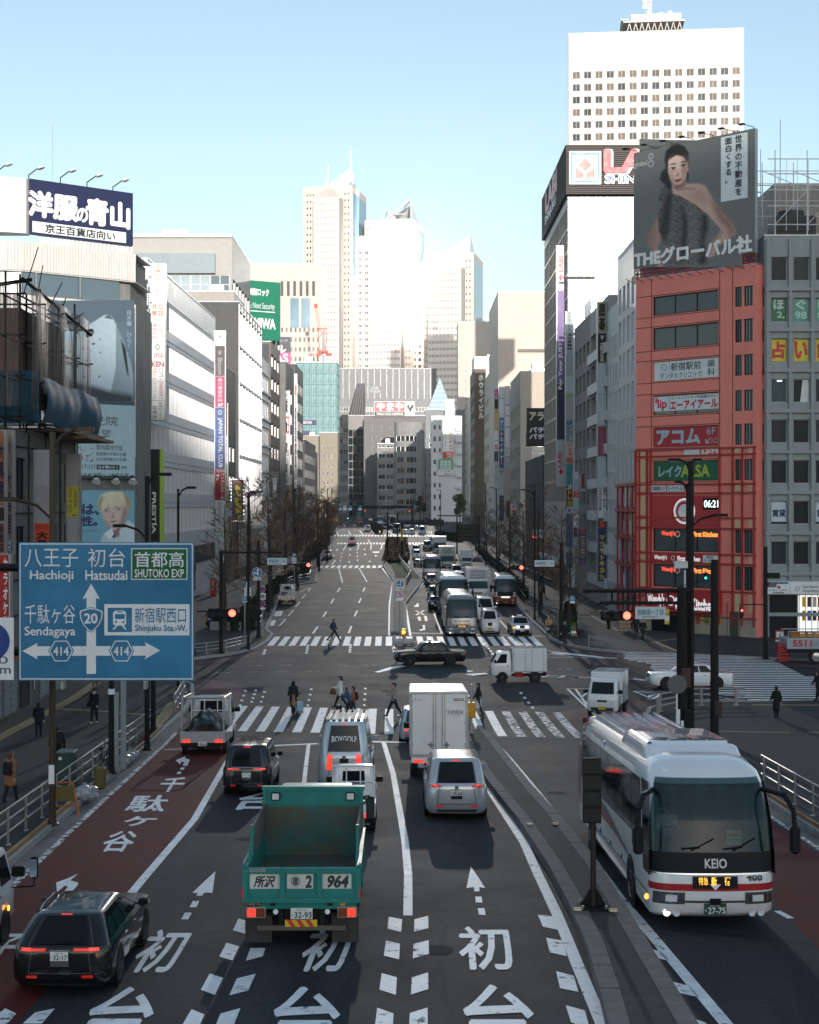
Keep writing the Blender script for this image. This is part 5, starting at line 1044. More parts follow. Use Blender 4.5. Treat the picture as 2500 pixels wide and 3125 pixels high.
for lab,x0,x1,Y,its in(('white column of blank boxes and small panels on the slim grey building',846,853,287,[(1170,1250,W2,[]),(1255,1340,LGR,[]),(1345,1420,W2,[]),(1425,1500,LGR,[])]),('island of white text panels with a red block beside the black slab building',868,884,291,[(1192,1270,WH,[('新宿島津',.25,.08,.75,.9,INK,.02,'v')]),(1271,1322,RED,[('薬局',.15,.1,.85,.9,WH,.02,'v')]),(1325,1372,WH,[('写真',.2,.1,.8,.9,INK,0,'v')]),(1374,1390,PAPER,[('受付',.1,.1,.9,.9,INK,0,'h')]),(1392,1480,W2,[('証明写真屋',.25,.05,.75,.95,INK,0,'v')]),(1482,1530,sol('a0502e'),[])]),('thin grey strip of panels with sideways text on the black building edge',899,906,303,[(1140,1175,W2,[('ニチワ',.1,.05,.9,.95,INK,0,'v')]),(1176,1208,ORG,[]),(1245,1350,NAVY,[('クリニック',.1,.1,.9,.9,GRY,0,'v')]),(1352,1428,BLK,[('パーキング',.1,.1,.9,.9,GRY,0,'v')]),(1430,1462,sol('3a2020'),[('山本ビル',.15,.05,.85,.95,WH,0,'v')]),(1464,1490,W2,[]),(1492,1530,sol('2f7a5a'),[]),(1532,1548,sol('b98a2e'),[])]),('small white parking sign stack under the ornate white building',834,843,262,[(1458,1476,W2,[('P',.2,.1,.8,.9,INK,0,'h')]),(1477,1495,W2,[]),(1496,1520,LGR,[])]),('grey board stack among the bare branches',811,828,256,[(1530,1555,LGR,[]),(1556,1566,BLK,[]),(1568,1582,LGR,[]),(1583,1590,BLK,[])])):
 stack('projecting_sign',lab,x0,x1,Y,its,th=.4)
rut,fr=face_panel('rooftop_billboard','green billboard with white lock company lettering above the left roofs','billboard',(xat(718,292),292),(xat(856,297),297),zat(1032,292),zat(851,292),sol('167a5c',.45,var=.06),.5,SL)
texts(rut,fr,[('美和ロック',.3,.13,.74,.25,WH,.05),('Think Next Security',.16,.37,.87,.5,W2,.01),('MIWA',.42,.64,.88,.8,WH,.06)]);mb=MB();prc(mb,fr,.16,.51,.88,.525,WH,.03);prg(mb,fr,.28,.68,.1,.13,W2,.03);mb.bd('emblem',rut)
m=MB()
for i in range(7):m.tub((i*1.4,.6,-3.5),(i*1.4+.7,.6,.1),.09,SL,n=4);m.tub((i*1.4+1.4,.6,-3.5),(i*1.4+.7,.6,.1),.09,SL,n=4)
m.bd('support',rut)
rut,fr=sign('rooftop_billboard','dark and magenta billboard half hidden under the green billboard','billboard',788,1028,887,1112,301,sol('2c2f45',.45),[('r',.42,.56,1,1,sol('b02a78',.45)),('t','成のWEBネットワーク',.02,.08,.9,.2,W2,0,'h'),('t','ビル',.25,.28,.85,.58,WH,.04,'h'),('t','AS',.5,.62,.92,.93,WH,.04,'h')],th=.4,edge=SL)
sign('rooftop_billboard','red and white food store billboard on the brown grey office','billboard',1142,1225,1265,1270,598,WH,[('r',.01,.03,.76,.67,RED),('r',.01,.69,.76,.98,BLK),('t','やまや',.06,.08,.72,.62,WH,.05,'h'),('t','WORLD FOODS & BEVERAGE',.06,.75,.72,.92,WH,.02,'h'),('p',[(.8,.3),(.86,.2),(.88,.45),(.95,.2),(.99,.3),(.92,.6),(.9,.75),(.88,.75),(.87,.6)],BLK)],th=.8,edge=SL)
sign('wall_sign','navy hotel name board on the cream hotel roof edge','sign',906,1282,966,1297,511,sol('1e2b4a'),[('t','PRESSO INN',.25,.2,.75,.75,W2,.02,'h')],th=.3)
sign('wall_sign','pale rooftop character sign on the brown grey office','sign',1128,1178,1162,1200,639,GREYG,[('t','佐廟',.1,.05,.8,.5,GRY,.02,'h'),('t','予備校',.0,.55,1,.98,GRY,.02,'h')],th=.3)
stack('projecting_sign','red kitchen maker sign on the white apartment building',1352,1384,519,[(1318,1378,W2,[('クリナップ',.55,.04,.95,.96,RED,.04,'v'),('キッチンショールーム',.08,.1,.36,.9,INK,0,'v')]),(1379,1397,RED,[('200m',.3,.1,.95,.55,WH,0,'h'),('直進',.4,.6,.9,.95,WH,0,'h')])],th=.4)
mb=MB();fr=Fr(at(1365,1320,518.9),(1,0,0),(0,-1,0),1.9,6.4)
sign('wall_sign','green and white grid poster on the white apartment building','poster',1339,1401,1382,1433,519,sol('2f9a62'),[('r',.1+.28*i,.12+.28*j,.34+.28*i,.36+.28*j,LGR)for i in range(3)for j in range(3)],th=.2)
sign('wall_sign','white price poster under the green grid poster','poster',1339,1433,1382,1450,519,WH,[('t','次の信号右折',.08,.1,.92,.5,INK,.02,'h'),('t','すぐ定額500円',.05,.55,.95,.92,INK,.02,'h')],th=.2)
rut,fr=sign('wall_lettering','tall white katakana letters spelling down the brown tiled edge','lettering',1459,1138,1478,1282,419.8,BROWN,[('t','ホウライビル',.1,.02,.9,.98,WH,.05,'v')],th=.06)
for lab,x0,x1,Y,its in(('slim white sign tower with a magenta head and yellow middle',1509,1521,298,[(1187,1218,sol('b03a80'),[('たかの友梨',.2,.05,.8,.95,WH,.01,'v')]),(1218,1248,BLK,[]),(1250,1312,sol('d6a956'),[('本店',.2,.1,.8,.9,W2,0,'v')]),(1313,1345,WH,[]),(1346,1376,WH,[('S',.15,.4,.85,.85,RED,.04,'h')]),(1377,1408,BLK,[('エステ',.2,.05,.8,.95,GRY,0,'v')]),(1410,1470,LGR,[('一風ハウジング',.2,.05,.8,.95,INK,.01,'v')]),(1471,1530,LGR,[])]),('blue hair salon style sign tower topped with a bright blue panel',1524,1538,297,[(1180,1215,W2,[]),(1217,1274,WH,[]),(1275,1313,SKYB,[]),(1313,1428,sol('2b4a78'),[('アートネイチャー',.1,-.28,.9,.92,WH,.03,'v')]),(1429,1449,LGR,[('6F',.1,.15,.9,.85,INK,.01,'h')]),(1450,1510,LGR,[('デンタル',.2,.05,.8,.95,GRY,0,'v')]),(1512,1590,sol('2a3f66'),[('ファミリー',.2,.05,.8,.95,GRY,0,'v')])]),('white blank sign ladder with one small blue logo',1541,1556,296,[(1178,1235,W2,[]),(1238,1268,WH,[]),(1270,1302,WH,[]),(1304,1366,WH,[]),(1368,1392,W2,[('▣',.2,.2,.8,.8,SKYB,0,'v')]),(1394,1428,LGR,[('不動産',.2,.05,.8,.95,GRY,0,'v')])]),('tall stacked tenant sign column with many small coloured panels beside the electronics store',1728,1749,187,[(950,1012,LGR,[('ラミネートの',.2,.03,.7,.97,INK,.02,'v')]),(1014,1082,LGR,[('須田産業㈱',.15,.03,.85,.82,INK,.03,'v'),('10F',.2,.86,.8,.97,INK,0,'h')]),(1084,1146,GRY,[]),(1147,1200,LGR,[('相談するのあすか',.3,.05,.6,.95,GRY,0,'v')]),(1202,1214,sol('8fb06a'),[]),(1216,1280,GRY,[]),(1281,1299,sol('6f97b0'),[('6F',.1,.1,.9,.9,NAVY,.01,'h')]),(1300,1347,sol('6a7c90'),[('占い館',.45,.05,.9,.95,W2,0,'v'),('アセンション',.05,.1,.4,.95,W2,0,'v')]),(1348,1395,sol('cfa9a0'),[('ここらぼ',.3,.05,.85,.9,INK,.02,'v')]),(1396,1414,sol('c46a50'),[('5F',.2,.2,.8,.8,RED,0,'h')]),(1415,1480,sol('3f8a8e'),[('新宿クリニック',.3,.05,.7,.95,TEALS,0,'v')]),(1481,1492,BLK,[('3F',.2,.1,.85,.9,WH,.02,'h')]),(1493,1545,sol('6a1c18'),[('トレカ',.1,.03,.9,.97,YEL,.04,'v')]),(1548,1566,LGR,[('◉',.2,.1,.8,.9,MBLU,0,'v')]),(1568,1670,sol('31587e'),[('コンタクトのアイシティ',.25,.02,.75,.98,LGR,.0,'v')]),(1672,1684,LGR,[]),(1686,1735,sol('27506e'),[('メガネ',.2,.1,.8,.9,LGR,0,'v')])]),('narrow tenant sign strip with small red and cream panels',1751,1766,172,[(1438,1463,LGR,[]),(1465,1492,GRY,[]),(1498,1520,RED,[('マミコル',.2,.05,.8,.95,WH,0,'v')]),(1521,1526,W2,[]),(1530,1550,sol('9fc0a8'),[]),(1560,1582,PAPER,[('♡',.1,.1,.9,.9,YEL,0,'v')]),(1590,1608,W2,[]),(1610,1640,sol('4a2440'),[]),(1642,1672,GRY,[])]),('go parlour sign column with black characters and a pink panel',1825,1850,155,[(920,1014,sol('a89f78'),[('囲碁',.12,.05,.9,.95,BLK,.05,'v')]),(1016,1107,BLK,[('TIGHTONE',.3,.32,.7,.95,WH,.02,'r'),('▼',.25,.05,.8,.28,LGR,0,'v')]),(1109,1202,LGR,[]),(1203,1298,LGR,[]),(1300,1392,sol('93445c'),[('ワールドメイト',.3,.15,.75,.92,PINKT,0,'v')]),(1394,1490,LGR,[]),(1491,1580,W2,[('本気の発毛治療',.12,.03,.45,.75,INK,.02,'v'),('薄毛・抜け毛',.6,.03,.95,.65,INK,.02,'v')]),(1582,1775,sol('1d3570'),[('薬',.2,.02,.9,.16,ORG,.05,'v'),('マツモトキヨシ',.15,.25,.9,.97,YEL,.05,'v')])]),('shorter blue drugstore banner with yellow characters',1765,1791,168,[(1612,1725,sol('1d3570'),[('薬',.25,.02,.8,.16,ORG,.05,'v'),('マツモトキヨシ',.2,.2,.85,.8,YEL,.04,'v'),('内服',.2,.84,.85,.98,PINKT,.02,'h')])]),('red and white pharmacy placard low on the lane',1774,1790,176,[(1445,1490,sol('8f3238'),[]),(1492,1500,W2,[])]),('red sign with a white border over the pavement',1545,1556,262,[(1528,1577,sol('8a3a2c'),[])]),('white lunchbox shop sign with fat red characters',1561,1576,258,[(1526,1538,LGR,[('やで',.1,.1,.9,.9,INK,0,'h')]),(1539,1580,WH,[('お弁当',.1,.02,.9,.98,RED,.05,'v')])]),('dark vertical shop sign with white rim beside the brown tower',1478,1484,330,[(1475,1560,BLK,[('DRUGSTORE',.2,.05,.8,.95,LGR,.0,'r')])])):
 stack('projecting_sign',lab,x0,x1,Y,its,th=.5)
stack('projecting_sign','long purple and white electronics store banner on the gridded glass side',1700,1723,196,[(888,1170,sol('77609c'),[('For Your JUST',.22,.55,.8,1.06,WH,.04,'l')]),(1170,1342,sol('232746'),[]),(1343,1485,sol('b4b8bc'),[('LABI',.15,.28,.6,.58,RED,.03,'l'),('SHINJUKU',.72,.25,.88,.56,INK,0,'l'),('◆',.2,.6,.85,.75,RED,0,'v')])],th=.5)
stack('projecting_sign','pale upper store banner with a faint red name',1700,1723,196.2,[(748,887,sol('d4ccd0'),[('LABI',.2,.25,.8,.58,sol('c46070'),.02,'l'),('◆',.2,.62,.8,.8,sol('c46070'),0,'v')])],th=.5)
t=thg('rooftop_sign','dark louvred rooftop sign box with white, blue and red store emblem','billboard',bs.rut.location+Vector((0,0,51.2)));CROWN=M('dark_louvre',(.1,.085,.075),.6,var=.1)
m=MB();m.box(-.3,14.5,-.5,34,-.2,6.1,CROWN)
for k in range(24):z=-.1+k*.26;m.box(-.4,14.5,-.62,-.51,z,z+.1,DS);m.box(-.42,-.31,-.5,34,z,z+.1,DS)
m.bd('louvre_box',t)
f0=Fr((0,-.65,6.0),(1,0,0),(0,-1,0),12,6.1);m=MB()
m.box(.05,4.15,-.95,-.64,.95,5.2,WHITE);m.bd('logo_board',t)
f0=Fr((.05,-.96,5.2),(1,0,0),(0,-1,0),4.1,4.25);m=MB();TB=sol('2f7f9c',.4);RS=sol('d9605a',.4)
for q4 in((.05,.05,.95,.12),(.05,.88,.95,.95),(.05,.12,.12,.88),(.88,.12,.95,.88)):prc(m,f0,*q4,TB,.005)
ppl(m,f0,[(.5,.2),(.72,.42),(.5,.62),(.28,.42)],RS,.006);ppl(m,f0,[(.2,.48),(.46,.68),(.46,.82),(.2,.82)],RS,.006);ppl(m,f0,[(.8,.48),(.54,.68),(.54,.82),(.8,.82)],RS,.006);m.bd('emblem',t)
f1=Fr((4.7,-.66,5.3),(1,0,0),(0,-1,0),10,4.6);m=MB();ptx(m,f1,'LABI',.02,.0,.95,.6,sol('d8d2d4'),.07,d=.01);ptx(m,f1,'LABI',.0,.0,.9,.58,RED,.05,d=.25);ptx(m,f1,'SHINJUKU',.0,.68,.82,.98,WH,.06,d=.02);ptx(m,f1,'SHINJUKU',.0,.69,.82,.97,sol('3a6a9a'),.0,d=.04);m.bd('lettering',t)
f2=Fr((-.45,30,5.4),(0,-1,0),(-1,0,0),22,5);m=MB();ptx(m,f2,'LABI',.15,.0,.9,.55,sol('d29a96'),.06,d=.02);ptx(m,f2,'SHINJUKU',.1,.65,.85,.95,WH,.03,d=.02);m.bd('lettering',t)
rut,fr=sign('rooftop_billboard','black game parlour billboard with cream katakana beside the glass grid','billboard',1608,1245,1712,1362,236,sol('2a2622',.5),[('t','アラジン',.08,.1,.98,.32,sol('f0dcb8'),.04,'h'),('t','パチンコ',.08,.5,.98,.64,WH,.04,'h'),('t','パチスロ',.08,.68,.98,.81,WH,.04,'h')],th=.6,edge=DS)
m=MB()
for i in range(10):m.tub(at(1604+i*8,1364,233),at(1610+i*8,1394,233),.09,W2,n=4);m.tub(at(1612+i*8,1364,233),at(1604+i*8,1394,233),.07,W2,n=4)
for py in(1366,1378,1393):m.tub(at(1602,py,233),at(1690,py,233),.1,W2,n=4)
tag(m.bd('sign_lattice'),'white steel lattice below the black game parlour billboard','lattice')
sign('wall_sign','white repair shop board with a red lit strip above the arcade','sign',1626,1617,1660,1642,226,W2,[('t','時計修',.05,.1,.95,.7,INK,.01,'h'),('r',0,.72,.55,.98,M('lit_red_strip',(.6,.05,.04),.4,var=0,emit=1.5))],th=.3)
sign('shop_awning','olive green shop board over a red awning on the right pavement','sign',1627,1663,1662,1683,222,sol('5a5a2c'),[('r',0,.85,1,1,RED)],th=.6)
# ---- the fashion billboard on the salmon building
dv=Vector((8.3,-8.5)).normalized();pL=Vector((19.2,129.1));pR=pL+dv*12.05
rut,fr=face_panel('rooftop_billboard','large grey rooftop billboard of a dark haired model in a patterned one shoulder dress','billboard',pL,pR,30.95,40.9,sol('717573',.55,var=.04),.4,SL)
q=quadmap((668,900),(1300,740),(1305,1475),(668,1575))
FACE=[(858,935),(872,905),(900,890),(935,896),(957,928),(962,985),(950,1038),(924,1074),(898,1078),(872,1052),(858,1005)]
DRESS=[(880,1130),(920,1142),(1000,1190),(1062,1250),(1066,1330),(1046,1400),(1058,1540),(862,1560),(842,1440),(806,1345),(800,1250),(832,1188),(806,1172),(818,1110),(850,1092)]
ARM=[(880,1050),(940,1040),(955,1072),(1020,1068),(1050,1080),(1080,1140),(1130,1230),(1180,1295),(1205,1342),(1198,1372),(1112,1440),(1098,1495),(1060,1505),(1065,1440),(1122,1365),(1132,1335),(1082,1272),(1060,1245),(960,1170),(880,1140)]
print_picture(rut,fr,q,700,815,1240,1560,170,235,'717573',[([(832,1185),(805,1260),(772,1320),(740,1385),(736,1420),(760,1450),(790,1530),(808,1560),(830,1560),(800,1445),(822,1370),(835,1250)],'a9877b',6,(1,.3,.35)),([(845,880),(872,852),(912,838),(945,850),(966,888),(971,960),(962,1000),(860,1050),(846,985),(838,930)],'221b19',5,(.6,-.5,.5)),([(850,975),(820,1005),(812,1050),(846,1085),(822,1110),(824,1150),(862,1130),(880,1085),(862,1030)],'241d1b',5,(.4,.2,.4)),(ARM,'d3b0a2',5,(-.2,-.4,.12)),([(1070,1110),(1092,1150),(1140,1230),(1190,1295),(1207,1342),(1198,1374),(1160,1404),(1170,1350),(1122,1290),(1085,1200)],'9b776b',16),([(1060,1445),(1122,1368),(1134,1338),(1150,1350),(1080,1450),(1070,1500)],'a07c70',9),([(1000,1090),(1050,1100),(1080,1180),(1040,1200),(960,1150)],'c19c8e',22),([(885,1050),(945,1040),(952,1072),(925,1108),(892,1106)],'8f6a5e',9),([(905,1085),(1000,1095),(1000,1105),(930,1108)],'b08d80',7),(FACE,'ecccbe',4,(-.5,-.25,.14)),([(935,900),(960,930),(964,985),(950,1040),(925,1074),(936,1000)],'b38f82',14),([(860,985),(872,1050),(895,1076),(880,1020)],'b89486',9),([(866,990),(896,986),(896,1000),(868,1008)],'cf9a8e',9),([(926,985),(950,980),(948,1005),(928,1008)],'c08c80',8),([(858,940),(866,905),(900,880),(940,888),(962,925),(962,950),(938,912),(900,905),(872,925)],'2a211e',5),(ell(882,984,15,6.5,-.28),'8a6a60',4),(ell(936,967,14,6,-.28),'8a6a60',4),(ell(882,984,15,6,-.28),'ece2dc',2),(ell(936,967,14,5.5,-.28),'e2d6d0',2),(ell(884,984,6.5,6),'1e1715',1.5),(ell(938,967,6.5,6),'1e1715',1.5),([(862,985),(878,973),(900,975),(899,981),(880,980)],'1c1514',1.5),([(919,969),(933,956),(955,956),(954,962),(936,963)],'1c1514',1.5),([(860,968),(876,953),(899,951),(899,958),(876,961)],'2e211d',2),([(917,951),(934,938),(956,937),(955,944),(935,946)],'2e211d',2),([(908,985),(916,1020),(908,1028),(898,1026),(904,1015)],'b99183',4),(ell(900,1027,4,2.5),'8a5e54',2),(ell(914,1024,3,2),'8a5e54',2),([(886,1054),(900,1044),(908,1046),(918,1041),(934,1041),(922,1056),(904,1063)],'c4473f',2),([(888,1053),(910,1050),(932,1043),(912,1054)],'7e2f2c',1.5),([(900,1063),(922,1057),(915,1066),(905,1068)],'c29a8c',3),([(957,998),(967,1010),(966,1058),(955,1052)],'2a2624',2,None,(.9,.6)),(DRESS,'6a6360',3,(.5,.2,.25),(.33,.6)),([(1035,1250),(1064,1255),(1068,1330),(1046,1400),(1058,1540),(1020,1540),(1030,1400)],'2a2625',14,None,(.33,.45)),([(862,1100),(880,1130),(866,1330),(840,1420),(812,1345),(830,1200)],'312c2a',12,None,(.35,.45)),([(930,1180),(960,1300),(950,1500),(925,1500),(935,1300)],'2d2927',9,None,(.34,.45))])
a,b_=q(1132,780),q(1265,1140);mb=MB();prc(mb,fr,a[0],0.02,b_[0],q(1265,1150)[1],sol('dde6ea',.45),.02);mb.bd('coloured_field',rut)
texts(rut,fr,[('世界の不動産を',*q(1203,782),*q(1240,1137),INK,.02,'v'),('面白くする。',*q(1153,798),*q(1190,1065),INK,.02,'v'),('global',*q(674,955),*q(745,975),W2,.0)],d=.06)
a0,a1=q(677,1475),q(1288,1475);mb=MB();ptx(mb,fr,'THEグローバル社',.012,a0[1]-.0,.978,.985,sol('f2f6f7',.4),.05,d=.075);mb.bd('lettering',rut)
mb=MB();f=q(765,915);prg(mb,fr,f[0],f[1],.012,.024,GRY,.05);f=q(765,958);prg(mb,fr,f[0],f[1],.014,.027,GRY,.05);mb.bd('emblem',rut)
m=MB();L_=12.05
for z in(-1.05,-.75,-.45,-.15):m.tub((0,.15,z),(L_,.15,z),.06,REDF,n=5)
for i in range(13):m.tub((i*L_/12,.15,-1.3),(i*L_/12,.15,0),.06,REDF,n=5);m.tub((i*L_/12,.15,-1.2),(i*L_/12-.3,-.7,-.9),.035,REDF,n=4)
m.bd('support',rut)
for i in range(7):
 t=thg('billboard_lamp','dark lamp above the fashion billboard, %s'%('at the end by the store tower','second from the store tower end','third from the store tower end','above the dark hair','before the white text panel','above the white text panel','at the end by the roof scaffold')[i],'lamp',(pL+dv*(.2+i*1.93)).to_3d()+Vector((0,0,40.9)),rz=math.atan2(dv.y,dv.x),group='lamps over the fashion billboard')
 m=MB();m.path([(0,.2,-.1),(.1,.1,.15),(-.3,-.9,.25)],.03,DS,5);m.bd('arm',t);m=MB();m.box(-.55,-.1,-1.15,-.8,.2,.3,DS);m.bd('lamp_shade',t)
t=thg('antenna_mast','antenna mast with thin vertical whips beside the fashion billboard','antenna',(pR.x+.6,pR.y+3,30));m=MB();m.tub((0,0,0),(0,0,6.5),.08,SL)
for i,x in enumerate((-.5,-.15,.2,.55)):m.tub((x,0,5),(x,0,9.5+.4*(i%2)),.03,SL,n=5)
m.tub((-.6,0,6.4),(.6,0,6.4),.05,SL);m.tub((-.6,0,5.2),(.6,0,5.2),.05,SL);m.bd('mast',t)
for i,(x,z1)in enumerate(((31.0,43),(38.2,42.2))):
 m=MB();m.tub((x,126,32),(x,126,z1),.035,SL,n=5);tag(m.bd('whip_antenna'),('thin whip antenna above the roof scaffold, clear of the billboard','thin whip antenna at the picture edge above the cooling tower')[i],'antenna')
t=thg('tower_crane','orange red tower crane above the teal netted tower','crane',(xat(985,575),575,60));CR=sol('c2482a',.5,var=.05);m=MB()
for x in(-.8,.8):
 for y in(-.8,.8):m.tub((x,y,0),(x,y,8.6),.14,WHITE,n=4)
for k in range(5):m.tub((-.8,-.8,k*1.7),(.8,-.8,k*1.7+1.7),.1,WHITE,n=4);m.tub((-.8,-.8,k*1.7),(.8,-.8,k*1.7),.1,WHITE,n=4)
m.bd('mast',t);m=MB();m.box(-2,2,-2,2,8.6,9.5,CR);m.box(1.2,3.4,-1,1,7.6,8.6,CR);m.box(-2.2,-.6,-2,0,7.4,8.6,CR)
for s_ in(-1,1):m.tub((s_*1.1,0,9.5),(s_*1.6,0,14.4),.2,CR,n=4);m.tub((s_*1.6,0,14.4),(s_*1.6,0,18),.18,CR,n=4)
m.tub((-1.6,0,18),(1.6,0,18),.2,CR,n=4);m.tub((-1.6,0,14.4),(1.6,0,18),.12,CR,n=4);m.tub((1.6,0,14.4),(-1.6,0,18),.12,CR,n=4);m.bd('crane_house',t);m=MB()
p0,p1=Vector((-1.2,0,17)),Vector((-2.6,0,26.5))
for o in(-.5,.5):m.tub(p0+Vector((o,o,0)),p1+Vector((o*.6,0,0)),.11,CR,n=4)
for k in range(8):a=p0.lerp(p1,k/8);c=p0.lerp(p1,(k+1)/8);m.tub(a+Vector((-.5,0,0)),c+Vector((.5,0,0)),.07,CR,n=4)
m.box(-3.3,-1.9,-.5,.5,26,27.4,CR);m.bd('jib',t)
# ---- signs projecting from the near left shop building
def lsign(lab,x0,y0,x1,y1,Y,its,edge=None):return stack('projecting_sign',lab,x0,x1,Y,its,th=.45)
lsign('blank white two panel sign box over an orange ticket shop panel',105,0,152,0,79,[(1372,1480,sol('a7a9ad',.45),[]),(1482,1592,sol('a09ca0',.45),[]),(1594,1700,sol('d0492a',.45),[('チケット',.1,.08,.9,.2,BLK,.01,'h'),('大黒屋',.15,.25,.85,.98,BLK,.05,'v')])])
lsign('narrow sign box with a yellow office panel between blank panels',203,0,240,0,86,[(1385,1480,sol('a39f9f',.45),[]),(1482,1580,sol('c9bd4a',.45),[('エスジーマックス',.12,.05,.5,.85,INK,.02,'v'),('一級建築士事務所',.62,.08,.88,.7,INK,0,'v'),('4F',.4,.88,.85,.96,INK,0,'h')]),(1582,1690,sol('a8a6a6',.45),[])])
lsign('brownish vertical sign with dark brush characters at the picture edge',-4,0,13,0,71,[(1312,1545,sol('9a6a4a',.5),[('大黒屋',.05,.15,.95,.9,NAVY,.03,'v')]),(1546,1592,sol('3a2a22',.5),[]),(1594,1690,sol('9a6a4a',.5),[('新宿店',.05,.05,.95,.95,NAVY,.03,'v')])])
lsign('pink grey vertical sign with three dark characters next to the brown sign',18,0,36,0,72.5,[(1312,1650,sol('8f7a70',.5),[('大黒屋',.1,.35,.9,.95,NAVY,.02,'v'),('◎',.1,.1,.9,.22,NAVY,0,'v')]),(1652,1692,sol('2c4a80',.5),[('EXC',.2,.08,.85,.92,WH,.02,'r')])])
lsign('red karaoke banner with white katakana down its edge',-18,0,27,0,61,[(1690,2000,sol('a8201e',.5),[('カラオケ館',.6,.03,.95,.75,WH,.03,'v')])])
t=thg('scaffold','dark pole scaffold hung with clear netting over the near shop roof','scaffold',(-20,72,14.6));SP=M('scaffold_pole',(.01,.008,.007),.7,spec=.2)
m=MB()
XS,YS=(-1.9,.3,1.0),(1.5,5.5,9.5,13.5,17)
for x in XS:
 for y in YS:m.tub((x,y,-.1),(x,y,7.2+.4*math.sin(y+x)),.06,SP,n=6)
for z in(.4,2.4,4.4,6.4):
 for x in XS:m.tub((x,1,z),(x,17.5,z),.05,SP,n=5)
 for y in YS:m.tub((-2.2,y,z+.1),(1.3,y,z+.1),.05,SP,n=5)
m.tub((-2.4,1.0,6.5),(1.2,3,7.4),.1,SP);m.tub((1.0,2,7.3),(1.2,17,6.2),.09,SP)
for i in range(6):m.tub((1.0,2+i*2.6,6.4),(1.4-.4*(i%2),3.5+i*2.6,9.1-.5*i),.03,SP,n=4)
m.bd('pole',t)
m=MB();m.box(-2.2,1.7,8,18.5,.1,.28,sol('4a3b2c',.6));m.box(-2.2,2.3,11,18.2,-.15,.02,sol('6a4a2c',.6));m.bd('platform',t)
m=MB();m.box(-2.5,.2,5,14.5,1.6,6.2,sol('4a3028',.7));m.box(-2.6,.25,4.6,4.98,1.6,6.2,sol('8a6252',.7));m.bd('hoarding',t)
NET=M('clear_netting',(.06,.05,.045),.5,var=.3,vs=3)
def see_through(m,a):n=m.node_tree;z=ramp(n,noise(n,scaled(n,objco(n),(6,3,.15)),1.5,5),.4,.75,a*.3,a*1.7);plug(n,nd(n,'MixShader',{0:z,1:nd(n,'BsdfTransparent').outputs[0],2:n.nodes['Principled BSDF'].outputs[0]}).outputs[0],n.nodes['Material Output'].inputs[0])
see_through(NET,.8)
def cloth(mb,fn,nu,nv,m):
 v=[fn(i/nu,j/nv)for j in range(nv+1)for i in range(nu+1)];mb.mesh(v,[(j*(nu+1)+i,j*(nu+1)+i+1,(j+1)*(nu+1)+i+1,(j+1)*(nu+1)+i)for j in range(nv)for i in range(nu)],m,True)
m=MB();cloth(m,lambda u,v:(1.15+.05*math.sin(u*17)+.3*v*(1-v),3+u*14,.9+v*6.1),120,8,NET);cloth(m,lambda u,v:(-2.1+u*3.2,1.3+.1*math.sin(u*22),1+v*6),24,6,NET);m.bd('netting',t)
TARP=sol('17465a',.7,var=.3);m=MB()
cloth(m,lambda u,v:(1.3+.3*math.sin(math.pi*v)+.05*math.sin(u*7+v)+.03*math.sin(u*16+v*2)+.012*math.sin(u*37),4.5+u*13.6,.35+v*2.3+.08*math.sin(u*12)),200,10,TARP)
cloth(m,lambda u,v:(-2.2+u*3.5,4.4-.4*math.sin(math.pi*v)+.1*math.sin(u*25),.3+v*2.7),30,8,TARP);tag(m.bd('tarpaulin',None,t.location),'blue tarpaulin bulging around the foot of the scaffold','tarpaulin')
# ================================================================== STREET FURNITURE
def post(name,label,px,pbase,ptop,r,m=DS,cat='post',group=None,Y=None,kb=.15,top_r=None):
 """upright post standing on the ground under photo point (px, pbase)"""
 if Y is None:g_=gnd(px,pbase,kb)
 else:g_=Vector((xat(px,Y),Y,zg(Y)+kb))
 h=zat(ptop,g_.y)-g_.z
 t=thg(name,label,cat,g_,0,group);mb=MB();mb.tub((0,0,0),(0,0,h),r,m,r1=top_r or r*.85,n=10);mb.lathe([(r*1.9,0),(r*1.9,.03),(r*1.25,.08),(r,.3)],m,10);mb.bd('post',t)
 return t,g_.y,h
def loc(t,px,py):p=at(px,py,t.location.y);return p-t.location
SIGNBLUE=M('guide_sign_blue',(.04,.2,.36),.3,var=.35,vs=.28,spec=.35);SW=M('retroreflective_white',(.8,.82,.84),.3,var=.06)
SGREEN=M('guide_sign_green',(.0,.13,.035),.3,var=.1)
# ---- big guide sign
Yg=41.
rut,fr=sign('guide_sign','large blue road guide sign with white place names and route arrows','road sign',57,1655,592,2077,Yg,SIGNBLUE,th=.06,edge=SL)
q=lambda x,y:((x-143)/1312,(y-137)/1031)
mb=MB();bt=.009
for r_ in((.006,.008,.994,.016),(.006,.984,.994,.992),(.006,.016,.0115,.984),(.9885,.016,.994,.984)):prc(mb,fr,*r_,SW,.009)
mb.bd('border',rut)
mb=MB();a,b_=q(986,181),q(1407,416);prc(mb,fr,*a,*b_,SW,.008);a,b_=q(993,188),q(1400,409);prc(mb,fr,*a,*b_,SGREEN,.011);a,b_=q(785,598),q(1422,831);prc(mb,fr,*a,*b_,SW,.008);a,b_=q(810,625),q(992,806);prc(mb,fr,*a,*b_,SIGNBLUE,.011);mb.bd('coloured_field',rut)
mb=MB();P=lambda pts,m=SW,d=.012:ppl(mb,fr,[q(*p)for p in pts],m,d)
P([(686,445),(752,560),(722,552),(722,1118),(652,1118),(652,552),(622,560)]);P([(172,947),(288,885),(277,912),(1098,910),(1087,881),(1203,943),(1087,1009),(1098,982),(277,983),(288,1010)],d=.015)
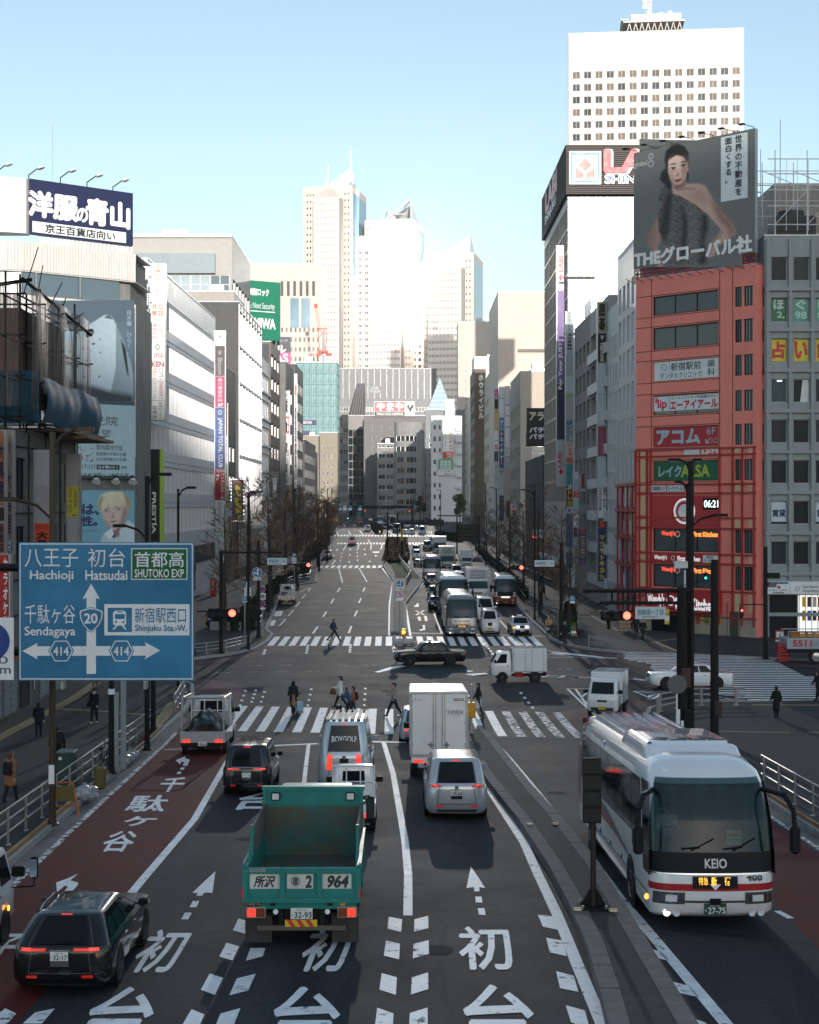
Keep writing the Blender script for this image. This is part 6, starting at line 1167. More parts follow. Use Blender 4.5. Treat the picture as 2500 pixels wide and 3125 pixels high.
def hexa(cx,cy,rx,ry):return[(cx-rx,cy),(cx-rx*.55,cy-ry),(cx+rx*.55,cy-ry),(cx+rx,cy),(cx+rx*.55,cy+ry),(cx-rx*.55,cy+ry)]
for cx in(462,913):P(hexa(cx,947,96,84),SIGNBLUE,.018);P(hexa(cx,947,88,77),SW,.021);P(hexa(cx,947,80,70),SIGNBLUE,.024)
def shield(s):return[(687+(x-687)*s,712+(y-712)*s)for x,y in((600,660),(608,645),(650,632),(687,626),(724,632),(766,645),(774,660),(768,705),(745,755),(705,797),(687,803),(669,797),(629,755),(606,705))]
P(shield(1.06),SIGNBLUE,.018);P(shield(1.0),SW,.021);P(shield(.9),SIGNBLUE,.024)
P([(850,660),(870,645),(930,645),(948,660),(948,745),(935,758),(865,758),(850,745)],SW,.014);P([(865,672),(938,672),(938,708),(865,708)],SIGNBLUE,.017);P([(870,758),(885,758),(858,788),(845,788)],SW,.014);P([(915,758),(930,758),(953,788),(940,788)],SW,.014);P([(878,650),(922,650),(922,658),(878,658)],SIGNBLUE,.017)
mb.bd('symbol',rut);mb=MB()
for x in(873,928):c=q(x,731);prg(mb,fr,c[0],c[1],0,.0065,SIGNBLUE,.018,10)
for t,x0,y0,x1,y1,m,bo in(('八王子',190,185,590,322,SW,.0),('Hachioji',230,348,553,432,SW,.02),('初台',663,182,940,322,SW,.0),('Hatsudai',645,346,957,418,SW,.02),('首都高',1015,208,1380,322,SW,.008),('SHUTOKO EXP',1012,338,1380,398,SW,.02),('千駄ヶ谷',190,600,568,742,SW,.0),('Sendagaya',190,765,568,850,SW,.02),('新宿駅西口',1012,622,1397,738,SIGNBLUE,.0),('Shinjuku Sta.-W.',1015,752,1403,812,SIGNBLUE,.02),('20',637,668,733,740,SW,.03),('414',405,915,518,980,SW,.02),('414',855,915,970,980,SW,.02)):
 ptx(mb,fr,t,*q(x0,y0),*q(x1,y1),m,bo,d=.027)
mb.bd('lettering',rut)
t=thg('sign_mast','dark steel mast arms reaching in behind the large blue guide sign','mast',(xat(-90,Yg+.5),Yg+.5,zg(Yg)+.15));m=MB()
m.tub((0,0,0),(0,0,10.6),.17,DS,n=12);m.bd('mast',t);m=MB()
for py in(1732,1990):a=loc(t,-90,py);m.tub((a.x,0,a.z),(a.x+6.2,0,a.z),.11,DS,n=8)
for px in(200,450):a=loc(t,px,1655);m.box(a.x-.04,a.x+.04,-.4,-.1,a.z-4.0,a.z,SL)
m.bd('arm',t)
rut,fr=sign('bus_sign','white sign panel with part of a blue disc at the picture edge','road sign',-75,1885,42,2075,Yg,SW,[('o',.4,.38,0,.5,sol('1f3f88',.4)),('t','300m',.02,.76,.92,.9,sol('3c5068'),.01,'h'),('t','0',.6,.62,.85,.74,sol('3c5068'),.0,'h')],th=.05,edge=SL)
# ---- lamp posts
def lamp_arm(t,z,dx,dy=0.,up=.25,m=DS,head=.8):
 mb=MB();s=1 if dx>0 else-1;mb.path([(0,0,z-.5),(dx*.4,dy*.4,z-.1),(dx,dy,z+up*.3)],.05,m,6)
 mb.bd('arm',t);mb=MB();T=Matrix.Translation((dx,dy,z+up*.3));mb.box(min(0,s*head),max(0,s*head),-.13,.13,-.07,.07,m,T);mb.box(min(s*.1,s*head*.9),max(s*.1,s*head*.9),-.1,.1,-.085,-.072,SW,T);mb.bd('lamp_head',t)
t,Y,h=post('street_lamp','tall brown street lamp post passing behind the blue guide sign',160,2518,1318,.1,sol('3a2e24',.4),'street lamp')
lamp_arm(t,loc(t,0,1532).z,-2.0*.55,head=.7,m=sol('3a2e24',.4));lamp_arm(t,h,.7,head=.5,m=sol('3a2e24',.4));mb=MB();mb.box(-.08,.08,-.125,-.105,1.2,1.75,SW);mb.bd('sticker',t)
t,Y,h=post('street_lamp','dark double arm street lamp in front of the black bank sign',449,2290,1453,.11,DS,'street lamp');lamp_arm(t,h,.4,head=.6);lamp_arm(t,loc(t,0,1610).z,-.9,head=.5)
t,Y,h=post('street_lamp','slim dark street lamp against the finned windows of the white office',544,2105,1492,.08,DS,'street lamp');lamp_arm(t,h,.5,head=.5)
t,Y,h=post('utility_pole','plain dark pole under the guide sign beside the parked bicycle',340,2362,2020,.11,DS,'pole');mb=MB();mb.lathe([(.125,2.9),(.125,3.1)],SW,12);mb.bd('band',t)
t,Y,h=post('utility_pole','thicker dark pole under the guide sign at the railing end',468,2235,2010,.12,DS,'pole')
t,Y,h=post('street_lamp','tall dark street lamp with two heads over the left avenue trees',758,1982,1504,.1,DS,'street lamp');lamp_arm(t,h,.5,head=.55);lamp_arm(t,h,.12,head=.3)
t,Y,h=post('street_lamp','dark street lamp with twin arms before the red restaurant corner',2109,2262,1408,.16,DS,'street lamp',Y=70);lamp_arm(t,h,-.5,head=.55);lamp_arm(t,h,.12,head=.35);lamp_arm(t,loc(t,0,1577).z,1.1,head=.6)
t,Y,h=post('street_lamp','second dark lamp post standing close to the twin arm lamp',2099,2262,1475,.09,DS,'street lamp',Y=71);lamp_arm(t,h,-.3,head=.3)
for i,(px,pb,pt,lab)in enumerate(((1213,1660,1563,'thin black pole on the hedge median beyond the island'),(1183,1702,1562,'black pole at the near end of the hedge median'))):
 post('utility_pole',lab,px,pb,pt,.16,DS,'pole',kb=.2)
t,Y,h=post('street_lamp','slim street lamp between the bare trees on the right pavement',1632,1890,1497,.09,DS,'street lamp');lamp_arm(t,h,-.9,head=.4)
for i,(px,pb,pt,dx,lab)in enumerate(((1515,1722,1490,-.6,'far slim street lamp beside the vertical sign towers'),(900,1745,1490,.6,'far slim street lamp on the left among branches'),(1000,1640,1490,.5,'thin lamp post over the brown leafed tree'),(1012,1625,1490,.5,'thinnest lamp post past the brown leafed tree'),(1345,1640,1495,-.5,'thin lamp post in front of the white apartments'))):
 t,Y,h=post('street_lamp',lab,px,pb,pt,.11,DS,'street lamp');lamp_arm(t,h,dx,head=.6)
 # ---- traffic signals
def sgh(name,label,cx,cy,Y,w_px,lit,vertical=False,group=None,arm=None,back=False,rz=0.):
 """three lamp signal; lit is the index of the lit lamp; arm: (px, py) of the post end of its arm"""
 k=Y/F;W_=w_px*k;r=W_/3.4*.42;hh=W_/3.0
 c=at(cx,cy,Y);t=thg(name,label,'traffic signal',c,rz,group)
 mb=MB();
 if vertical:mb.bbx(-hh/2,hh/2,-.14,.14,-W_/2,W_/2,BLA,.04)
 else:mb.bbx(-W_/2,W_/2,-.14,.14,-hh/2,hh/2,BLA,.06)
 mb.bd('housing',t)
 n=3 if not vertical else 2
 for i in range(n):
  o=(i-(n-1)/2)*W_/n;p=(0,-.15,-o)if vertical else(o,-.15,0);mb=MB()
  mb.disc(p,r,(0,-1,0),[SIGRED if lit in(2,)and i==2 else SIGGRN if lit==0 and i==0 else SIGOFF][0]if not vertical else(SIGRED if(lit==2 and i==0)else SIGGRN if(lit==0 and i==1)else SIGOFF),18,.02)
  mb.bd('lens',t)
  mb=MB();T=Matrix.Translation(p)@Matrix.Rotation(R(90),4,'X');n2=14
  v=[T@Vector(((r+.04)*math.cos(a),(r+.04)*math.sin(a),z))for z in(0,.26)for a in[R(-10+200*j/n2)for j in range(n2+1)]]
  mb.mesh(v,[(j,j+1,n2+2+j,n2+1+j)for j in range(n2)],BLA);mb.bd('visor',t)
 if arm:
  mb=MB();a=at(arm[0],arm[1],Y)-c;mb.tub((0,.2,a.z),(a.x,.2,a.z),.05,DS);mb.bd('arm',t)
 return t
t,Y,h=post('signal_post','dark signal post with a top arm at the near left corner of the far crosswalk',675,1996,1680,.15,DS,'signal post');mb=MB();a=loc(t,860,1686);mb.tub((0,0,a.z),(a.x,0,a.z),.07,DS);mb.bd('arm',t)
sgh('traffic_signal','red traffic signal on the post beside the guide sign',680,1871,Y-.3,88,2,arm=(600,1866));mb=MB()
sign('direction_plate','small orange and blue route plate behind the left traffic signal','road sign',616,1880,646,1895,Y+.2,sol('2f5f98',.4),[('p',[(0,.5),(.25,0),(.45,0),(.45,1),(.25,1)],sol('a8702c')),('t','41',.58,.2,.95,.8,SW,.01,'h')],th=.05)
sgh('pedestrian_signal','dark pedestrian signal hanging on the left signal post',672,1893,Y-.25,24,9,vertical=True)
t,Y,h=post('signal_post','thick dark signal post beside the far left crosswalk end',789,1945,1650,.15,DS,'signal post');mb=MB();a=loc(t,950,1722);mb.tub((0,0,a.z),(a.x,0,a.z),.06,DS);mb.bd('arm',t)
sgh('traffic_signal','red traffic signal on the arm over the left avenue lanes',927,1724,Y-.3,44,2)
def place_sign(lab,x0,y0,x1,y1,Y,jp,en):
 return sign('place_name_sign',lab,'road sign',x0,y0,x1,y1,Y,sol('c3d2d8',.4),[('t',jp,.08,.2,.92,.68,sol('3d7a88'),.02,'h'),('t',en,.25,.76,.75,.92,INK,.01,'h'),('r',.0,.0,1,.03,SW),('r',0,.97,1,1,SW)],th=.05,edge=SL)
place_sign('white place name sign on the arm left of the avenue',816,1703,876,1723.5,Y-.2,'西新宿1丁目','Nishishinjuku 1')
def round_sign(lab,cx,cy,Y,rpx,kind,pole=None,plate=None):
 k=Y/F;r=rpx*k;c=at(cx,cy,Y);t=thg('traffic_sign',lab,'road sign',c);mb=MB()
 base={'blue':sol('2a6c9c',.35),'nostop':sol('2a5a9c',.35),'nouturn':SW,'bike':sol('2f8fb8',.35)}[kind]
 mb.disc((0,0,0),r,(0,-1,0),SW,24,.03);mb.bd('panel',t);mb=MB();f=Fr((-r,-.032,r),(1,0,0),(0,-1,0),2*r,2*r);RDR=sol('c02a2c',.35)
 prg(mb,f,.5,.5,0,.46,base,.004,24)
 if kind in('nostop','nouturn'):prg(mb,f,.5,.5,.38,.47,RDR,.008)
 if kind=='nostop':ppl(mb,f,[(.2,.27),(.27,.2),(.8,.73),(.73,.8)],RDR,.01)
 if kind=='blue':ppl(mb,f,[(.58,.1),(.74,.32),(.63,.3),(.63,.82),(.52,.82),(.52,.72),(.42,.64),(.28,.64),(.3,.74),(.12,.58),(.3,.44),(.28,.54),(.44,.54),(.52,.6),(.52,.3),(.42,.32)],SW,.01)
 if kind=='nouturn':ppl(mb,f,[(.34,.78),(.34,.38),(.42,.25),(.56,.25),(.66,.38),(.66,.55),(.76,.55),(.6,.75),(.46,.55),(.56,.55),(.56,.42),(.5,.36),(.44,.42),(.44,.78)],sol('2a5a9c',.35),.01);ppl(mb,f,[(.22,.28),(.28,.22),(.78,.72),(.72,.78)],RDR,.012)
 if kind=='bike':ppl(mb,f,[(.35,.7),(.42,.35),(.5,.3),(.6,.5),(.65,.7),(.5,.55)],SW,.01)
 mb.bd('symbol',t)
 if plate:
  a=at(plate[0],plate[1],Y)-c;b_=at(plate[2],plate[3],Y)-c;mb=MB();mb.box(a.x,b_.x,-.03,0,b_.z,a.z,SW);mb.bd('plate',t)
  if plate[4]:f=Fr((a.x,-.035,a.z),(1,0,0),(0,-1,0),b_.x-a.x,a.z-b_.z);mb=MB();ptx(mb,f,plate[4],.12,.2,.88,.8,INK,.03);mb.bd('lettering',t)
 if pole:mb=MB();gz=zg(Y)+.15-c.z;mb.tub((0,.06,gz),(0,.06,r*.6),.045,SL);mb.bd('post',t)
 return t
round_sign('round blue direction sign with plate 7-20 on the left signal post',785,1746.5,120.5,14.8,'blue',None,(774,1762,797,1771,'7-20'))
round_sign('upper round no stopping sign over a red text plate',801,1798,121.5,9.5,'nostop',True,(793,1810,811,1830,'駐車禁止'));round_sign('lower round no stopping sign near the parking bays',801,1842,121.4,9.5,'nostop',None,(793,1854,809,1860,''))
round_sign('round bicycle sign under the blue parking board',747,1827,124,8.5,'bike',True,(741,1834,757,1838,''))
def parking(lab,x0,y0,x1,y1,Y):
 r_,f=sign('parking_sign',lab,'road sign',x0,y0,x1,y1,Y,SW,[('r',0,0,1,.44,sol('33699a',.35)),('t','P',.3,.06,.7,.38,SW,.03,'h'),('t','60分',.15,.52,.85,.68,INK,.01,'h'),('t','9-19',.15,.74,.85,.9,INK,.01,'h')],th=.05);mb=MB();w=f.w/2;mb.tub((w,.1,zg(Y)-r_.location.z+.1),(w,.1,f.h),.05,SL);mb.bd('post',r_)
parking('blue parking board with white plate near the first tree',746,1774,766,1818,125);parking('small blue parking sign farther up by the second crosswalk',891,1688,905,1720,168)
round_sign('round blue direction sign on the concrete island',1221,1782,119,11,'blue',True,(1209,1794,1231,1802,'7-20'));round_sign('round no u turn sign with a red rim on the island',1221,1813,118.9,11.2,'nouturn',None,(1210,1825,1231,1833,''))
def nose_block(lab,px,py,hpx,box=True):
 g_=gnd(px,py,.0);t=thg('island_beacon',lab,'beacon',g_);mb=MB();mb.bbx(-.85,.85,-1.1,1.3,0,.32,KERBL,.12);mb.bd('base',t);mb=MB();h=hpx*g_.y/F;mb.tub((0,0,.3),(0,0,h*.55),.07,SL);mb.bbx(-.2,.2,-.2,.2,h*.5,h,sol('d6a423',.4),.05);mb.disc((0,-.21,h*.8),.13,(0,-1,0),SIGAMB,14,.02);mb.bd('lamp_box',t)
nose_block('yellow beacon on the white nose block of the far island',1232,1965,46)
t,Y,h=post('island_beacon','grey pole with a yellow box at the near median nose',1438,2238,2088,.07,SL,'beacon',kb=.24);mb=MB();a=loc(t,1438,2190);b_=loc(t,1438,2150);mb.bbx(-.2,.2,-.17,.17,a.z,b_.z+.1,sol('d09a28',.4),.04);mb.bd('lamp_box',t);mb=MB();mb.path([(0,0,h),(-.12,0,h-.3)],.035,SL);mb.bd('bracket',t)
t,Y,h=post('signal_post','dark signal post by the bare tree on the far right corner',1713,1957,1655,.15,DS,'signal post');mb=MB();a=loc(t,1560,1730);mb.tub((a.x,0,a.z),(0,0,a.z),.06,DS);mb.bd('arm',t);a=loc(t,1713,1850);mb=MB();mb.box(-.2,.2,-.35,-.16,1.2,2.4,DS);mb.bd('cabinet',t)
sgh('traffic_signal','red traffic signal over the oncoming coaches',1576,1732,Y-.3,46,2);place_sign('white place name sign on the arm over the right avenue lanes',1632,1710,1692,1729.5,Y-.2,'西新宿1丁目','Nishishinjuku 1')
round_sign('bright blue bicycle disc on the bent pipe near the right corner',1747,1826,118,8,'bike',None,(1740,1835,1755,1841,''));mb=MB();b0=at(1721,1872,118);mb.path([at(1716,1960,118),at(1716,1870,118),at(1719,1842,118),at(1727,1832,118),at(1738,1831,118)],.07,SL);tag(mb.bd('bent_pipe'),'bent grey pipe carrying the blue bicycle disc','pipe')
YR=69.5
t,Y,h=post('signal_post','thick dark signal post with two long arms in front of the restaurant',2081,2262,1792,.26,DS,'signal post',Y=YR);mb=MB()
for py,px in((1803,1780),(1840,1830)):a=loc(t,px,py);mb.tub((a.x,0,a.z),(.5,0,a.z),.09 if py<1830 else .08,DS,n=10)
for px in(1868,1938,2040):a=loc(t,px,1803);b_=loc(t,px,1840);mb.tub(a,b_,.05,DS)
mb.bd('arm',t);mb=MB();a=loc(t,2075,2097);b_=loc(t,2104,2036);mb.bbx(a.x,b_.x,-.45,-.2,a.z,b_.z,sol('4a2a28',.5),.04);mb.bd('junction_box',t);mb=MB();a=loc(t,2082,2242);b_=loc(t,2104,2166);mb.bbx(a.x,b_.x,-.5,-.05,-.0,b_.z,BLA,.03);mb.bd('cabinet',t)
mb=MB();
for(x0,y0),(x1,y1)in(((1770,1877),(2170,1872)),((1800,1870),(2170,1850)),((2080,1880),(2170,1900)),((1820,1845),(2160,1770)),((2040,1800),(1840,1850))):mb.tub(loc(t,x0,y0),loc(t,x1,y1),.02,BLA,n=5)
mb.bd('cable',t)
sgh('traffic_signal','red traffic signal beside the white street name sign in front of the restaurant',1881,1878,YR-.25,94,2);sgh('pedestrian_signal','dark pedestrian signal hanging below the right traffic signal',1857,1905,YR-.3,30,9,vertical=True)
place_sign('largest white place name sign, before the restaurant windows',1939,1852,2032,1889,YR-.2,'西新宿一丁目','Nishishinjuku 1');sign('direction_plate','small orange arrow plate beside the right traffic signal','road sign',1826,1862,1842,1876,YR-.1,sol('b8742a',.4),[('p',[(.0,.5),(.5,0),(.5,1)],sol('2f5f98',.4))],th=.05)
t,Y,h=post('utility_pole','plain dark pole with a brown box, right of the lamp posts',2181,2268,1708,.2,DS,'pole',Y=67);mb=MB();a=loc(t,2176,2182);b_=loc(t,2198,2138);mb.bbx(a.x,b_.x,-.45,-.18,a.z,b_.z,sol('2e1f1e',.5),.03);mb.bd('junction_box',t)
t,Y,h=post('sign_post','slim white post with the back of a round sign near the bus rear',2066,2250,2070,.045,SW,'post',Y=66.5);mb=MB();a=loc(t,2060,2088);mb.disc((0,-.06,a.z),.42,(0,-1,0),sol('5a6064',.4),20,.03);mb.bd('panel',t);mb=MB();a=loc(t,2068,2240);b_=loc(t,2090,2165)
for i in range(2):mb.box(.02+i*.16,.14+i*.16,-.02,.02,a.z,b_.z-i*.5,SW)
mb.bd('notice_board',t)
mb=MB();t=thg('surveillance_camera','white surveillance camera on a grey stem before the restaurant','camera',at(2091,1740,71));mb.tub((0,0,0),(0,0,-1.2),.05,SW);mb.box(-.5,.2,-.15,.15,.1,.35,SW);mb.box(-.55,.25,-.18,.18,.36,.42,SW);mb.bd('body',t)
t,Y,h=post('signal_post','dark post with a pedestrian signal arm between the red and grey buildings',2337,2012,1668,.16,DS,'signal post',Y=104);mb=MB();a=loc(t,2264,1845);mb.tub((0,0,a.z),(a.x,0,a.z),.04,DS);mb.bd('arm',t);mb=MB();a=loc(t,2340,1765);b_=loc(t,2376,1748);mb.box(a.x,b_.x,-.4,.1,a.z,b_.z,DS);mb.box(a.x+.1,b_.x-.2,-.3,.1,a.z-.6,a.z-.25,sol('5a5f62'));mb.bd('cctv',t)
sgh('pedestrian_signal','lit red pedestrian signal beside the salmon building edge',2263,1870,103.8,30,2,vertical=True)
sgh('pedestrian_signal','pedestrian signal glowing green in front of the restaurant windows',2152,1757,69,26,0,vertical=True)
t=thg('construction_sign','red framed pedestrian notice on a stand by the crates lorry','sign',gnd(2380,2008,.15));mb=MB();w=65/2.464*t.location.y/F/2;a=loc(t,2380,1950).z;b_=loc(t,2380,1924).z;mb.box(-w,w,-.03,0,a,b_,sol('c23a30',.4));mb.box(-w*.8,w*.8,-.04,-.031,a+.1,b_-.1,SW);mb.tub((0,.05,0),(0,.05,a),.04,SL);mb.prism([(-.05,0),(.15,.25),(.1,.3),(-.1,.05)],(0,-.045,(a+b_)/2-.1),(1,0,0),(0,0,1),(0,-1,0),.004,sol('2f7f6a'));mb.bd('board',t);mb=MB();mb.box(-w,w,-.03,0,a-.2,a-.05,SW);mb.bd('plate',t)
t=thg('median_sign','dark back of a tall sign box on the near median','road sign',gnd(1811,2772,.24));mb=MB();r=.06;mb.tub((0,0,0),(0,0,loc(t,0,2505).z),r,sol('2a2420',.45),n=12);mb.bd('post',t);mb=MB();a=loc(t,1776,2511);b_=loc(t,1838,2313);mb.bbx(a.x+.02,b_.x-.02,-.04,.06,a.z,b_.z,sol('1d1b1a',.5),.02)
for k in range(5):z=a.z+(b_.z-a.z)*k/4;mb.box(a.x+.03,b_.x-.03,-.06,-.04,z-.03 if k else z,z+.03 if k<4 else z,BLA)
mb.bd('panel',t);mb=MB();mb.bbx(-.32,.32,-.3,.3,.0,.06,DS,.02);[mb.tub((x,y,.06),(x,y,.12),.03,SL,n=6)for x in(-.25,.25)for y in(-.24,.24)];mb.prism([(-.28,0),(.28,0),(.08,.35),(-.08,.35)],(0,.01,.06),(1,0,0),(0,0,1),(0,1,0),.02,DS);mb.bd('base',t)
for i,(px,py)in enumerate(((1618,2519),(1696,2517),(1763,2779),(1872,2782))):
 t=thg('road_stud','small amber road stud on the median kerb, %s'%('inner stone farther up','outer stone farther up','inner stone below the sign post','outer stone below the sign post')[i],'road stud',gnd(px,py,.255),group='studs on the median kerb');mb=MB();mb.bbx(-.1,.1,-.07,.07,0,.06,sol('b8923a',.4),.02);mb.bd('body',t);mb=MB();mb.box(-.07,.07,-.078,-.071,.02,.05,SW);mb.bd('reflector',t)
 # ---- railings
def railing(name,label,pts,h,rails,spacing,r=.03,m=SL,pr=.04,kb=.15,off=0.,cat='railing'):
 t=thg(name,label,cat,(pts[0].x,pts[0].y,zg(pts[0].y)+kb));O=t.location;p=densify(pts);posts=MB();rl=MB()
 W3=lambda q,z:(q.x-O.x,q.y-O.y,zg(q.y)+kb+z-O.z)
 for z in rails:
  for a,b_ in zip(p,p[1:]):rl.tub(W3(a,z),W3(b_,z),r,m,n=7)
 rl.bd('rail',t);acc=0;first=True
 for a,b_ in zip(p,p[1:]):
  d=(b_-a).length;s=0 if first else spacing-acc
  while s<=d:
   q_=a.lerp(b_,s/d);mb=MB();mb.tub(W3(q_,0),W3(q_,h),pr,m,n=8);mb.lathe([(pr*2,0),(pr*2,.02),(pr,.05)],m,8,Matrix.Translation(W3(q_,0)));mb.bd('post',t);s+=spacing;first=False
  acc=d-(s-spacing)
 return t
inset=lambda pts,dx,dy=0:[p+Vector((dx,dy))for p in pts]
RAILM=M('polished_rail',(.4,.38,.35),.4,metal=.8,var=.1)
railing('railing','long three bar steel railing along the near left kerb',inset(V2((-8.9,24))+gp([(-90,2735),(41,2628),(300,2404),(488,2240)]),-.45),1.0,(.35,.68,.98),2.3,.028,RAILM,.035)
railing('railing','short railing round the end of the near left pavement',inset(gp([(556,2180),(585,2125),(583,2098),(560,2088)]),-.4),.9,(.4,.85),1.6,.03,SL,.05)
railing('railing','curved pale guard rail round the far left corner under the signal',inset(gp([(420,2028),(600,2010),(700,1997),(775,1978)]),-.3,.4),.85,(.3,.55,.8),2.2,.035,SL,.05)
railing('railing','short rail beside the first parking bay',inset(gp([(800,1925),(812,1912)]),-.4),.9,(.4,.85),2,.03);railing('railing','rail around the kerb bulge by the second crosswalk',inset(gp([(866,1800),(900,1782),(956,1772),(960,1726)]),-.5,.4),.9,(.45,.85),2.2,.035)
railing('railing','pale curved guard rail on the near right corner behind the bus',inset(gp([(1985,2192),(1992,2178),(2080,2160),(2252,2158)]),.3,-.4),.95,(.3,.6,.9),1.9,.05,M('weathered_pink_grey_rail',(.3,.27,.26),.5,var=.2),.09)
railing('railing','steel railing along the near right kerb beyond the bus',inset(gp([(2640,2640),(2420,2500),(2367,2464),(2280,2404)]),.5),1.0,(.35,.68,.98),2.3,.028,RAILM,.035)
railing('railing','railing along the kerb beside the cyclist',inset(gp([(1640,1905),(1683,1950),(1706,1962)]),.5,.3),.95,(.3,.6,.92),2,.03,DS);railing('railing','low pale guard rail near the striped crossing on the far right',inset(gp([(1800,1982),(1855,1988)]),0,.7),.85,(.2,.4,.6,.8),4,.03,SL)
railing('railing','far railing beside the orange coach',inset(gp([(1505,1735),(1590,1850)]),.5,0),.9,(.4,.85),2.5,.03,DS);railing('railing','slanting steel railing on the grass of the island',gp([(1218,1712),(1255,1765),(1240,1792)]),1.0,(.3,.6,.95),3,.03,SL,kb=.22);railing('railing','far railing along the hedge on the right kerb',inset(gp([(1300,1632),(1390,1650)]),.5,.5),.9,(.4,.85),3,.04,SL)
mb=MB();kerb(mb,inset(V2((-9.0,24))+gp([(-90,2735),(41,2628),(300,2404),(499,2232)]),-.05),.1,.3,M('warm_lit_concrete',(.3,.17,.07),.7,var=.25));tag(mb.bd('kerb_upstand'),'low concrete plank edging the near left kerb','upstand')  # concrete kerb base; the orange light falling on it is painted into its colour
mb=MB();kerb(mb,inset(gp([(2640,2640),(2420,2500),(2367,2464),(2300,2420)]),.05),.1,.3,M('warm_lit_concrete',(.3,.17,.07)));tag(mb.bd('kerb_upstand'),'low concrete plank edging the near right kerb','upstand')  # same concrete base with the warm light painted in
# ---- near left pavement clutter
t=thg('utility_cabinet','green steel utility cabinet on the near left pavement','cabinet',gnd(207,2408,.15));mb=MB();GC_=M('green_cabinet_paint',(.022,.055,.042),.45,var=.15);k=t.location.y/F;w=62*k;h=108*k;mb.bbx(-w*.55,w*.25,0,w*.9,0,h,GC_,.02);mb.bd('body',t);mb=MB();mb.bbx(-w*.6,w*.3,-.04,w*.95,h,h+.06,sol('52605c',.5),.02);mb.bd('lid',t);mb=MB();mb.box(-w*.45,-w*.3,-.012,-.002,h*.82,h*.9,SW);mb.box(-w*.12,w*.02,-.012,-.002,h*.3,h*.36,SW);[mb.box(w*.252,w*.26,w*(.15+.17*i),w*(.27+.17*i),h*.55,h*.85,sol('3a4a46'))for i in range(4)];mb.bd('plate',t)
def rubbish(lab,px,py,s,seed):
 rnd=random.Random(seed);t=thg('rubbish_bag',lab,'rubbish bag',gnd(px,py,.15),group='clear rubbish bags by the railing');mb=MB();m=M('clear_rubbish_bag',(.3,.31,.33),.25,var=.6,vs=5,spec=.7)
 n=14;prof=[(0,0),(.8,.02),(1,.25),(.97,.5),(.75,.78),(.35,.92),(.12,1.0),(.2,1.12),(.05,1.15)];v=[]
 for r_,z in prof:
  for i in range(n):a=2*math.pi*i/n;d=1+.16*math.sin(a*3+z*5+seed)+rnd.uniform(-.07,.07);v.append((r_*d*s*math.cos(a),r_*d*s*math.sin(a),z*s*1.4))
 mb.mesh(v,[(k*n+i,k*n+(i+1)%n,(k+1)*n+(i+1)%n,(k+1)*n+i)for k in range(len(prof)-1)for i in range(n)],m,True);mb.bd('bag',t)
for i,(px,py,s,lab)in enumerate(((258,2440,.34,'large clear rubbish bag beside the green cabinet'),(276,2436,.3,'clear rubbish bag leaning at the railing, right of the large one'),(176,2428,.25,'small clear bag behind the folding barrier'),(378,2330,.28,'clear rubbish bag nearest the standing sign boards'),(394,2322,.27,'middle clear rubbish bag of the farther heap'),(407,2312,.24,'last clear rubbish bag of the farther heap'))):rubbish(lab,px,py,s,i+1)
t=thg('folding_barrier','orange folding barrier stand leaning inside the railing','barrier',gnd(196,2490,.15),rz=.3);mb=MB();OB=sol('b8622c',.45)
for y in(-.25,.25):mb.tub((-.42,y,0),(-.25,0,1.0),.03,OB,n=6);mb.tub((.42,y,0),(.25,0,1.0),.03,OB,n=6)
for z,w in((1.0,.26),(.55,.34),(.3,.38)):mb.tub((-w,-.02,z),(w,-.02,z),.028,OB,n=6)
mb.box(-.28,.28,-.1,-.07,.45,.9,sol('6a5a28',.5));mb.bd('frame',t)
t=thg('notice_board','pair of narrow white boards tied to the dark pole','notice board',gnd(357,2352,.15));mb=MB();[mb.box(-.14+i*.26,.06+i*.26,-.02+i*.1,.02+i*.1,.05,2.9+i*.5,sol('8f979b',.5))for i in range(2)];mb.bd('board',t)
t=thg('plastic_stand','yellow plastic stand pressed against the railing','stand',gnd(306,2408,.15));mb=MB();mb.bbx(-.18,.18,-.15,.15,0,.75,sol('5f5526',.6),.06);mb.bd('body',t)
def cone(lab,px,py,group='traffic cones',h=.7,c='b03a22',kb=.15):
 t=thg('traffic_cone',lab,'traffic cone',gnd(px,py,kb),group=group);mb=MB();mb.bbx(-.2,.2,-.2,.2,0,.04,sol(c,.5),.015);mb.lathe([(.16,.04),(.12,.25)],sol(c,.5),12);mb.lathe([(.12,.25),(.085,.42)],SW,12);mb.lathe([(.085,.42),(.03,h)],sol(c,.5),12);mb.bd('cone',t)
cone('dull red traffic cone by the dark pole inside the railing',447,2258)
for i,(x,c,lab)in enumerate(((1318,'c8402c','red and white cone at the front of the corner cone row'),(1340,'3a9a5a','green lit cone behind the front red cone'),(1354,'3a9a5a','second green lit cone in the corner row'),(1368,'c8402c','red cone at the back of the corner cone row'))):cone(lab,*cv(K2,x,842),h=1.1,c=c)
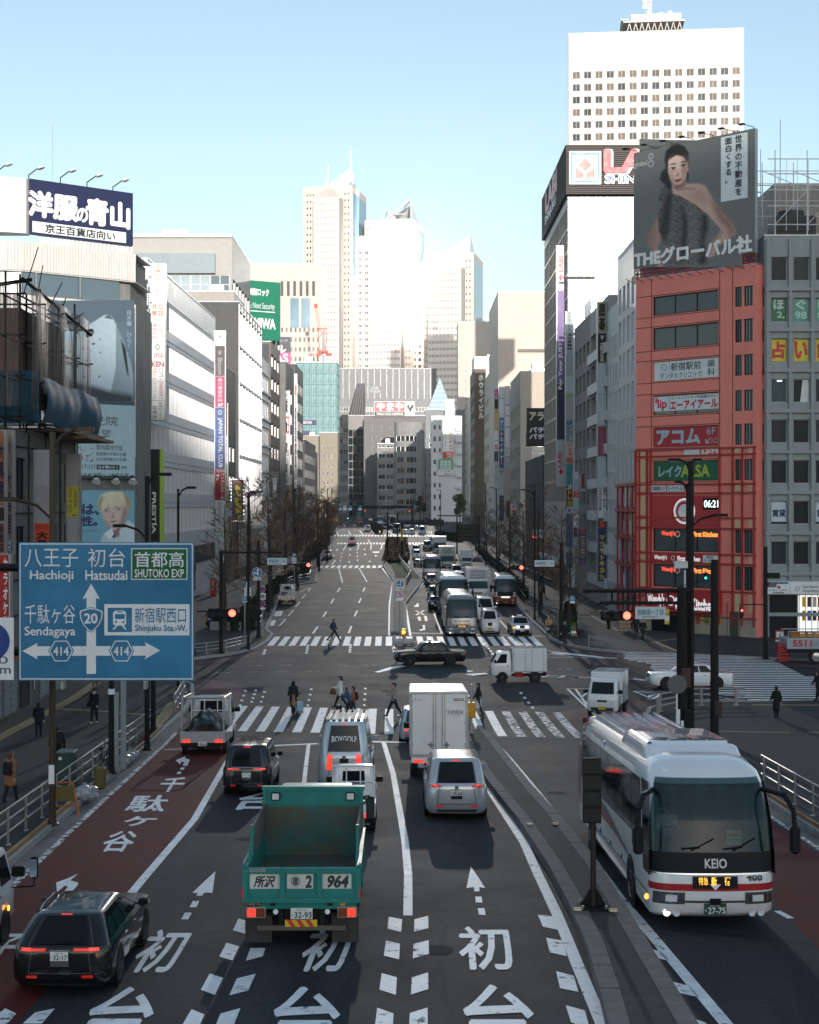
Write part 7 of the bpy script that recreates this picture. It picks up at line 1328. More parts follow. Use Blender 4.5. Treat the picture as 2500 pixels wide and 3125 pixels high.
def bicycle(lab,loc_,rz,c=BLA,group=None):
 t=thg('bicycle',lab,'bicycle',loc_,rz,group);
 for x in(-.52,.52):
  w=MB();n=20
  for i in range(n):a,b_=2*math.pi*i/n,2*math.pi*(i+1)/n;w.tub((x+.31*math.cos(a),0,.33+.31*math.sin(a)),(x+.31*math.cos(b_),0,.33+.31*math.sin(b_)),.022,RUBBER,n=5)
  for i in range(8):a=math.pi*i/8;w.tub((x-.3*math.cos(a),0,.33-.3*math.sin(a)),(x+.3*math.cos(a),0,.33+.3*math.sin(a)),.004,SL,n=3)
  w.bd('wheel',t)
 f=MB()
 for a,b_ in(((-.52,0,.33),(-.1,0,.3)),((-.1,0,.3),(-.2,0,.8)),((-.52,0,.33),(-.17,0,.7)),((-.1,0,.3),(.38,0,.75)),((.52,0,.33),(.36,0,.95))):f.tub(a,b_,.02,c,n=6)
 f.tub((.36,-.28,1.0),(.36,.28,1.0),.015,SL,n=6);f.bd('frame',t);s=MB();s.bbx(-.32,-.08,-.08,.08,.8,.87,BLA,.03);s.bd('saddle',t);s=MB();s.box(.42,.72,-.17,.17,.62,.85,SL);s.bd('basket',t);return t
bicycle('black parked bicycle behind the railing on the near left pavement',gnd(318,2350,.15),R(75));bicycle('dark bicycle parked by the far railing near the orange coach',gnd(1632,1852,.15),R(60))
bicycle('second dark bicycle parked by the same far railing',gnd(1645,1850,.15),R(70))
t=thg('vending_machine','red drinks vending machine against the white office wall','vending machine',gnd(650,1819,.15));mb=MB();k=t.location.y/F;mb.bbx(-8*k,8*k,0,.8,0,53*k,sol('a8141a',.35),.04);mb.bd('body',t);mb=MB();f=Fr((-6*k,-.005,46*k),(1,0,0),(0,-1,0),12*k,36*k);ptx(mb,f,'Coca-Cola',.3,.0,.75,.8,WH,.02,'r',.004);mb.bd('lettering',t)
t=thg('planter','pale concrete planter in front of the first left tree','planter',gnd(688,1924,.15));mb=MB();[mb.bbx(-1.3+i*.9,-.45+i*.9,-.3,.3,0,.75,sol('7a7672',.7),.05)for i in range(3)];mb.bd('tub',t)
t=thg('pallet_cart','cart stacked with flattened cardboard before the restaurant','cart',gnd(1905,1928,.15));mb=MB();[mb.bbx(-.5+.03*(i%2),.5,-.35,.35,.18+i*.2,.36+i*.2,sol(('8a7a62','9c8a6e')[i%2],.7),.02)for i in range(6)];mb.bd('cardboard',t);mb=MB();mb.box(-.55,.55,-.4,.4,.12,.17,SL);[mb.disc((x,y,.07),.07,(0,1,0),RUBBER,10,.04)for x in(-.4,.4)for y in(-.35,.3)];mb.bd('trolley',t)
sign('banner','yellow and white upright banner at the restaurant door','banner',2029,1855,2043,1905,120,sol('cdb53a',.5),[('r',0,.5,1,.8,W2)],th=.08)
t,Y,h=post('sign_gantry','dark gantry post on the hedge median with a yellow banner and one arm',1227,1700,1592,.2,DS,'gantry',kb=.2);mb=MB();a=loc(t,1310,1596);mb.tub((0,0,a.z),(a.x,0,a.z),.16,DS);mb.bd('arm',t);mb=MB();a=loc(t,1223,1650);b_=loc(t,1230,1615);mb.box(a.x,b_.x,-.3,-.24,a.z,b_.z,sol('c7b529',.5));f=Fr((a.x,-.305,b_.z),(1,0,0),(0,-1,0),b_.x-a.x,b_.z-a.z);ptx(mb,f,'交通安全',.1,.05,.9,.95,INK,.02,'v');mb.bd('banner',t);mb=MB();a=loc(t,1307,1604);b_=loc(t,1355,1585);mb.bbx(a.x,b_.x,-.1,.2,a.z,b_.z,sol('2a2624',.5),.05);mb.bd('panel',t)
t,Y,h=post('sign_gantry','broad brown back of an overhead sign on posts among the right trees',1395,1690,1574,.16,DS,'gantry');mb=MB();a=loc(t,1397,1650);b_=loc(t,1462,1602);mb.bbx(a.x,b_.x,-.1,.2,a.z,b_.z,sol('3a3430',.5),.05);[mb.box(a.x,b_.x,-.16,-.101,a.z+(b_.z-a.z)*i/4-.1,a.z+(b_.z-a.z)*i/4+.1,DS)for i in range(5)];mb.bd('panel',t);mb=MB();a=loc(t,1335,1574);mb.tub((a.x,0,a.z),(a.x+5,0,a.z),.12,DS);a=loc(t,1462,1690);mb.tub((a.x,0,-.1),(a.x,0,h),.16,DS);mb.bd('arm',t)
t,Y,h=post('sign_gantry','wide far gantry of dark beams carrying four small route panels',1010,1600,1530,.25,DS,'gantry',Y=520);mb=MB();a=loc(t,1258,1545);mb.tub((0,0,a.z),(a.x,0,a.z),.22,DS);a=loc(t,1258,1549);mb.tub((0,0,a.z),(a.x,0,a.z),.3,DS);a=loc(t,1258,1600);mb.tub((a.x,0,0),(a.x,0,h),.25,DS);mb.bd('arm',t)
for i,px in enumerate((1038,1053,1069,1099)):a=loc(t,px-6,1559);b_=loc(t,px+6,1543);mb=MB();mb.box(a.x,b_.x,-.5,-.35,a.z,b_.z,sol('3a74a0' if i!=1 else 'b8b8b8',.4));mb.box(a.x+.15,b_.x-.15,-.52,-.5,a.z+.3,a.z+.9,SW);mb.bd('panel',t)
for i,(px,py,lit,lab)in enumerate(((1024,1559,2,'small far red signal at the end of the gantry'),(1111,1559,2,'small far red signal under the gantry middle'),(1247,1560,2,'small far red signal at the right gantry end'),(1065,1582,0,'low far signal glowing green under the gantry'))):sgh('traffic_signal',lab,px,py,515,9,lit)
t,Y,h=post('signal_post','far dark signal post at the left hedge',978,1690,1605,.15,DS,'signal post');sgh('traffic_signal','bright green far signal over the left kerb',992,1618,Y-.3,14,0)
for i,(px,py)in enumerate(((1159,1632),(1138,1612))):nose_block(('amber beacon at the tip of the far median','amber beacon farther along the far median')[i],px,py,12)
# ================================================================== VEHICLES
class RB:
 """closed body made of rounded horizontal outlines; local +y is forward. ring = (z_front, z_rear, y_front, y_rear, half_width, corner_radius)"""
 NS,NC=6,4
 def __init__(s,rings,bulge_f=0.,bulge_r=0.):s.r=rings;s.bf=bulge_f;s.br=bulge_r
 def fin(s,ring,x,y,end):
  zf,zr,yf,yr,hw,c=ring;k=max(0,1-(x/hw)**2)
  if end=='rear':y-=s.br*k
  if end=='front':y+=s.bf*k
  f=min(1,max(0,(y-yr)/(yf-yr)));return Vector((x,y,zr+(zf-zr)*f))
 def edge(s,ring,side,t):
  zf,zr,yf,yr,hw,c=ring
  if side in('front','rear')and(t<0 or t>1):
   over=-t if t<0 else t-1;a=min(math.pi/2,over*(2*hw-2*c)/c);x=hw-c+c*math.sin(a);x=-x if t<0 else x
   return s.fin(ring,x,yf-c+c*math.cos(a)if side=='front' else yr+c-c*math.cos(a),side)
  if side=='rear':return s.fin(ring,-hw+c+(2*hw-2*c)*t,yr,'rear')
  if side=='front':return s.fin(ring,-hw+c+(2*hw-2*c)*t,yf,'front')
  if side=='right':return s.fin(ring,hw,yr+c+(yf-yr-2*c)*t,'')
  return s.fin(ring,-hw,yr+c+(yf-yr-2*c)*t,'')
 def loop(s,ring):
  zf,zr,yf,yr,hw,c=ring;P=[]
  for i in range(s.NS):P.append(s.edge(ring,'rear',i/s.NS))
  for i in range(s.NC):a=math.pi/2*i/s.NC;P.append(s.fin(ring,hw-c+c*math.sin(a),yr+c-c*math.cos(a),'rear'))
  for i in range(s.NS):P.append(s.edge(ring,'right',i/s.NS))
  for i in range(s.NC):a=math.pi/2*i/s.NC;P.append(s.fin(ring,hw-c+c*math.cos(a),yf-c+c*math.sin(a),'front'))
  for i in range(s.NS):P.append(s.edge(ring,'front',1-i/s.NS))
  for i in range(s.NC):a=math.pi/2*i/s.NC;P.append(s.fin(ring,-hw+c-c*math.sin(a),yf-c+c*math.cos(a),'front'))
  for i in range(s.NS):P.append(s.edge(ring,'left',1-i/s.NS))
  for i in range(s.NC):a=math.pi/2*i/s.NC;P.append(s.fin(ring,-hw+c-c*math.cos(a),yr+c-c*math.sin(a),'rear'))
  return P
 def skin(s,mb,m,mats=None,skip=()):
  L=[s.loop(r)for r in s.r];n=len(L[0]);v=[p for q in L for p in q]
  for k in range(len(L)-1):
   mm=mats[k]if mats else m
   mb.mesh(L[k]+L[k+1],[(i,(i+1)%n,n+(i+1)%n,n+i)for i in range(n)if not(k in skip and 18<=i<=27)],mm,True)
  mb.mesh(L[-1],[tuple(range(n))],mats[-1]if mats else m,True);mb.mesh(L[0],[tuple(range(n-1,-1,-1))],m,True)
 def pt(s,side,u,t,off=0.):
  k=min(len(s.r)-2,int(t));f=t-k
  def raw(u,t):
   k=min(len(s.r)-2,max(0,int(t)));f=t-k;return s.edge(s.r[k],side,u).lerp(s.edge(s.r[k+1],side,u),f)
  p=raw(u,t)
  if not off:return p
  e=.01;du=raw(u+e,t)-raw(u-e,t);t0=max(k+.001,t-e);t1=min(k+.999,t+e);dt=raw(u,t1)-raw(u,t0);n=du.cross(dt)
  if n.length<1e-9:n=Vector((0,0,1))
  n.normalize();ref={'rear':Vector((0,-1,.3)),'front':Vector((0,1,.3)),'left':Vector((-1,0,.2)),'right':Vector((1,0,.2))}[side]
  return p+n*(off if n.dot(ref)>0 else-off)
 def pch(s,mb,side,u0,u1,t0,t1,m,off=.008,nu=5,nv=4,u0b=None,u1b=None):
  u0b=u0 if u0b is None else u0b;u1b=u1 if u1b is None else u1b;ts=sorted({t0+(t1-t0)*j/nv for j in range(nv+1)}|{float(k)for k in range(int(t0)+1,int(math.ceil(t1)))})
  V=[]
  for t in ts:
   f=(t-t0)/(t1-t0);a=u0+(u0b-u0)*f;b_=u1+(u1b-u1)*f
   for i in range(nu+1):V.append(s.pt(side,a+(b_-a)*i/nu,t,off))
  w=nu+1;mb.mesh(V,[(j*w+i,j*w+i+1,(j+1)*w+i+1,(j+1)*w+i)for j in range(len(ts)-1)for i in range(nu)],m,True)
def car_paint(name,col,metal=.25,rough=.22,coat=1.):return M('car_paint_'+name,col,rough,metal=metal,var=.05,coat=coat*.8,spec=.35)
P_WHITE=car_paint('white',(.8,.8,.8),0);P_SILVER=car_paint('silver',(.52,.54,.57),.35);P_BLACK=car_paint('black',(.008,.008,.009),.1);P_BLUSIL=car_paint('blue_silver',(.46,.54,.6),.3);P_GREY=car_paint('grey',(.12,.125,.13),.4);P_RED=car_paint('red',(.42,.02,.025),.1);P_ORANGE=car_paint('orange',(.5,.09,.02),.1);P_MAROON=car_paint('maroon',(.16,.012,.015),.1)
P_OFFW=car_paint('cream_white',(.62,.63,.62),0);P_LGREEN=car_paint('truck_green',(.02,.11,.08),0)
PLATE=M('number_plate',(.72,.74,.72),.4,var=.03);PLATEY=M('yellow_number_plate',(.75,.6,.05),.4,var=.03);PLATEG=M('green_number_plate',(.015,.06,.035),.4,var=.03);INKG=sol('14332a',.5)
def wheel(rut,x,y,r,w,steel=RIM,side=None,name='wheel'):
 sgn=(1 if x>0 else-1)if side is None else side;T=Matrix.Translation((x,y,r))@Matrix.Rotation(R(90)*sgn,4,'Y');mb=MB()
 mb.lathe([(r*.62,w*.0),(r*.66,.005),(r*.9,.005),(r,-.05 if w>.1 else-.02),(r,-w),(r*.6,-w)],RUBBER,20,T);o=mb.bd(name,rut)
 mb=MB();mb.lathe([(r*.62,-.004),(r*.58,-.03),(r*.3,-.045),(r*.14,-.01),(0,-.01)],steel,16,T)
 for i in range(5):
  a=2*math.pi*i/5;q=[T@Vector((math.cos(a+d)*rr,math.sin(a+d)*rr,z))for d,rr,z in((-.16,r*.14,-.004),(.16,r*.14,-.004),(.12,r*.58,-.012),(-.12,r*.58,-.012))];mb.face(q,steel)
 mb.bd('rim',o)
def plate(rut,x,y,z,txt,w=.33,h=.165,m=None,ink=None,facing=-1,top='品川 300'):
 m=m or PLATE;ink=ink or INKG;mb=MB();ys=y+facing*.012;mb.box(x-w/2,x+w/2,min(y,ys),max(y,ys),z,z+h,m)
 f=Fr((x-w/2,ys+facing*.003,z+h),(1,0,0),(0,-1,0),w,h)if facing<0 else Fr((x+w/2,ys+facing*.003,z+h),(-1,0,0),(0,1,0),w,h)
 o=mb.bd('number_plate',rut);mb=MB();ptx(mb,f,top,.28,.07,.72,.26,ink,0,d=.002);ptx(mb,f,txt,.18,.36,.95,.9,ink,.02,d=.002);ptx(mb,f,'は',.04,.5,.13,.74,ink,0,d=.002);mb.bd('lettering',o)
def heading(p,q):a,b_=gnd(*p),gnd(*q);d=b_-a;return math.atan2(-d.x,d.y)
def put(name,label,cat,px,py,wpx,W_,L_,th,near='rear',group=None,off=0.,smin=.86,smax=1.2):
 """root of a vehicle whose near face stands on the ground at photo point (px, py)"""
 g_=gnd(px,py);k=wpx*g_.y/F/W_;k=min(smax,max(smin,k));f=Vector((-math.sin(th),math.cos(th)));s={'rear':.5,'front':-.5,'mid':0}[near]
 c=Vector((g_.x,g_.y))+f*(s*L_*k);r=thg(name,label,cat,(c.x,c.y,0),th,group,pitch=0);z0=zg(c.y-f.y*L_*k*.3);z1=zg(c.y+f.y*L_*k*.3)
 r.location.z=(z0+z1)/2+.008;r.rotation_euler.x=math.atan2(z1-z0,.6*L_*k);r.scale=(k,k,k);return r
def mirror(rut,x,y,z,m,s=1.):mb=MB();sg=1 if x>0 else-1;mb.bbx(min(x,x+sg*.2*s),max(x,x+sg*.2*s),y-.06,y+.08,z,z+.16*s,m,.03);mb.tub((x-sg*.08,y,z+.05),(x+sg*.05,y,z+.05),.025,m);mb.bd('mirror',rut)
SKIN_=M('skin',(.52,.33,.24),.6,var=.06)
def mcar(rut,paint,L=4.7,Wd=1.8,H=1.75,bz=1.02,hz=.92,hl=1.0,wl=.75,rl=.05,rr=.22,gc=.2,th=.13,wr=.32,wb=2.8,rails=False,rear='van',plate_txt='39-64',lit=True,pl=None,front_lit=False,rw=(.06,.94),glass=None,roof=None,sides=((.03,.34),(.38,.66),(.70,.97)),detail=True,plate_top='品川 300'):
 hw=Wd/2;glass=glass or GLASS_DK;f,r=L/2,-L/2
 rings=[(gc,gc,f-.16,r+.12,hw-.1,.22),(gc+.12,gc+.14,f-.03,r+.02,hw-.015,.26),(.55,.55,f,r,hw,.3),(hz*.93,bz*.86,f-.04,r+.015,hw-.005,.34),(hz,bz*.965,f-.12,r+.03,hw-.02,.34),(bz+.02,bz+.0,f-hl,r+rl+.05,hw-.07,.2),(bz+(H-bz)*.5,bz+(H-bz)*.5,f-hl-wl*.5,r+rl+.05+rr*.5,hw-.07-th*.45,.2),(bz+(H-bz)*.86,bz+(H-bz)*.86,f-hl-wl*.86,r+rl+.05+rr*.86,hw-.07-th*.86,.2),(H*.985,H*.98,f-hl-wl*1.03,r+rl+.06+rr,hw-.1-th,.2),(H,H*.99,f-hl-wl-.35,r+rl+rr+.3,hw-.3-th,.2)]
 B=RB(rings,.07,.05);mb=MB();B.skin(mb,paint,[paint]*8+[roof or paint]*2);mb.bd('body',rut,sharp=50)
 mb=MB();B.pch(mb,'front',-.03,1.03,5.12,7.0,glass,.012,nu=8);mb.bd('windscreen',rut)
 mb=MB();B.pch(mb,'rear',rw[0],rw[1],5.1,6.95,glass,.012);mb.bd('rear_window',rut)
 for sd in('left','right'):
  for a,c in sides:mb=MB();B.pch(mb,sd,a,c,5.12,6.95,glass,.01,nu=3);mb.bd('side_window',rut)
 for x in(-1,1):
  sd='left' if x<0 else 'right'
  for y in(wb/2+.05,-wb/2+.05):
   mb=MB();mb.disc((x*(hw-.012),y,wr),wr*1.17,(x,0,0),BLA,22,.014);mb.bd('wheel_arch',rut);wheel(rut,x*(hw+.008),y,wr,.2)
  u0,u1=(0,.2)if x<0 else(.8,1)
  mb=MB()
  if rear=='van':B.pch(mb,'rear',-.16 if x<0 else .9,.1 if x<0 else 1.16,3.6,4.9,REDOFF,.018,nu=4,nv=3);B.pch(mb,'rear',-.1 if x<0 else .99,.01 if x<0 else 1.1,3.9,4.8,REDL if lit else REDOFF,.026,nu=3,nv=2)
  elif rear=='tall':B.pch(mb,'rear',u0+(.07 if x>0 else-.03),u1+(.03 if x>0 else-.07),2.3,4.2,REDL if lit else REDOFF,.02,nu=2,nv=3)
  elif rear=='wide':B.pch(mb,'rear',-.14 if x<0 else .72,.28 if x<0 else 1.14,3.45,4.15,REDOFF,.018,nu=4,nv=2);B.pch(mb,'rear',-.12 if x<0 else .97,.03 if x<0 else 1.12,3.6,4.0,REDL if lit else REDOFF,.026,nu=3,nv=1);B.pch(mb,'rear',.03 if x<0 else .75,.25 if x<0 else .97,3.74,3.88,REDL if lit else REDOFF,.026,nu=3,nv=1)
  else:B.pch(mb,'rear',0 if x<0 else .76,.24 if x<0 else 1,2.6,3.5,REDL if lit else REDOFF,.02,nu=2,nv=2)
  mb.bd('tail_lamp',rut)
  mb=MB();B.pch(mb,'front',0 if x<0 else .72,.28 if x<0 else 1,2.5,3.4,HEADON if front_lit else HEADL,.016,nu=2,nv=2);mb.bd('headlamp',rut)
  mirror(rut,x*(hw-.03),f-hl-.35,bz+.02,paint)
  if detail:mb=MB();B.pch(mb,'rear',.02 if x<0 else .82,.18 if x<0 else .98,1.25,1.5,REDOFF,.02,nu=2,nv=1);mb.bd('reflector',rut)
  for y in(.1,-.85):
   mb=MB();mb.box(x*hw-.012,x*hw+.014,y,y+.18,bz*.84,bz*.84+.03,CRM);mb.bd('door_handle',rut)
 mb=MB();B.pch(mb,'front',.3,.7,2.4,3.3,BLA,.015,nu=3,nv=2);mb.bd('grille',rut)
 if detail:
  mb=MB();GAP=BLA if paint is not P_BLACK else P_GREY
  for u in(.04,.95):B.pch(mb,'rear',u,u+.012,1.7,6.9,GAP,.006,nu=1,nv=4)
  B.pch(mb,'rear',.04,.962,1.62,1.7,GAP,.006,nu=4,nv=1);B.pch(mb,'rear',.36,.64,2.2,3.1,GAP,.007,nu=3,nv=1)
  for sd in('left','right'):
   for u in(.27,.5,.76):B.pch(mb,sd,u,u+.004,1.2,5.0,GAP,.005,nu=1,nv=4)
  mb.bd('panel_gap',rut)
  mb=MB();B.pch(mb,'rear',.06,.94,7.0,7.12,paint,.1,nu=5,nv=1);mb.bd('roof_spoiler',rut)
 if lit:mb=MB();B.pch(mb,'rear',.38,.62,7.15,7.45,REDL,.02,nu=2,nv=1);mb.bd('brake_lamp',rut)
 mb=MB();B.pch(mb,'rear',.03,.97,.3,.95,BLA if paint is not P_SILVER else P_GREY,.012,nu=5,nv=2);B.pch(mb,'front',.1,.9,.3,.95,BLA,.012,nu=5,nv=2);mb.bd('bumper',rut)
 plate(rut,0,r-.07,.72 if rear!='sedan' else .6,plate_txt,m=pl,top=plate_top);plate(rut,0,f+.08,.42,plate_txt,m=pl,facing=1)
 if rails:
  for x in(-1,1):mb=MB();mb.path([(x*(hw-th-.13),f-hl-wl-.2,H-.0),(x*(hw-th-.13),f-hl-wl-.5,H+.05),(x*(hw-th-.13),r+rl+rr+.5,H+.05),(x*(hw-th-.13),r+rl+rr+.2,H-.01)],.018,CRM);mb.bd('roof_rail',rut)
 if detail:
  mb=MB();mb.tub((-.1,r+rl+.03,bz+.1),(.35,r+rl+.04,bz+.12),.012,BLA,n=5);mb.bd('wiper',rut)
 return B
 # ---- silver minivan
th=heading((1246,2670),(1205,2390))
th_r=heading((1644,2673),(1500,2430))*.55
r=put('minivan','silver minivan with dark rear window braking behind the white box truck','minivan',1394,2506,192,1.8,4.8,th_r*.3);B=mcar(r,P_SILVER,4.8,1.8,1.74,bz=1.03,rear='van',rr=.42,rl=.0,plate_txt='39-64',plate_top='横浜 304',wl=1.05,hl=.85)
mb=MB();B.pch(mb,'rear',.05,.95,4.15,4.55,CRM,.026,nu=6,nv=1);mb.bd('garnish',r);mb=MB();mb.disc((0,-2.46,.95),.055,(0,-1,0),CRM,14,.02);mb.bd('badge',r)
# ---- black minivan
r=put('minivan','black minivan with chrome trimmed tail lamps between the red lane and the tipper truck','minivan',752,2432,150,1.83,4.85,heading((594,2500),(690,2331))*.25);B=mcar(r,P_BLACK,4.85,1.83,1.88,bz=1.08,rear='wide',rr=.3,rl=.0,plate_txt='・・-・8',wl=.85,hl=.8)
mb=MB();B.pch(mb,'rear',.02,.98,4.2,4.55,CRM,.03,nu=6,nv=1);mb.bd('garnish',r);mb=MB();[mb.box(-.5,.5,-1.9+i*.5,-1.87+i*.5,1.885,1.9,BLA)for i in range(6)];mb.bd('roof_ridge',r)
# ---- black estate car
r=put('estate_car','black estate car with thin red tail lamps and silver roof rails at the lower corner','car',182,3050,305,1.86,4.9,heading((422,2702),(594,2500))*.8,smin=.8);B=mcar(r,P_BLACK,4.9,1.86,1.47,bz=.96,hz=.88,rear='wide',rr=.6,rl=.03,plate_txt='32-17',wl=1.1,hl=1.35,rails=True,wr=.35,wb=2.9,th=.24,plate_top='練馬 302',rw=(.1,.9),sides=((.05,.25),(.28,.55),(.58,.86)))
mb=MB();B.pch(mb,'rear',.34,.66,3.6,3.75,CRM,.028,nu=3,nv=1);B.pch(mb,'rear',.1,.9,.5,.62,CRM,.03,nu=4,nv=1);mb.bd('garnish',r);mb=MB()
for i in range(4):prg(mb,Fr((-.2,-2.53,.86),(1,0,0),(0,-1,0),.4,.1),.2+i*.2,.5,.1,.13,CRM,.0,14,asp=4)
mb.bd('badge',r)
for x in(-1,1):mb=MB();B.pch(mb,'right' if x>0 else 'left',.03,.88,5.0,5.12,CRM,.014,nu=8,nv=1);B.pch(mb,'right' if x>0 else 'left',.03,.88,6.95,7.05,CRM,.014,nu=8,nv=1);mb.bd('window_trim',r)
# ---- blue silver high roof van
r=put('van','pale blue silver high roof van with white lettering on its rear window','van',1050,2418,163,1.7,4.7,0.0,smin=.8);B=mcar(r,P_BLUSIL,4.7,1.7,2.25,bz=1.22,hz=1.0,rear='tall',rr=.2,rl=.0,plate_txt='46-20',wl=.7,hl=.55,th=.14,sides=((.02,.34),(.37,.68),(.71,.98)),rw=(.04,.96))
mb=MB();f=Fr((-.62,-2.27,1.88),(1,0,0),(0,-1,.12),1.24,.62);ptx(mb,f,'BOXGOLF',.18,.2,.82,.5,SW,.03);ptx(mb,f,'crazy golfers club',.28,.58,.72,.7,SW,0);ptx(mb,f,'call us!! 03-6457-7696',.22,.8,.95,.92,SW,0);mb.bd('lettering',r);mb=MB();[mb.box(-.62+i*.2,-.5+i*.2,-1.9,1.6,2.25,2.275,P_BLUSIL)for i in range(7)];mb.bd('roof_ridge',r);mb=MB();mb.disc((0,-2.41,1.1),.06,(0,-1,0),CRM,14,.02);mb.bd('badge',r)
def mtrk(rut,paint,L=3.4,Wd=1.48,cabh=1.8,cabl=1.25,boxh=2.0,bed='box',fl=.62,box=None,wr=.27,front_lit=False,lit=True,pl=None,txt='12-34',tall=False,cabw=None,ladder=False,reefer=False):
 hw=(cabw or Wd)/2-.02;f,r=L/2,-L/2;cz=cabh;cb=f-cabl;z1=.35 if not tall else .5
 rings=[(z1,z1,f-.08,cb,hw-.05,.12),(z1+.1,z1+.1,f-.01,cb,hw,.14),(cz*.5,cz*.5,f,cb,hw,.16),(cz*.58,cz*.58,f-.03,cb,hw-.005,.16),(cz*.62,cz*.62,f-.08,cb,hw-.03,.16),(cz*.92,cz*.92,f-.08-cz*.16,cb+.02,hw-.09,.14),(cz*.985,cz*.985,f-.2-cz*.16,cb+.05,hw-.13,.14),(cz,cz,f-.4-cz*.16,cb+.15,hw-.3,.1)]
 B=RB(rings,.05,0);mb=MB();B.skin(mb,paint);mb.bd('cab',rut,sharp=50)
 mb=MB();B.pch(mb,'front',.0,1,4.05,5.0,GLASS_BUS if tall else GLASS_DK,.012);mb.bd('windscreen',rut);mb=MB();B.pch(mb,'rear',.15,.85,4.2,4.95,GLASS_DK,.012);mb.bd('rear_window',rut)
 for sd in('left','right'):mb=MB();B.pch(mb,sd,.18,.95,4.0,5.0,GLASS_DK,.01,nu=3,u1b=.85);mb.bd('side_window',rut)
 mb=MB();B.pch(mb,'front',.05,.95,.2,1.2,BLA if tall else P_GREY,.012,nu=4,nv=2);B.pch(mb,'front',.3,.7,1.75,1.95,BLA,.014,nu=3,nv=1);mb.bd('grille',rut)
 for x in(-1,1):
  mb=MB();B.pch(mb,'front',0 if x<0 else .78,.22 if x<0 else 1,1.3,1.8,HEADON if front_lit else HEADL,.016,nu=2,nv=2);mb.bd('headlamp',rut);mirror(rut,x*(hw-.02),f-.25,cz*.64,BLA,1.1 if not tall else 1.6)
  mb=MB();mb.box(x*hw-.01,x*hw+.012,cb+.15,cb+.3,cz*.52,cz*.54,BLA);mb.bd('door_handle',rut)
  for y in(f-cabl*.55,r+L*.2):
   mb=MB();mb.disc((x*(hw-.01),y,wr),wr*1.2,(x,0,0),BLA,20,.014);mb.bd('wheel_arch',rut);wheel(rut,x*(hw+.01),y,wr,.16 if not tall else .24,SW if not tall else RIM)
 mb=MB();mb.box(-hw*.8,hw*.8,r+.05,cb,z1-.05,z1+.08,BLA);mb.box(-hw,hw,r,r+.12,z1,z1+.12,BLA);mb.box(-hw*.9,-hw*.2,cb-.7,cb-.2,z1-.1,z1+.15,P_RED if not tall else P_GREY);mb.bd('chassis',rut)
 for x in(-1,1):mb=MB();mb.box(min(x*hw*.55,x*hw*.92),max(x*hw*.55,x*hw*.92),r-.03,r,z1+.12,z1+.24,REDL if lit else REDOFF);mb.bd('tail_lamp',rut)
 plate(rut,0,r-.02,z1+.0,txt,m=pl);plate(rut,0,f+.06,z1+.08,txt,m=pl,facing=1)
 bw=Wd/2;b0=r;b1=cb-.05;bx=box or OFFW;zb=z1+.12
 if bed=='box':
  mb=MB();mb.bbx(-bw,bw,b0,b1,zb+.1,boxh,bx,.03);mb.bd('cargo_box',rut);mb=MB()
  for x in(-bw-.006,bw):[mb.box(x,x+.006,b0+(b1-b0)*a,b0+(b1-b0)*a+.03,zb+.16,boxh-.06,SL)for a in(.08,.42,.62,.95)];mb.box(x,x+.006,b0+.05,b1-.05,zb+.12,zb+.16,SL)
  mb.box(-.015,.015,b0-.01,b0,zb+.15,boxh-.05,SL);[mb.box(x,x+.03,b0-.02,b0,zb+.15,boxh-.06,SL)for x in(-.25,.22)]
  mb.bd('trim',rut);mb=MB();[mb.tub((s*(bw+.02),b0+(b1-b0)*.5,zb+.35),(s*(bw+.02),b0+(b1-b0)*.62,zb+.35),.02,CRM)for s in(-1,1)];mb.bd('door_handle',rut)
  if reefer:mb=MB();mb.bbx(-bw*.7,bw*.7,b1,b1+.35,boxh-.75,boxh-.15,SW,.05);[mb.box(-bw*.6,bw*.6,b1+.351,b1+.36,boxh-.65+.11*i,boxh-.6+.11*i,P_GREY)for i in range(5)];mb.bd('refrigeration_unit',rut)
 else:
  mb=MB();mb.box(-bw,bw,b0,b1,zb,zb+.08,paint)
  for x in(-bw,bw-.04):mb.box(x,x+.04,b0,b1,zb+.08,zb+.42,paint)
  mb.box(-bw+.04,bw-.04,b0,b0+.04,zb+.08,zb+.42,paint);mb.box(-bw+.04,bw-.04,b1-.04,b1,zb+.08,zb+.42,paint);mb.bd('bed',rut)
  mb=MB();G=SW
  for x in(-bw*.9,-bw*.3,bw*.3,bw*.9):mb.tub((x,b1-.02,zb+.4),(x,b1-.02,cz*1.0),.02,G)
  for z in(cz*.72,cz):mb.tub((-bw*.9,b1-.02,z),(bw*.9,b1-.02,z),.02,G)
  mb.bd('guard_frame',rut)
 return B
TARPG=M('dark_green_tarpaulin',(.012,.028,.02),.35,var=.3,vs=3)
def tarp(rut,b0,b1,hw,z0,z1,m=TARPG,name='tarpaulin'):
 mb=MB();rnd=random.Random(4);ph=rnd.random()*6
 cloth(mb,lambda u,v:(-hw+2*hw*u,b0+(b1-b0)*v,z0+(z1-z0)*(math.sin(math.pi*u)**.6)*(.35+.65*math.sin(math.pi*min(1,v*.8+.1)))+.035*math.sin(u*25+v*9+ph)+.03*math.sin(v*22)),30,24,m);return mb.bd(name,rut)
r=put('kei_truck','small white kei truck with a headboard frame waiting behind the pale van','truck',1071,2545,148,1.48,3.4,0.0,smin=.8);mtrk(r,P_WHITE,bed='flat',txt='13-56',pl=PLATEY);tag(tarp(r,-1.6,.3,.72,.62,.95),None)
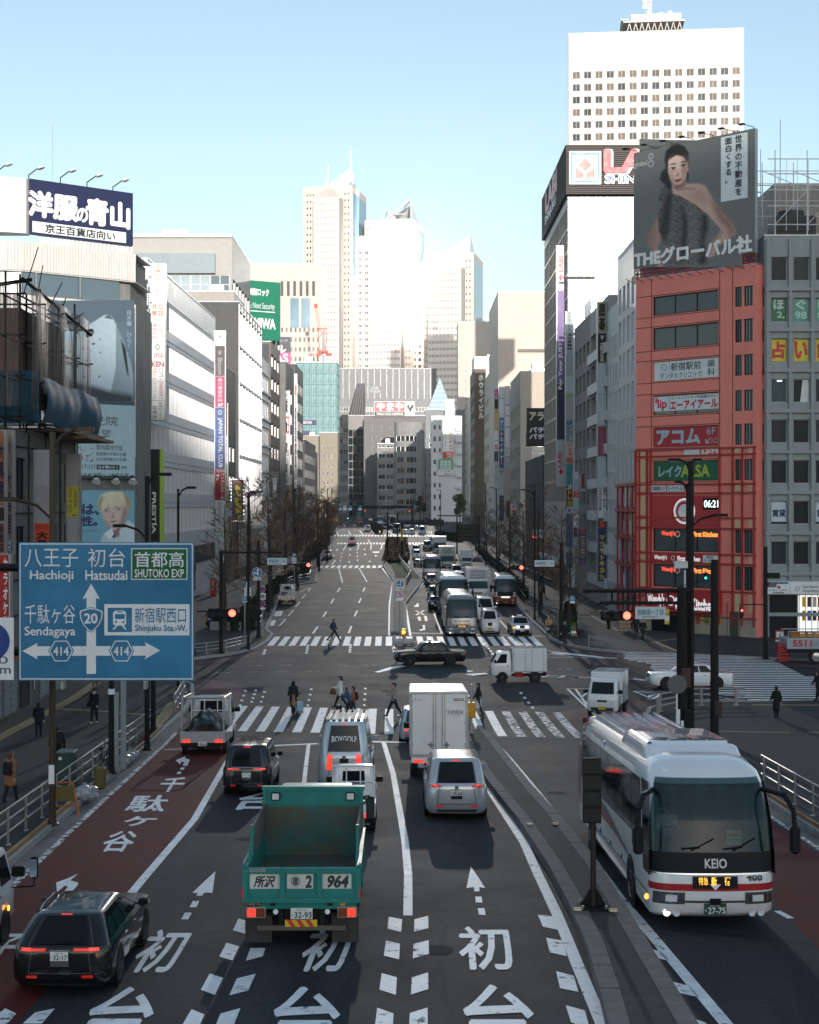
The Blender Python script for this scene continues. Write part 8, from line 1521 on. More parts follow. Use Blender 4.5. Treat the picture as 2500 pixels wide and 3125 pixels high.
r=put('flatbed_truck','small white truck carrying a dark green tarpaulin load in the red turning lane','truck',618,2306,138,1.7,4.4,heading((594,2500),(690,2331))*.4,smin=.8);mtrk(r,car_paint('aged_white',(.4,.4,.39),0),4.4,1.7,2.0,1.5,bed='flat',txt='84-61',wr=.3);tarp(r,-2.0,.5,.7,.75,1.6);mb=MB();[mb.tub((x,-2.1,.5),(x,-2.1,2.15),.04,SL)for x in(-.78,.78)];mb.tub((-.78,-2.1,2.15),(.78,-2.1,2.15),.04,SL);mb.tub((-.78,-2.1,2.15),(-.78,.6,2.1),.03,SL);mb.tub((.78,-2.1,2.15),(.78,.6,2.1),.03,SL);mb.bd('load_frame',r)
# ---- white box truck with rear doors
r=put('box_truck','white box truck with tall double rear doors beside the median','truck',1340,2380,178,2.2,6.2,th_r*.25,smin=.8);mtrk(r,P_WHITE,6.2,2.1,2.1,1.6,boxh=3.25,bed='none',txt='20-15',tall=True,wr=.36);mb=MB();RIBW=M('white_cargo_panel',(.76,.76,.75),.3,var=.05,metal=.0);mb.bbx(-1.1,1.1,-3.1,1.3,.85,3.3,RIBW,.04)
for i in range(22):y=-3.0+i*.2;[mb.box(x-.008,x+.008,y,y+.08,.95,3.2,RIBW)for x in(-1.1,1.1)];mb.box(-1.05,1.05,y,y+.06,3.3,3.312,RIBW)
mb.bd('cargo_box',r);
for s in(-1,1):
 mb=MB();mb.box(min(s*.03,s*1.0),max(s*.03,s*1.0),-3.125,-3.101,.95,3.2,RIBW);mb.bd('rear_door',r);mb=MB()
 for x in(.12,.22):mb.tub((s*x,-3.15,.9),(s*x,-3.15,3.24),.018,CRM,n=6)
 mb.box(s*.3-.12,s*.3+.12,-3.17,-3.14,1.3,1.34,CRM);mb.box(s*.3-.03,s*.3+.03,-3.17,-3.13,1.2,1.42,CRM)
 for z in(1.3,2.1,2.9):mb.box(s*1.02-.06,s*1.02+.06,-3.15,-3.126,z,z+.07,SL)
 mb.bd('door_bar',r)
mb=MB();mb.box(-1.08,1.08,-3.13,-3.1,3.2,3.29,SL);mb.box(-1.08,1.08,-3.13,-3.1,.86,.93,SL);[mb.box(x-.05,x+.05,-3.13,-3.1,.94,3.19,SL)for x in(-1.05,1.05)];mb.bd('door_frame',r)
f=Fr((.25,-3.13,2.62),(1,0,0),(0,-1,0),.75,.28);mb=MB();ptx(mb,f,'YAMADA',.08,.05,.9,.6,sol('6a6e72'),.01);ptx(mb,f,'CORPORATION',.35,.7,.75,.85,sol('6a6e72'),0);f=Fr((.55,-3.13,3.05),(1,0,0),(0,-1,0),.4,.09);prc(mb,f,0,0,1,1,sol('a04a48'),.001);ptx(mb,f,'最大積載量',.06,.15,.94,.85,SW,0,d=.004);prg(mb,Fr((-.95,-3.13,3.05),(1,0,0),(0,-1,0),.3,.1),.5,.5,.35,.45,sol('6a6e72'),.002,16,asp=1.0);mb.bd('lettering',r)
r=put('minivan','grey blue minivan mostly hidden at the left flank of the white box truck','minivan',1268,2268,96,1.75,4.5,th_r*.2,smin=.8);mcar(r,P_BLUSIL,4.5,1.75,1.85,rear='tall',plate_txt='71-30')
# ---- tipper truck
TEAL=M('teal_truck_paint',(.012,.21,.185),.42,var=.14,vs=1.2,streak=.15);TEALD=M('dirty_teal_bed',(.035,.13,.115),.75,var=.3,vs=1.1)
def rust(m,cols,scale,lo,hi):n,sock,src=base_in(m);plug(n,tint(n,ramp(n,noise(n,objco(n),scale,9,.7),lo,hi,0,1),src,(*cols,1),'MIX'),sock)
rust(TEALD,(.1,.085,.05),.9,.38,.56);rust(TEAL,(.12,.07,.035),1.7,.63,.72)
th_t=heading((1246,2670),(1225,2500))*.35
r=put('tipper_truck','teal green tipper truck with an empty dirty bed in the middle lane','truck',920,2904,352,2.22,6.6,th_t,smin=.85,off=0)
b0,b1,hw=-3.25,.75,1.1
mb=MB();mb.box(-hw+.05,hw-.05,b0+.05,b1,.98,1.06,TEALD);mb.bd('bed_floor',r)
mb=MB();[mb.box(x,x+.06,b0+.02,b1,.95,1.62,TEAL)for x in(-hw,hw-.06)]
for x,s in((-hw,-1),(hw,1)):
 for i in range(6):mb.box(min(x,x+s*.04),max(x,x+s*.04),b0+.1+i*.72,b0+.2+i*.72,.95,1.62,TEAL)
 mb.box(min(x,x+s*.05),max(x,x+s*.05),b0,b1,1.56,1.66,TEAL)
mb.bd('bed_side',r)
for x in(-hw+.03,hw-.07):
 mb=MB();W_B=M('worn_board',(.13,.115,.095),.8,var=.35,vs=2,streak=.3);mb.box(x,x+.04,b0+.95,b1-.02,1.6,2.2,W_B);mb.box(x-.01,x+.05,b0+.9,b0+.98,1.5,2.24,TEAL);mb.tub((x+.02,b0+.2,1.66),(x+.02,b0+.95,2.1),.02,TEAL);mb.bd('side_board',r)
mb=MB();mb.box(-hw,hw,b1,b1+.08,.95,2.5,TEAL);mb.box(-hw-.03,hw+.03,b1-.02,b1+.12,2.16,2.24,TEAL);mb.box(-hw-.03,hw+.03,b1-.03,b1+.14,2.48,2.56,TEAL);[mb.box(x,x+.07,b1-.04,b1,1.0,2.5,TEAL)for x in(-hw,hw-.07)];mb.box(-hw+.08,hw-.08,b1-.012,b1-.001,1.06,2.12,TEALD);mb.bd('headboard',r)
for x in(-.82,.82):mb=MB();mb.bbx(x-.1,x+.1,b1-.12,b1-.03,2.27,2.44,BLA,.02);mb.box(x-.075,x+.075,b1-.125,b1-.121,2.29,2.42,HEADL);mb.bd('work_lamp',r)
mb=MB();tz0,tz1=.92,1.58;mb.box(-hw-.04,hw+.04,b0-.03,b0+.03,tz0,tz1,TEAL)
for x in(-hw-.04,-.42,.3,hw-.06):mb.box(x,x+.1 if x>-1 else x+.1,b0-.08,b0-.03,tz0,tz1,TEAL)
for z in(tz0,tz1-.1):mb.box(-hw-.04,hw+.04,b0-.082,b0-.028,z,z+.1,TEAL)
mb.mesh([(-hw,b0-.03,tz0),(hw,b0-.03,tz0),(hw-.1,b0-.01,tz0-.13),(-hw+.1,b0-.01,tz0-.13)],[(0,1,2,3)],TEAL);mb.bd('tailgate',r)
f=Fr((-hw+.1,b0-.032,1.46),(1,0,0),(0,-1,0),2*hw-.2,.28);mb=MB();WPL=M('stained_white_panel',(.66,.66,.62),.5,var=.12,streak=.3)
for a,c in((.0,.29),(.36,.61),(.70,.98)):prc(mb,f,a,0,c,1,WPL,.004)
mb.bd('name_panel',r);mb=MB();ptx(mb,f,'所沢',.04,.12,.25,.88,INK,.03,d=.01,slant=.1);prg(mb,f,.44,.48,.036,.042,INK,.01,20);ptx(mb,f,'建',.415,.25,.465,.72,INK,.02,d=.01);ptx(mb,f,'2',.54,.12,.6,.9,INK,.04,d=.01,slant=.12);ptx(mb,f,'964',.74,.12,.96,.9,INK,.04,d=.01,slant=.1);mb.bd('lettering',r)
f=Fr((-hw+.1,b0-.083,1.57),(1,0,0),(0,-1,0),.3,.06);mb=MB();prc(mb,f,0,0,1,1,SL,.001);ptx(mb,f,'ShinMaywa',.1,.2,.9,.85,INK,.0,d=.003);mb.bd('maker_plate',r)
for x in(-1,1):mb=MB();mb.box(x*(hw+.03)-.012,x*(hw+.03)+.012,b0-.09,b0-.083,1.0,1.2,REDOFF);mb.bd('reflector',r);mb=MB();mb.box(x*.55-.05,x*.55+.05,b0-.07,b0-.03,.86,.98,DS);mb.bd('latch',r)
mb=MB();mb.box(-.42,.42,b0+.1,2.3,.55,.85,DS);mb.box(-.85,.85,b0-.02,b0+.06,.38,.47,sol('5a5348',.6));[mb.box(x-.04,x+.04,b0+.0,b0+.08,.45,.85,DS)for x in(-.4,.4)];mb.tub((-.9,b0+.3,.6),(.9,b0+.3,.6),.09,DS);mb.bd('chassis',r)
for x in(-1,1):
 mb=MB();c=x*.88;mb.bbx(c-.19,c+.19,b0-.06,b0+.04,.62,.84,sol('8a8a86',.5),.015);mb.bd('lamp_frame',r)
 for k,mt in((.08,REDL),(-.09,M('amber_unlit_lens',(.22,.05,.015),.25,var=0))):mb=MB();mb.bbx(c+x*k-.08,c+x*k+.08,b0-.075,b0-.06,.65,.81,mt,.02);mb.bd('tail_lamp',r)
 mb=MB();mb.disc((x*.5,b0-.02,.74),.05,(0,-1,0),SW,14,.02);mb.bd('round_lamp',r)
 mb=MB();FL=M('dusty_mudflap',(.045,.04,.036),.8,var=.3,streak=.4);mb.box(c-.3 if x>0 else c-.22,c+.22 if x>0 else c+.3,b0+.12,b0+.15,.12,.62,FL);mb.bd('mudflap',r)
 for dx in(.0,-.3):wheel(r,x*(1.05+dx),b0+1.05,.42,.26,side=x)
 wheel(r,x*1.05,2.3,.42,.24)
plate(r,.0,b0-.02,.6,'32-93',.42,.21,top='所沢 100');mb=MB();mb.box(-.32,.3,b0-.03,b0-.02,.45,.585,sol('d6b12a',.4));[mb.prism([(x,0),(x+.09,0),(x+.0,.135),(x-.09,.135)],(0,b0-.03,.45),(1,0,0),(0,0,1),(0,-1,0),.004,sol('c8402a',.4))for x in(-.2,-.02,.16)];mb.bd('hazard_board',r);f=Fr((-hw,b0-.04,.92),(1,0,0),(0,-1,0),.34,.07);mb=MB();prc(mb,f,0,0,1,1,BLA,0);ptx(mb,f,'最大積載量 7700kg',.04,.15,.96,.85,sol('d0b080'),0,d=.003);prg(mb,Fr((.72,b0-.04,.98),(1,0,0),(0,-1,0),.14,.14),.5,.5,0,.45,sol('c2902a'),.003,14);mb.bd('capacity_label',r)
cab=RB([(.55,.55,3.25,1.15,1.0,.12),(1.3,1.3,3.3,1.15,1.08,.15),(1.45,1.45,3.28,1.15,1.07,.15),(2.2,2.2,3.0,1.15,.98,.14),(2.35,2.35,2.8,1.25,.8,.12)]);mb=MB();cab.skin(mb,TEAL);mb.bd('cab',r);mb=MB();cab.pch(mb,'front',0,1,2.05,3,GLASS_DK,.012);mb.bd('windscreen',r);mb=MB();cab.pch(mb,'rear',.1,.9,2.1,3,GLASS_DK,.012);mb.bd('rear_window',r)
for x in(-1,1):mb=MB();cab.pch(mb,'left' if x<0 else 'right',.1,.9,2.0,3,GLASS_DK,.012);mb.bd('side_window',r);mb=MB();mb.bbx(min(x*1.12,x*1.32),max(x*1.12,x*1.32),2.9,3.02,1.45,2.0,BLA,.05);mb.tub((x*1.0,2.9,2.0),(x*1.2,2.95,2.02),.02,BLA);mb.box(min(x*1.14,x*1.3),max(x*1.14,x*1.3),2.89,2.9,1.5,1.95,sol('3f4a44',.1));mb.bd('mirror',r)
# ---- coaches
GLASS_SEE=M('clear_windscreen_glass',(.018,.04,.045),.03,var=0,spec=.8)
def clear_glass():n=GLASS_SEE.node_tree;plug(n,nd(n,'MixShader',{0:.5,1:nd(n,'BsdfTransparent',{0:(.5,.68,.7,1)}).outputs[0],2:n.nodes['Principled BSDF'].outputs[0]}).outputs[0],n.nodes['Material Output'].inputs[0])
clear_glass()
def make_coach(rut,side_m,lower,L=12.,Wd=2.49,H=3.45,front_m=None,hi=True,plate_txt='27-75',plm=None,lit=True,roofm=None,open_front=False):
 hw=Wd/2;f,r=L/2,-L/2;fm=front_m or side_m;roofm=roofm or side_m
 rings=[(.3,.35,f-.25,r+.1,hw-.06,.25),(.42,.45,f-.06,r+.03,hw-.01,.3),(.8,.8,f,r,hw,.32),(1.1,1.1,f-.01,r,hw,.32),(1.2,1.2,f-.03,r,hw,.32),(1.55,1.55,f-.07,r+.01,hw,.32),(2.2,2.2,f-.22,r+.03,hw-.02,.32),(2.88,2.8,f-.5,r+.06,hw-.06,.4),(3.08,3.0,f-.68,r+.1,hw-.12,.4),(3.28,3.18,f-1.15,r+.25,hw-.3,.38),(3.36,3.26,f-1.8,r+.5,hw-.55,.35)]
 B=RB(rings,.16,.05);mb=MB();B.skin(mb,side_m,[lower,lower,lower,fm,fm,side_m,side_m,side_m,roofm,roofm,roofm],(5,6)if open_front else());mb.bd('body',rut,sharp=50)
 mb=MB();B.pch(mb,'front',-.2,1.2,5.05,7.5,GLASS_SEE if open_front else GLASS_BUS,.014,nu=16,nv=8);mb.bd('windscreen',rut)
 mb=MB();[mb.tub(B.pt('front',a,5.1,.04),B.pt('front',c,5.45,.04),.016,BLA,n=5)for a,c in((.3,.05),(.75,.5))];[mb.tub(B.pt('front',a,5.15,.04),B.pt('front',a-.2,5.2,.04),.02,BLA,n=5)for a in(.4,.85)];mb.bd('wiper',rut)
 for sd in('left','right'):
  n=8
  for i in range(n):
   u0,u1=.045+i*.112,.045+(i+1)*.112-.004
   mb=MB();B.pch(mb,sd,u0,u1,5.12 if i<n-1 else 4.4,6.95,GLASS_DK,.012,nu=3);mb.bd('side_window',rut)
  mb=MB();B.pch(mb,sd,.952,1.02,3.1,7.0,GLASS_DK,.012,nu=2);mb.bd('driver_window',rut)
  x=-1 if sd=='left' else 1
  for y in(f-2.55,r+3.0):
   mb=MB();mb.disc((x*(hw-.012),y,.48),.6,(x,0,0),BLA,24,.016);mb.bd('wheel_arch',rut);wheel(rut,x*(hw+.012),y,.48,.28,CRM)
  mb=MB();[mb.box(x*hw-.008,x*hw+.012,-3+i*1.7,-2.9+i*1.7,.75,.85,BLA)for i in range(4)];mb.bd('hatch_latch',rut)
 for x in(-1,1):
  mb=MB();B.pch(mb,'front',-.16 if x<0 else .82,.18 if x<0 else 1.16,1.42,2.05,P_GREY,.016,nu=4,nv=2);B.pch(mb,'front',-.12 if x<0 else .86,.14 if x<0 else 1.12,1.52,1.95,CRM,.02,nu=3,nv=2);B.pch(mb,'front',-.02 if x<0 else .9,.1 if x<0 else 1.02,1.56,1.9,HEADL,.026,nu=3,nv=2);mb.bd('headlamp',rut)
  for k in(.0,.1):mb=MB();p=B.pt('front',k if x<0 else 1-k,.85,.01);mb.disc(p,.07,(0,1,0),HEADON if lit and k==0 and x>0 else HEADL,14,.02);mb.bd('fog_lamp',rut)
 plate(rut,0,f+.12,.38,plate_txt,.44,.22,plm or PLATEG,SW if plm is None else INKG,1,top='品川 200')
 return B
def coach_mirrors(rut,f,hw,m=BLA):
 for x in(-1,1):mb=MB();mb.path([(x*(hw-.15),f-.5,2.75),(x*(hw+.15),f+.1,2.72),(x*(hw+.28),f+.3,2.45),(x*(hw+.3),f+.32,2.1)],.05,m,8);mb.bbx(min(x*(hw+.2),x*(hw+.4)),max(x*(hw+.2),x*(hw+.4)),f+.24,f+.4,1.6,2.15,m,.05);mb.bd('mirror',rut)
CW=car_paint('coach_white',(.77,.79,.81),.0,.2)
th_b=math.pi+heading((1892,2741),(1803,2621))*.55
r=put('coach','white and red highway coach with a big tinted windscreen on the oncoming lane','bus',2180,2850,384,2.49,12,th_b,near='front');B=make_coach(r,CW,CW,open_front=True);kb_=r
f,rr_,hw=6.,-6.,1.245;coach_mirrors(r,f,hw)
mb=MB();B.pch(mb,'front',-.24,1.24,3.9,5.05,BLA,.018,nu=16,nv=3);mb.bd('front_mask',r);mb=MB();B.pch(mb,'front',-.24,1.24,3.6,3.8,CRM,.02,nu=16,nv=1);mb.bd('front_trim',r)
mb=MB();B.pch(mb,'front',-.3,1.3,2.15,2.6,P_RED,.016,nu=16,nv=1);mb.bd('red_stripe',r)
mb=MB();B.pch(mb,'front',.26,.74,2.3,3.3,BLA,.022,nu=6,nv=2);mb.bd('destination_box',r)
def on_front(B,t0,t1,u0,u1,items,name,rut,off=.03):
 """lettering laid on the curved coach front; text reads from the viewer's left (local x+) to right"""
 mb=MB()
 for t,a,b_,c,d,m,bo in items:
  vs,fs=glyph(t,min(bo,.02));xs=[v[0]for v in vs];ys=[v[1]for v in vs];ax,bx,ay,by=min(xs),max(xs),min(ys),max(ys);P=[]
  for X,Y in vs:
   fx=a+(c-a)*(X-ax)/(bx-ax);fy=b_+(d-b_)*(by-Y)/(by-ay);P.append(B.pt('front',1-(u0+(u1-u0)*fx),t1-(t1-t0)*fy,off))
  mb.mesh(P,fs,m)
 return mb.bd(name,rut)
DEST=M('amber_led_text',(.9,.5,.1),.4,var=0,emit=1.1,ecol=(1,.45,.05))
on_front(B,4.1,5.0,.3,.72,[('KEIO',.22,.25,.78,.85,M('silver_lettering',(.55,.58,.6),.3,metal=.4,var=0),.05)],'lettering',r,.035);on_front(B,2.45,3.2,.28,.72,[('特急',.1,.15,.32,.85,DEST,.0),('新',.4,.1,.53,.9,DEST,.01),('宿',.72,.1,.86,.9,DEST,.01)],'destination_text',r,.032)
on_front(B,2.7,3.45,.78,1.05,[('408',.2,.1,.85,.9,INK,.02)],'fleet_number',r,.03)
mb=MB();mb.face([B.pt('front',.44,2.6,.024),B.pt('front',.56,2.6,.024),B.pt('front',.5,2.2,.024)],CW);mb.bd('pointer_mark',r);mb=MB();B.pch(mb,'front',.44,.56,1.4,1.75,BLA,.02,nu=2,nv=1);B.pch(mb,'front',-.1,1.1,1.5,1.62,P_GREY,.012,nu=6,nv=1);mb.bd('grille',r)
for sd in('left','right'):
 mb=MB()
 def uy(y):return(y-(rr_+.45))/(12-.9)
 def sp(pts,m,off):mb.face([B.pt(sd,uy(y),t,off)for y,t in pts],m)
 sp([(-.2,4.9),(-2.2,4.95),(3.4,2.6),(3.8,2.5)],P_GREY,.014);sp([(-1.4,4.9),(-3.6,4.9),(1.6,3.4),(3.2,2.6)],P_RED,.017);sp([(-3.6,4.9),(-5.0,4.9),(-.5,3.9),(1.6,3.4)],P_RED,.016);mb.bd('swoosh',r)
 mb=MB();B.pch(mb,sd,.0,.06,2.2,8.6,P_MAROON,.016,nu=2,nv=8);mb.bd('rear_panel',r);mb=MB();B.pch(mb,sd,.0,1.0,1.75,1.85,P_GREY,.012,nu=8,nv=1);mb.bd('waist_line',r)
mb=MB();f2=B.pt;mb.path([B.pt('left',.0,8.3,.03),B.pt('rear',.0,8.6,.05),B.pt('rear',.5,8.8,.08),B.pt('rear',1,8.6,.05),B.pt('right',0,8.3,.03)],.09,P_MAROON,8);mb.bd('spoiler',r)
mb=MB();[mb.box(-.85+i*.28,-.78+i*.28,rr_+.6,1.2,3.27,3.31,CW)for i in range(7)];mb.box(-.7,.7,-3.6,-1.4,3.262,3.275,M('roof_brown_panel',(.2,.13,.09),.35));mb.bd('roof_ridge',r)
ac=RB([(3.2,3.2,4.3,.6,1.02,.2),(3.42,3.42,4.0,.75,.98,.2),(3.52,3.52,3.6,1.0,.85,.2)]);mb=MB();ac.skin(mb,CW);mb.bd('air_conditioner',r,sharp=60)
mb=MB();[mb.disc((x,3.1,3.521),.17,(0,0,1),BLA,18,.006)for x in(-.5,0,.5)];[mb.box(-.8+i*.41,-.45+i*.41,3.35+j*.09,3.4+j*.09,3.521,3.527,BLA)for i in range(4)for j in range(2)];mb.mesh([(-.9,3.62,3.5),(.9,3.62,3.5),(.92,3.75,3.475),(-.92,3.75,3.475)],[(0,1,2,3)],BLA);mb.bd('vent',r)
for x in(-1,1):mb=MB();mb.bbx(x*.82-.09,x*.82+.09,5.26,5.34,3.06,3.13,SW,.02);mb.bd('marker_lamp',r)
mb=MB();DRV=sol('2a3644',.7)
mb=MB();mb.tub((hw+.0,f-.5,.62),(hw+.02,f-.42,.62),.05,AMBER);mb.bd('side_lamp',r)
SEATM=M('seat_fabric',(.09,.12,.16),.9,var=.2)
mb=MB();mb.box(-1.15,1.15,-1,5.35,1.0,1.05,BLA);mb.bbx(-1.15,1.15,5.0,5.75,1.05,1.62,BLA,.08);mb.box(-1.17,1.17,-1.2,-1.0,1.05,3.0,P_GREY);mb.box(-1.15,1.15,-1,5.1,2.78,2.82,M('coach_headliner',(.4,.42,.42),.8));mb.bd('interior',r)
for y in(3.2,2.2,1.2,.2):
 for x in(-.78,-.36,.36,.78):mb=MB();mb.bbx(x-.2,x+.2,y-.12,y+.06,1.5,2.35,SEATM,.05);mb.bbx(x-.14,x+.14,y-.12,y+.06,2.36,2.55,OFFW,.04);mb.bd('seat',r)
mb=MB();mb.bbx(.38,.85,4.0,4.15,1.3,2.2,SEATM,.05);mb.bd('seat',r);mb=MB();T=Matrix.Translation((.62,4.85,1.72))@Matrix.Rotation(R(-35),4,'X');[mb.tub(T@Vector((.25*math.cos(a*.45),.25*math.sin(a*.45),0)),T@Vector((.25*math.cos(a*.45+.45),.25*math.sin(a*.45+.45),0)),.02,BLA,n=6)for a in range(14)];mb.bd('steering_wheel',r)
mb=MB();f=Fr((-.35,5.62,1.95),(-1,0,0),(0,1,0),.3,.3);prc(mb,f,0,0,1,1,sol('b8c48a'),.0);prc(mb,f,.1,.3,.9,.4,RED,.004);prc(mb,f,.1,.6,.9,.66,INK,.004);mb.bd('windscreen_card',r)
def oncoming(label,px,py,wpx,kind,group=None,dth=0.,**kw):
 th=math.pi+kw.pop('th',-.01);W_,L_={'coach':(2.49,11.5),'car':(1.75,4.5),'van':(1.7,4.6),'truck':(2.1,6.2),'kei':(1.48,3.4)}[kind]
 nm={'coach':'coach','car':'car','van':'van','truck':'box_truck','kei':'kei_van'}[kind];r=put(nm,label,{'coach':'bus','car':'car','van':'van','truck':'truck','kei':'van'}[kind],px,py,wpx,W_,L_,th,'front',group,smin=.8,smax=1.3);return r
CG=car_paint('coach_grey',(.3,.3,.29),.5,.25)
r=oncoming('silver grey express coach leading the oncoming queue at the stop line',1410,1946,96,'coach',th=.012);B=make_coach(r,CG,CG,11.5,plate_txt='37-55',lit=True);coach_mirrors(r,5.75,1.245,CG);on_front(B,3.5,4.9,.1,.9,[("WILLER EXPRESS",.08,.3,.92,.7,INK,.0)],'lettering',r);mb=MB();B.pch(mb,'front',.25,.75,2.1,2.6,BLA,.022,nu=4,nv=1);mb.bd('destination_box',r);on_front(B,2.15,2.55,.3,.7,[('東京 新宿',.1,.1,.9,.9,DEST,0)],'destination_text',r,.03);mb=MB();B.pch(mb,'front',-.1,1.1,4.98,5.1,BLA,.02,nu=6,nv=1);mb.bd('front_mask',r)
r=oncoming('dark grey sided coach with a pale roof right behind the silver grey coach',1385,1882,92,'coach',th=.015);make_coach(r,CG,P_GREY,11.5,plate_txt='10-20',roofm=CW);coach_mirrors(r,5.75,1.245)
r=oncoming('coach with an orange lower front and a white top beside the trees',1543,1852,70,'coach',th=-.02);B=make_coach(r,CW,P_ORANGE,11,plate_txt='12-85');coach_mirrors(r,5.5,1.245);mb=MB();B.pch(mb,'front',-.1,1.1,3.3,5.05,BLA,.02,nu=6,nv=3);mb.bd('front_mask',r);mb=MB();B.pch(mb,'front',.25,.75,2.5,3.2,M('pale_destination_panel',(.6,.75,.75),.4,var=0,emit=.6),.024,nu=4,nv=1);mb.bd('destination_box',r)
r=oncoming('white coach with a pink roof edge farther back in the queue',1319,1770,54,'coach',th=.005);B=make_coach(r,CW,car_paint('pink',(.45,.16,.24),.1),11,plate_txt='55-10',roofm=car_paint('pink',(.45,.16,.24),.1));coach_mirrors(r,5.5,1.245)
r=oncoming('white and black kei van beside the silver grey coach',1496,1938,58,'kei');mcar(r,P_WHITE,3.4,1.48,1.9,bz=1.15,hz=1.0,hl=.35,wl=.45,rear='tall',pl=PLATEY,plate_txt='61-20',lit=False,wr=.26,wb=2.4,detail=False)
r=oncoming('white delivery van squeezed behind the kei van',1482,1900,60,'van');mcar(r,P_WHITE,4.6,1.7,2.1,bz=1.2,hz=1.0,hl=.5,wl=.8,rear='tall',lit=False,plate_txt='33-11',detail=False)
r=oncoming('red roofed silver taxi with black lower body at the stop line',1594,1942,64,'car',th=.03);B=mcar(r,P_SILVER,4.6,1.72,1.5,bz=.95,hz=.9,hl=1.25,wl=.6,rl=.95,rr=.5,rear='sedan',lit=False,plate_txt='12-90',roof=P_RED,front_lit=True,sides=((.08,.42),(.46,.8)),detail=False);mb=MB();mb.bbx(-.25,.25,-.05,.15,1.5,1.64,SW,.03);mb.bd('taxi_lamp',r);mb=MB();B.pch(mb,'front',0,1,.3,1.9,BLA,.018,nu=4,nv=2);mb.bd('bumper',r);mb=MB();mb.disc((.72,2.3,.72),.07,(0,1,0),AMBER,12,.03);mb.bd('indicator',r)
r=oncoming('refrigerated white lorry behind the delivery van',1460,1846,74,'truck');mtrk(r,P_WHITE,6.2,2.1,2.2,1.6,boxh=3.1,tall=True,wr=.36,reefer=True,lit=False,box=CW)
r=oncoming('white reefer lorry with a green band farther up the middle lane',1365,1748,52,'truck');mtrk(r,car_paint('lime_grey',(.4,.45,.3),0),6.2,2.1,2.2,1.6,boxh=3.2,tall=True,wr=.36,reefer=True,lit=False,box=CW)
r=oncoming('white cargo lorry on its own in the kerbside lane',1425,1738,37,'truck');mtrk(r,P_WHITE,6.2,2.1,2.2,1.6,boxh=3.3,tall=True,wr=.36,lit=False,box=CW)
r=oncoming('white lorry with a grey cab behind the green banded lorry',1342,1700,44,'truck');mtrk(r,P_GREY,6.2,2.1,2.2,1.6,boxh=3.0,tall=True,wr=.36,lit=False,box=CW)
for i,(px,py,w,kind,paint,H,lab)in enumerate(((1395,1765,38,'car',P_WHITE,1.8,'white boxy minivan ahead of the kerbside lorry'),(1412,1790,42,'car',P_OFFW,1.72,'cream white compact car beside the orange fronted coach'),(1402,1778,36,'car',P_SILVER,1.6,'silver compact car between the minivan and the cream car'),(1327,1832,44,'car',P_GREY,1.65,'dark grey car in the lane left of the coaches'),(1330,1862,46,'car',P_BLACK,1.5,'black car tucked beside the grey sided coach'),(1318,1790,40,'car',P_GREY,1.55,'grey saloon behind the dark grey car'),(1275,1730,26,'car',P_BLACK,1.5,'small black car near the hedge median'),(1272,1706,27,'car',P_WHITE,1.75,'white small van near the hedge median'),(1270,1690,27,'car',P_SILVER,1.7,'silver car with a red light bar near the hedge median'),(1305,1680,28,'car',P_GREY,1.8,'grey off road car at the far stop'),(1326,1672,30,'truck',P_SILVER,2.2,'silver lorry with a roof rack at the far stop'))):
 r=oncoming(lab,px,py,w,kind);(mcar(r,paint,4.4,1.75,H,lit=False,plate_txt='10-0%d'%i,detail=False)if kind=='car' else mtrk(r,paint,6,2.1,2.2,1.6,boxh=2.4,tall=True,lit=False))
for i,(px,py,w,paint,H,lab)in enumerate(((1236,1631,17,P_WHITE,1.5,'white saloon at the front of the far crossing queue'),(1256,1632,19,P_SILVER,1.55,'silver saloon in the middle of the far crossing queue'),(1288,1632,22,P_BLUSIL,2.0,'pale blue van at the kerb end of the far crossing queue'),(1243,1612,17,P_SILVER,1.6,'silver car in the second row of the far queue'),(1272,1618,15,P_GREY,1.5,'grey car in the second row of the far queue'),(1210,1625,24,P_BLACK,1.9,'black high car with red lights by the far median'),(1198,1612,24,P_GREY,2.6,'dark lorry like van behind the black high car'),(1176,1614,14,P_GREY,1.9,'small grey van by the far median tip'),(1130,1591,13,P_SILVER,1.5,'silver car beyond the far median'))):
 r=oncoming(lab,px,py,w,'car',group='cars waiting at the far crossing');mcar(r,paint,4.4,1.75,H,lit=False,detail=False,plate_txt='20-1%d'%i)
r=oncoming('pale green city bus far up the oncoming side',1161,1602,20,'coach');make_coach(r,car_paint('pale_green',(.2,.32,.28),0),CW,10.5,lit=False)
r=oncoming('dark coach in the far oncoming queue',1196,1604,24,'coach');make_coach(r,P_GREY,P_GREY,10.5,lit=False)
def away(label,px,py,wpx,kind,th=.02,**kw):W_,L_={'car':(1.75,4.5),'truck':(2.1,5.5),'kei':(1.48,3.4)}[kind];return put({'car':'car','truck':'box_truck','kei':'kei_truck'}[kind],label,{'car':'car','truck':'truck','kei':'truck'}[kind],px,py,wpx,W_,L_,th,'rear',smin=.8,smax=1.3)
r=away('white van driving away between the far crosswalks',1075,1664,25,'car');mcar(r,P_WHITE,4.6,1.75,1.95,rear='tall',plate_txt='41-12',detail=False)
r=away('silver hatchback with lit tail lamps at the left kerb',999,1706,29,'car');mcar(r,P_SILVER,4.4,1.75,1.55,rear='van',rr=.4,plate_txt='50-12',detail=False)
r=away('white car with red lamps near the tip of the far median',1122,1622,20,'car');mcar(r,P_WHITE,4.4,1.75,1.6,rear='van',plate_txt='50-13',detail=False)
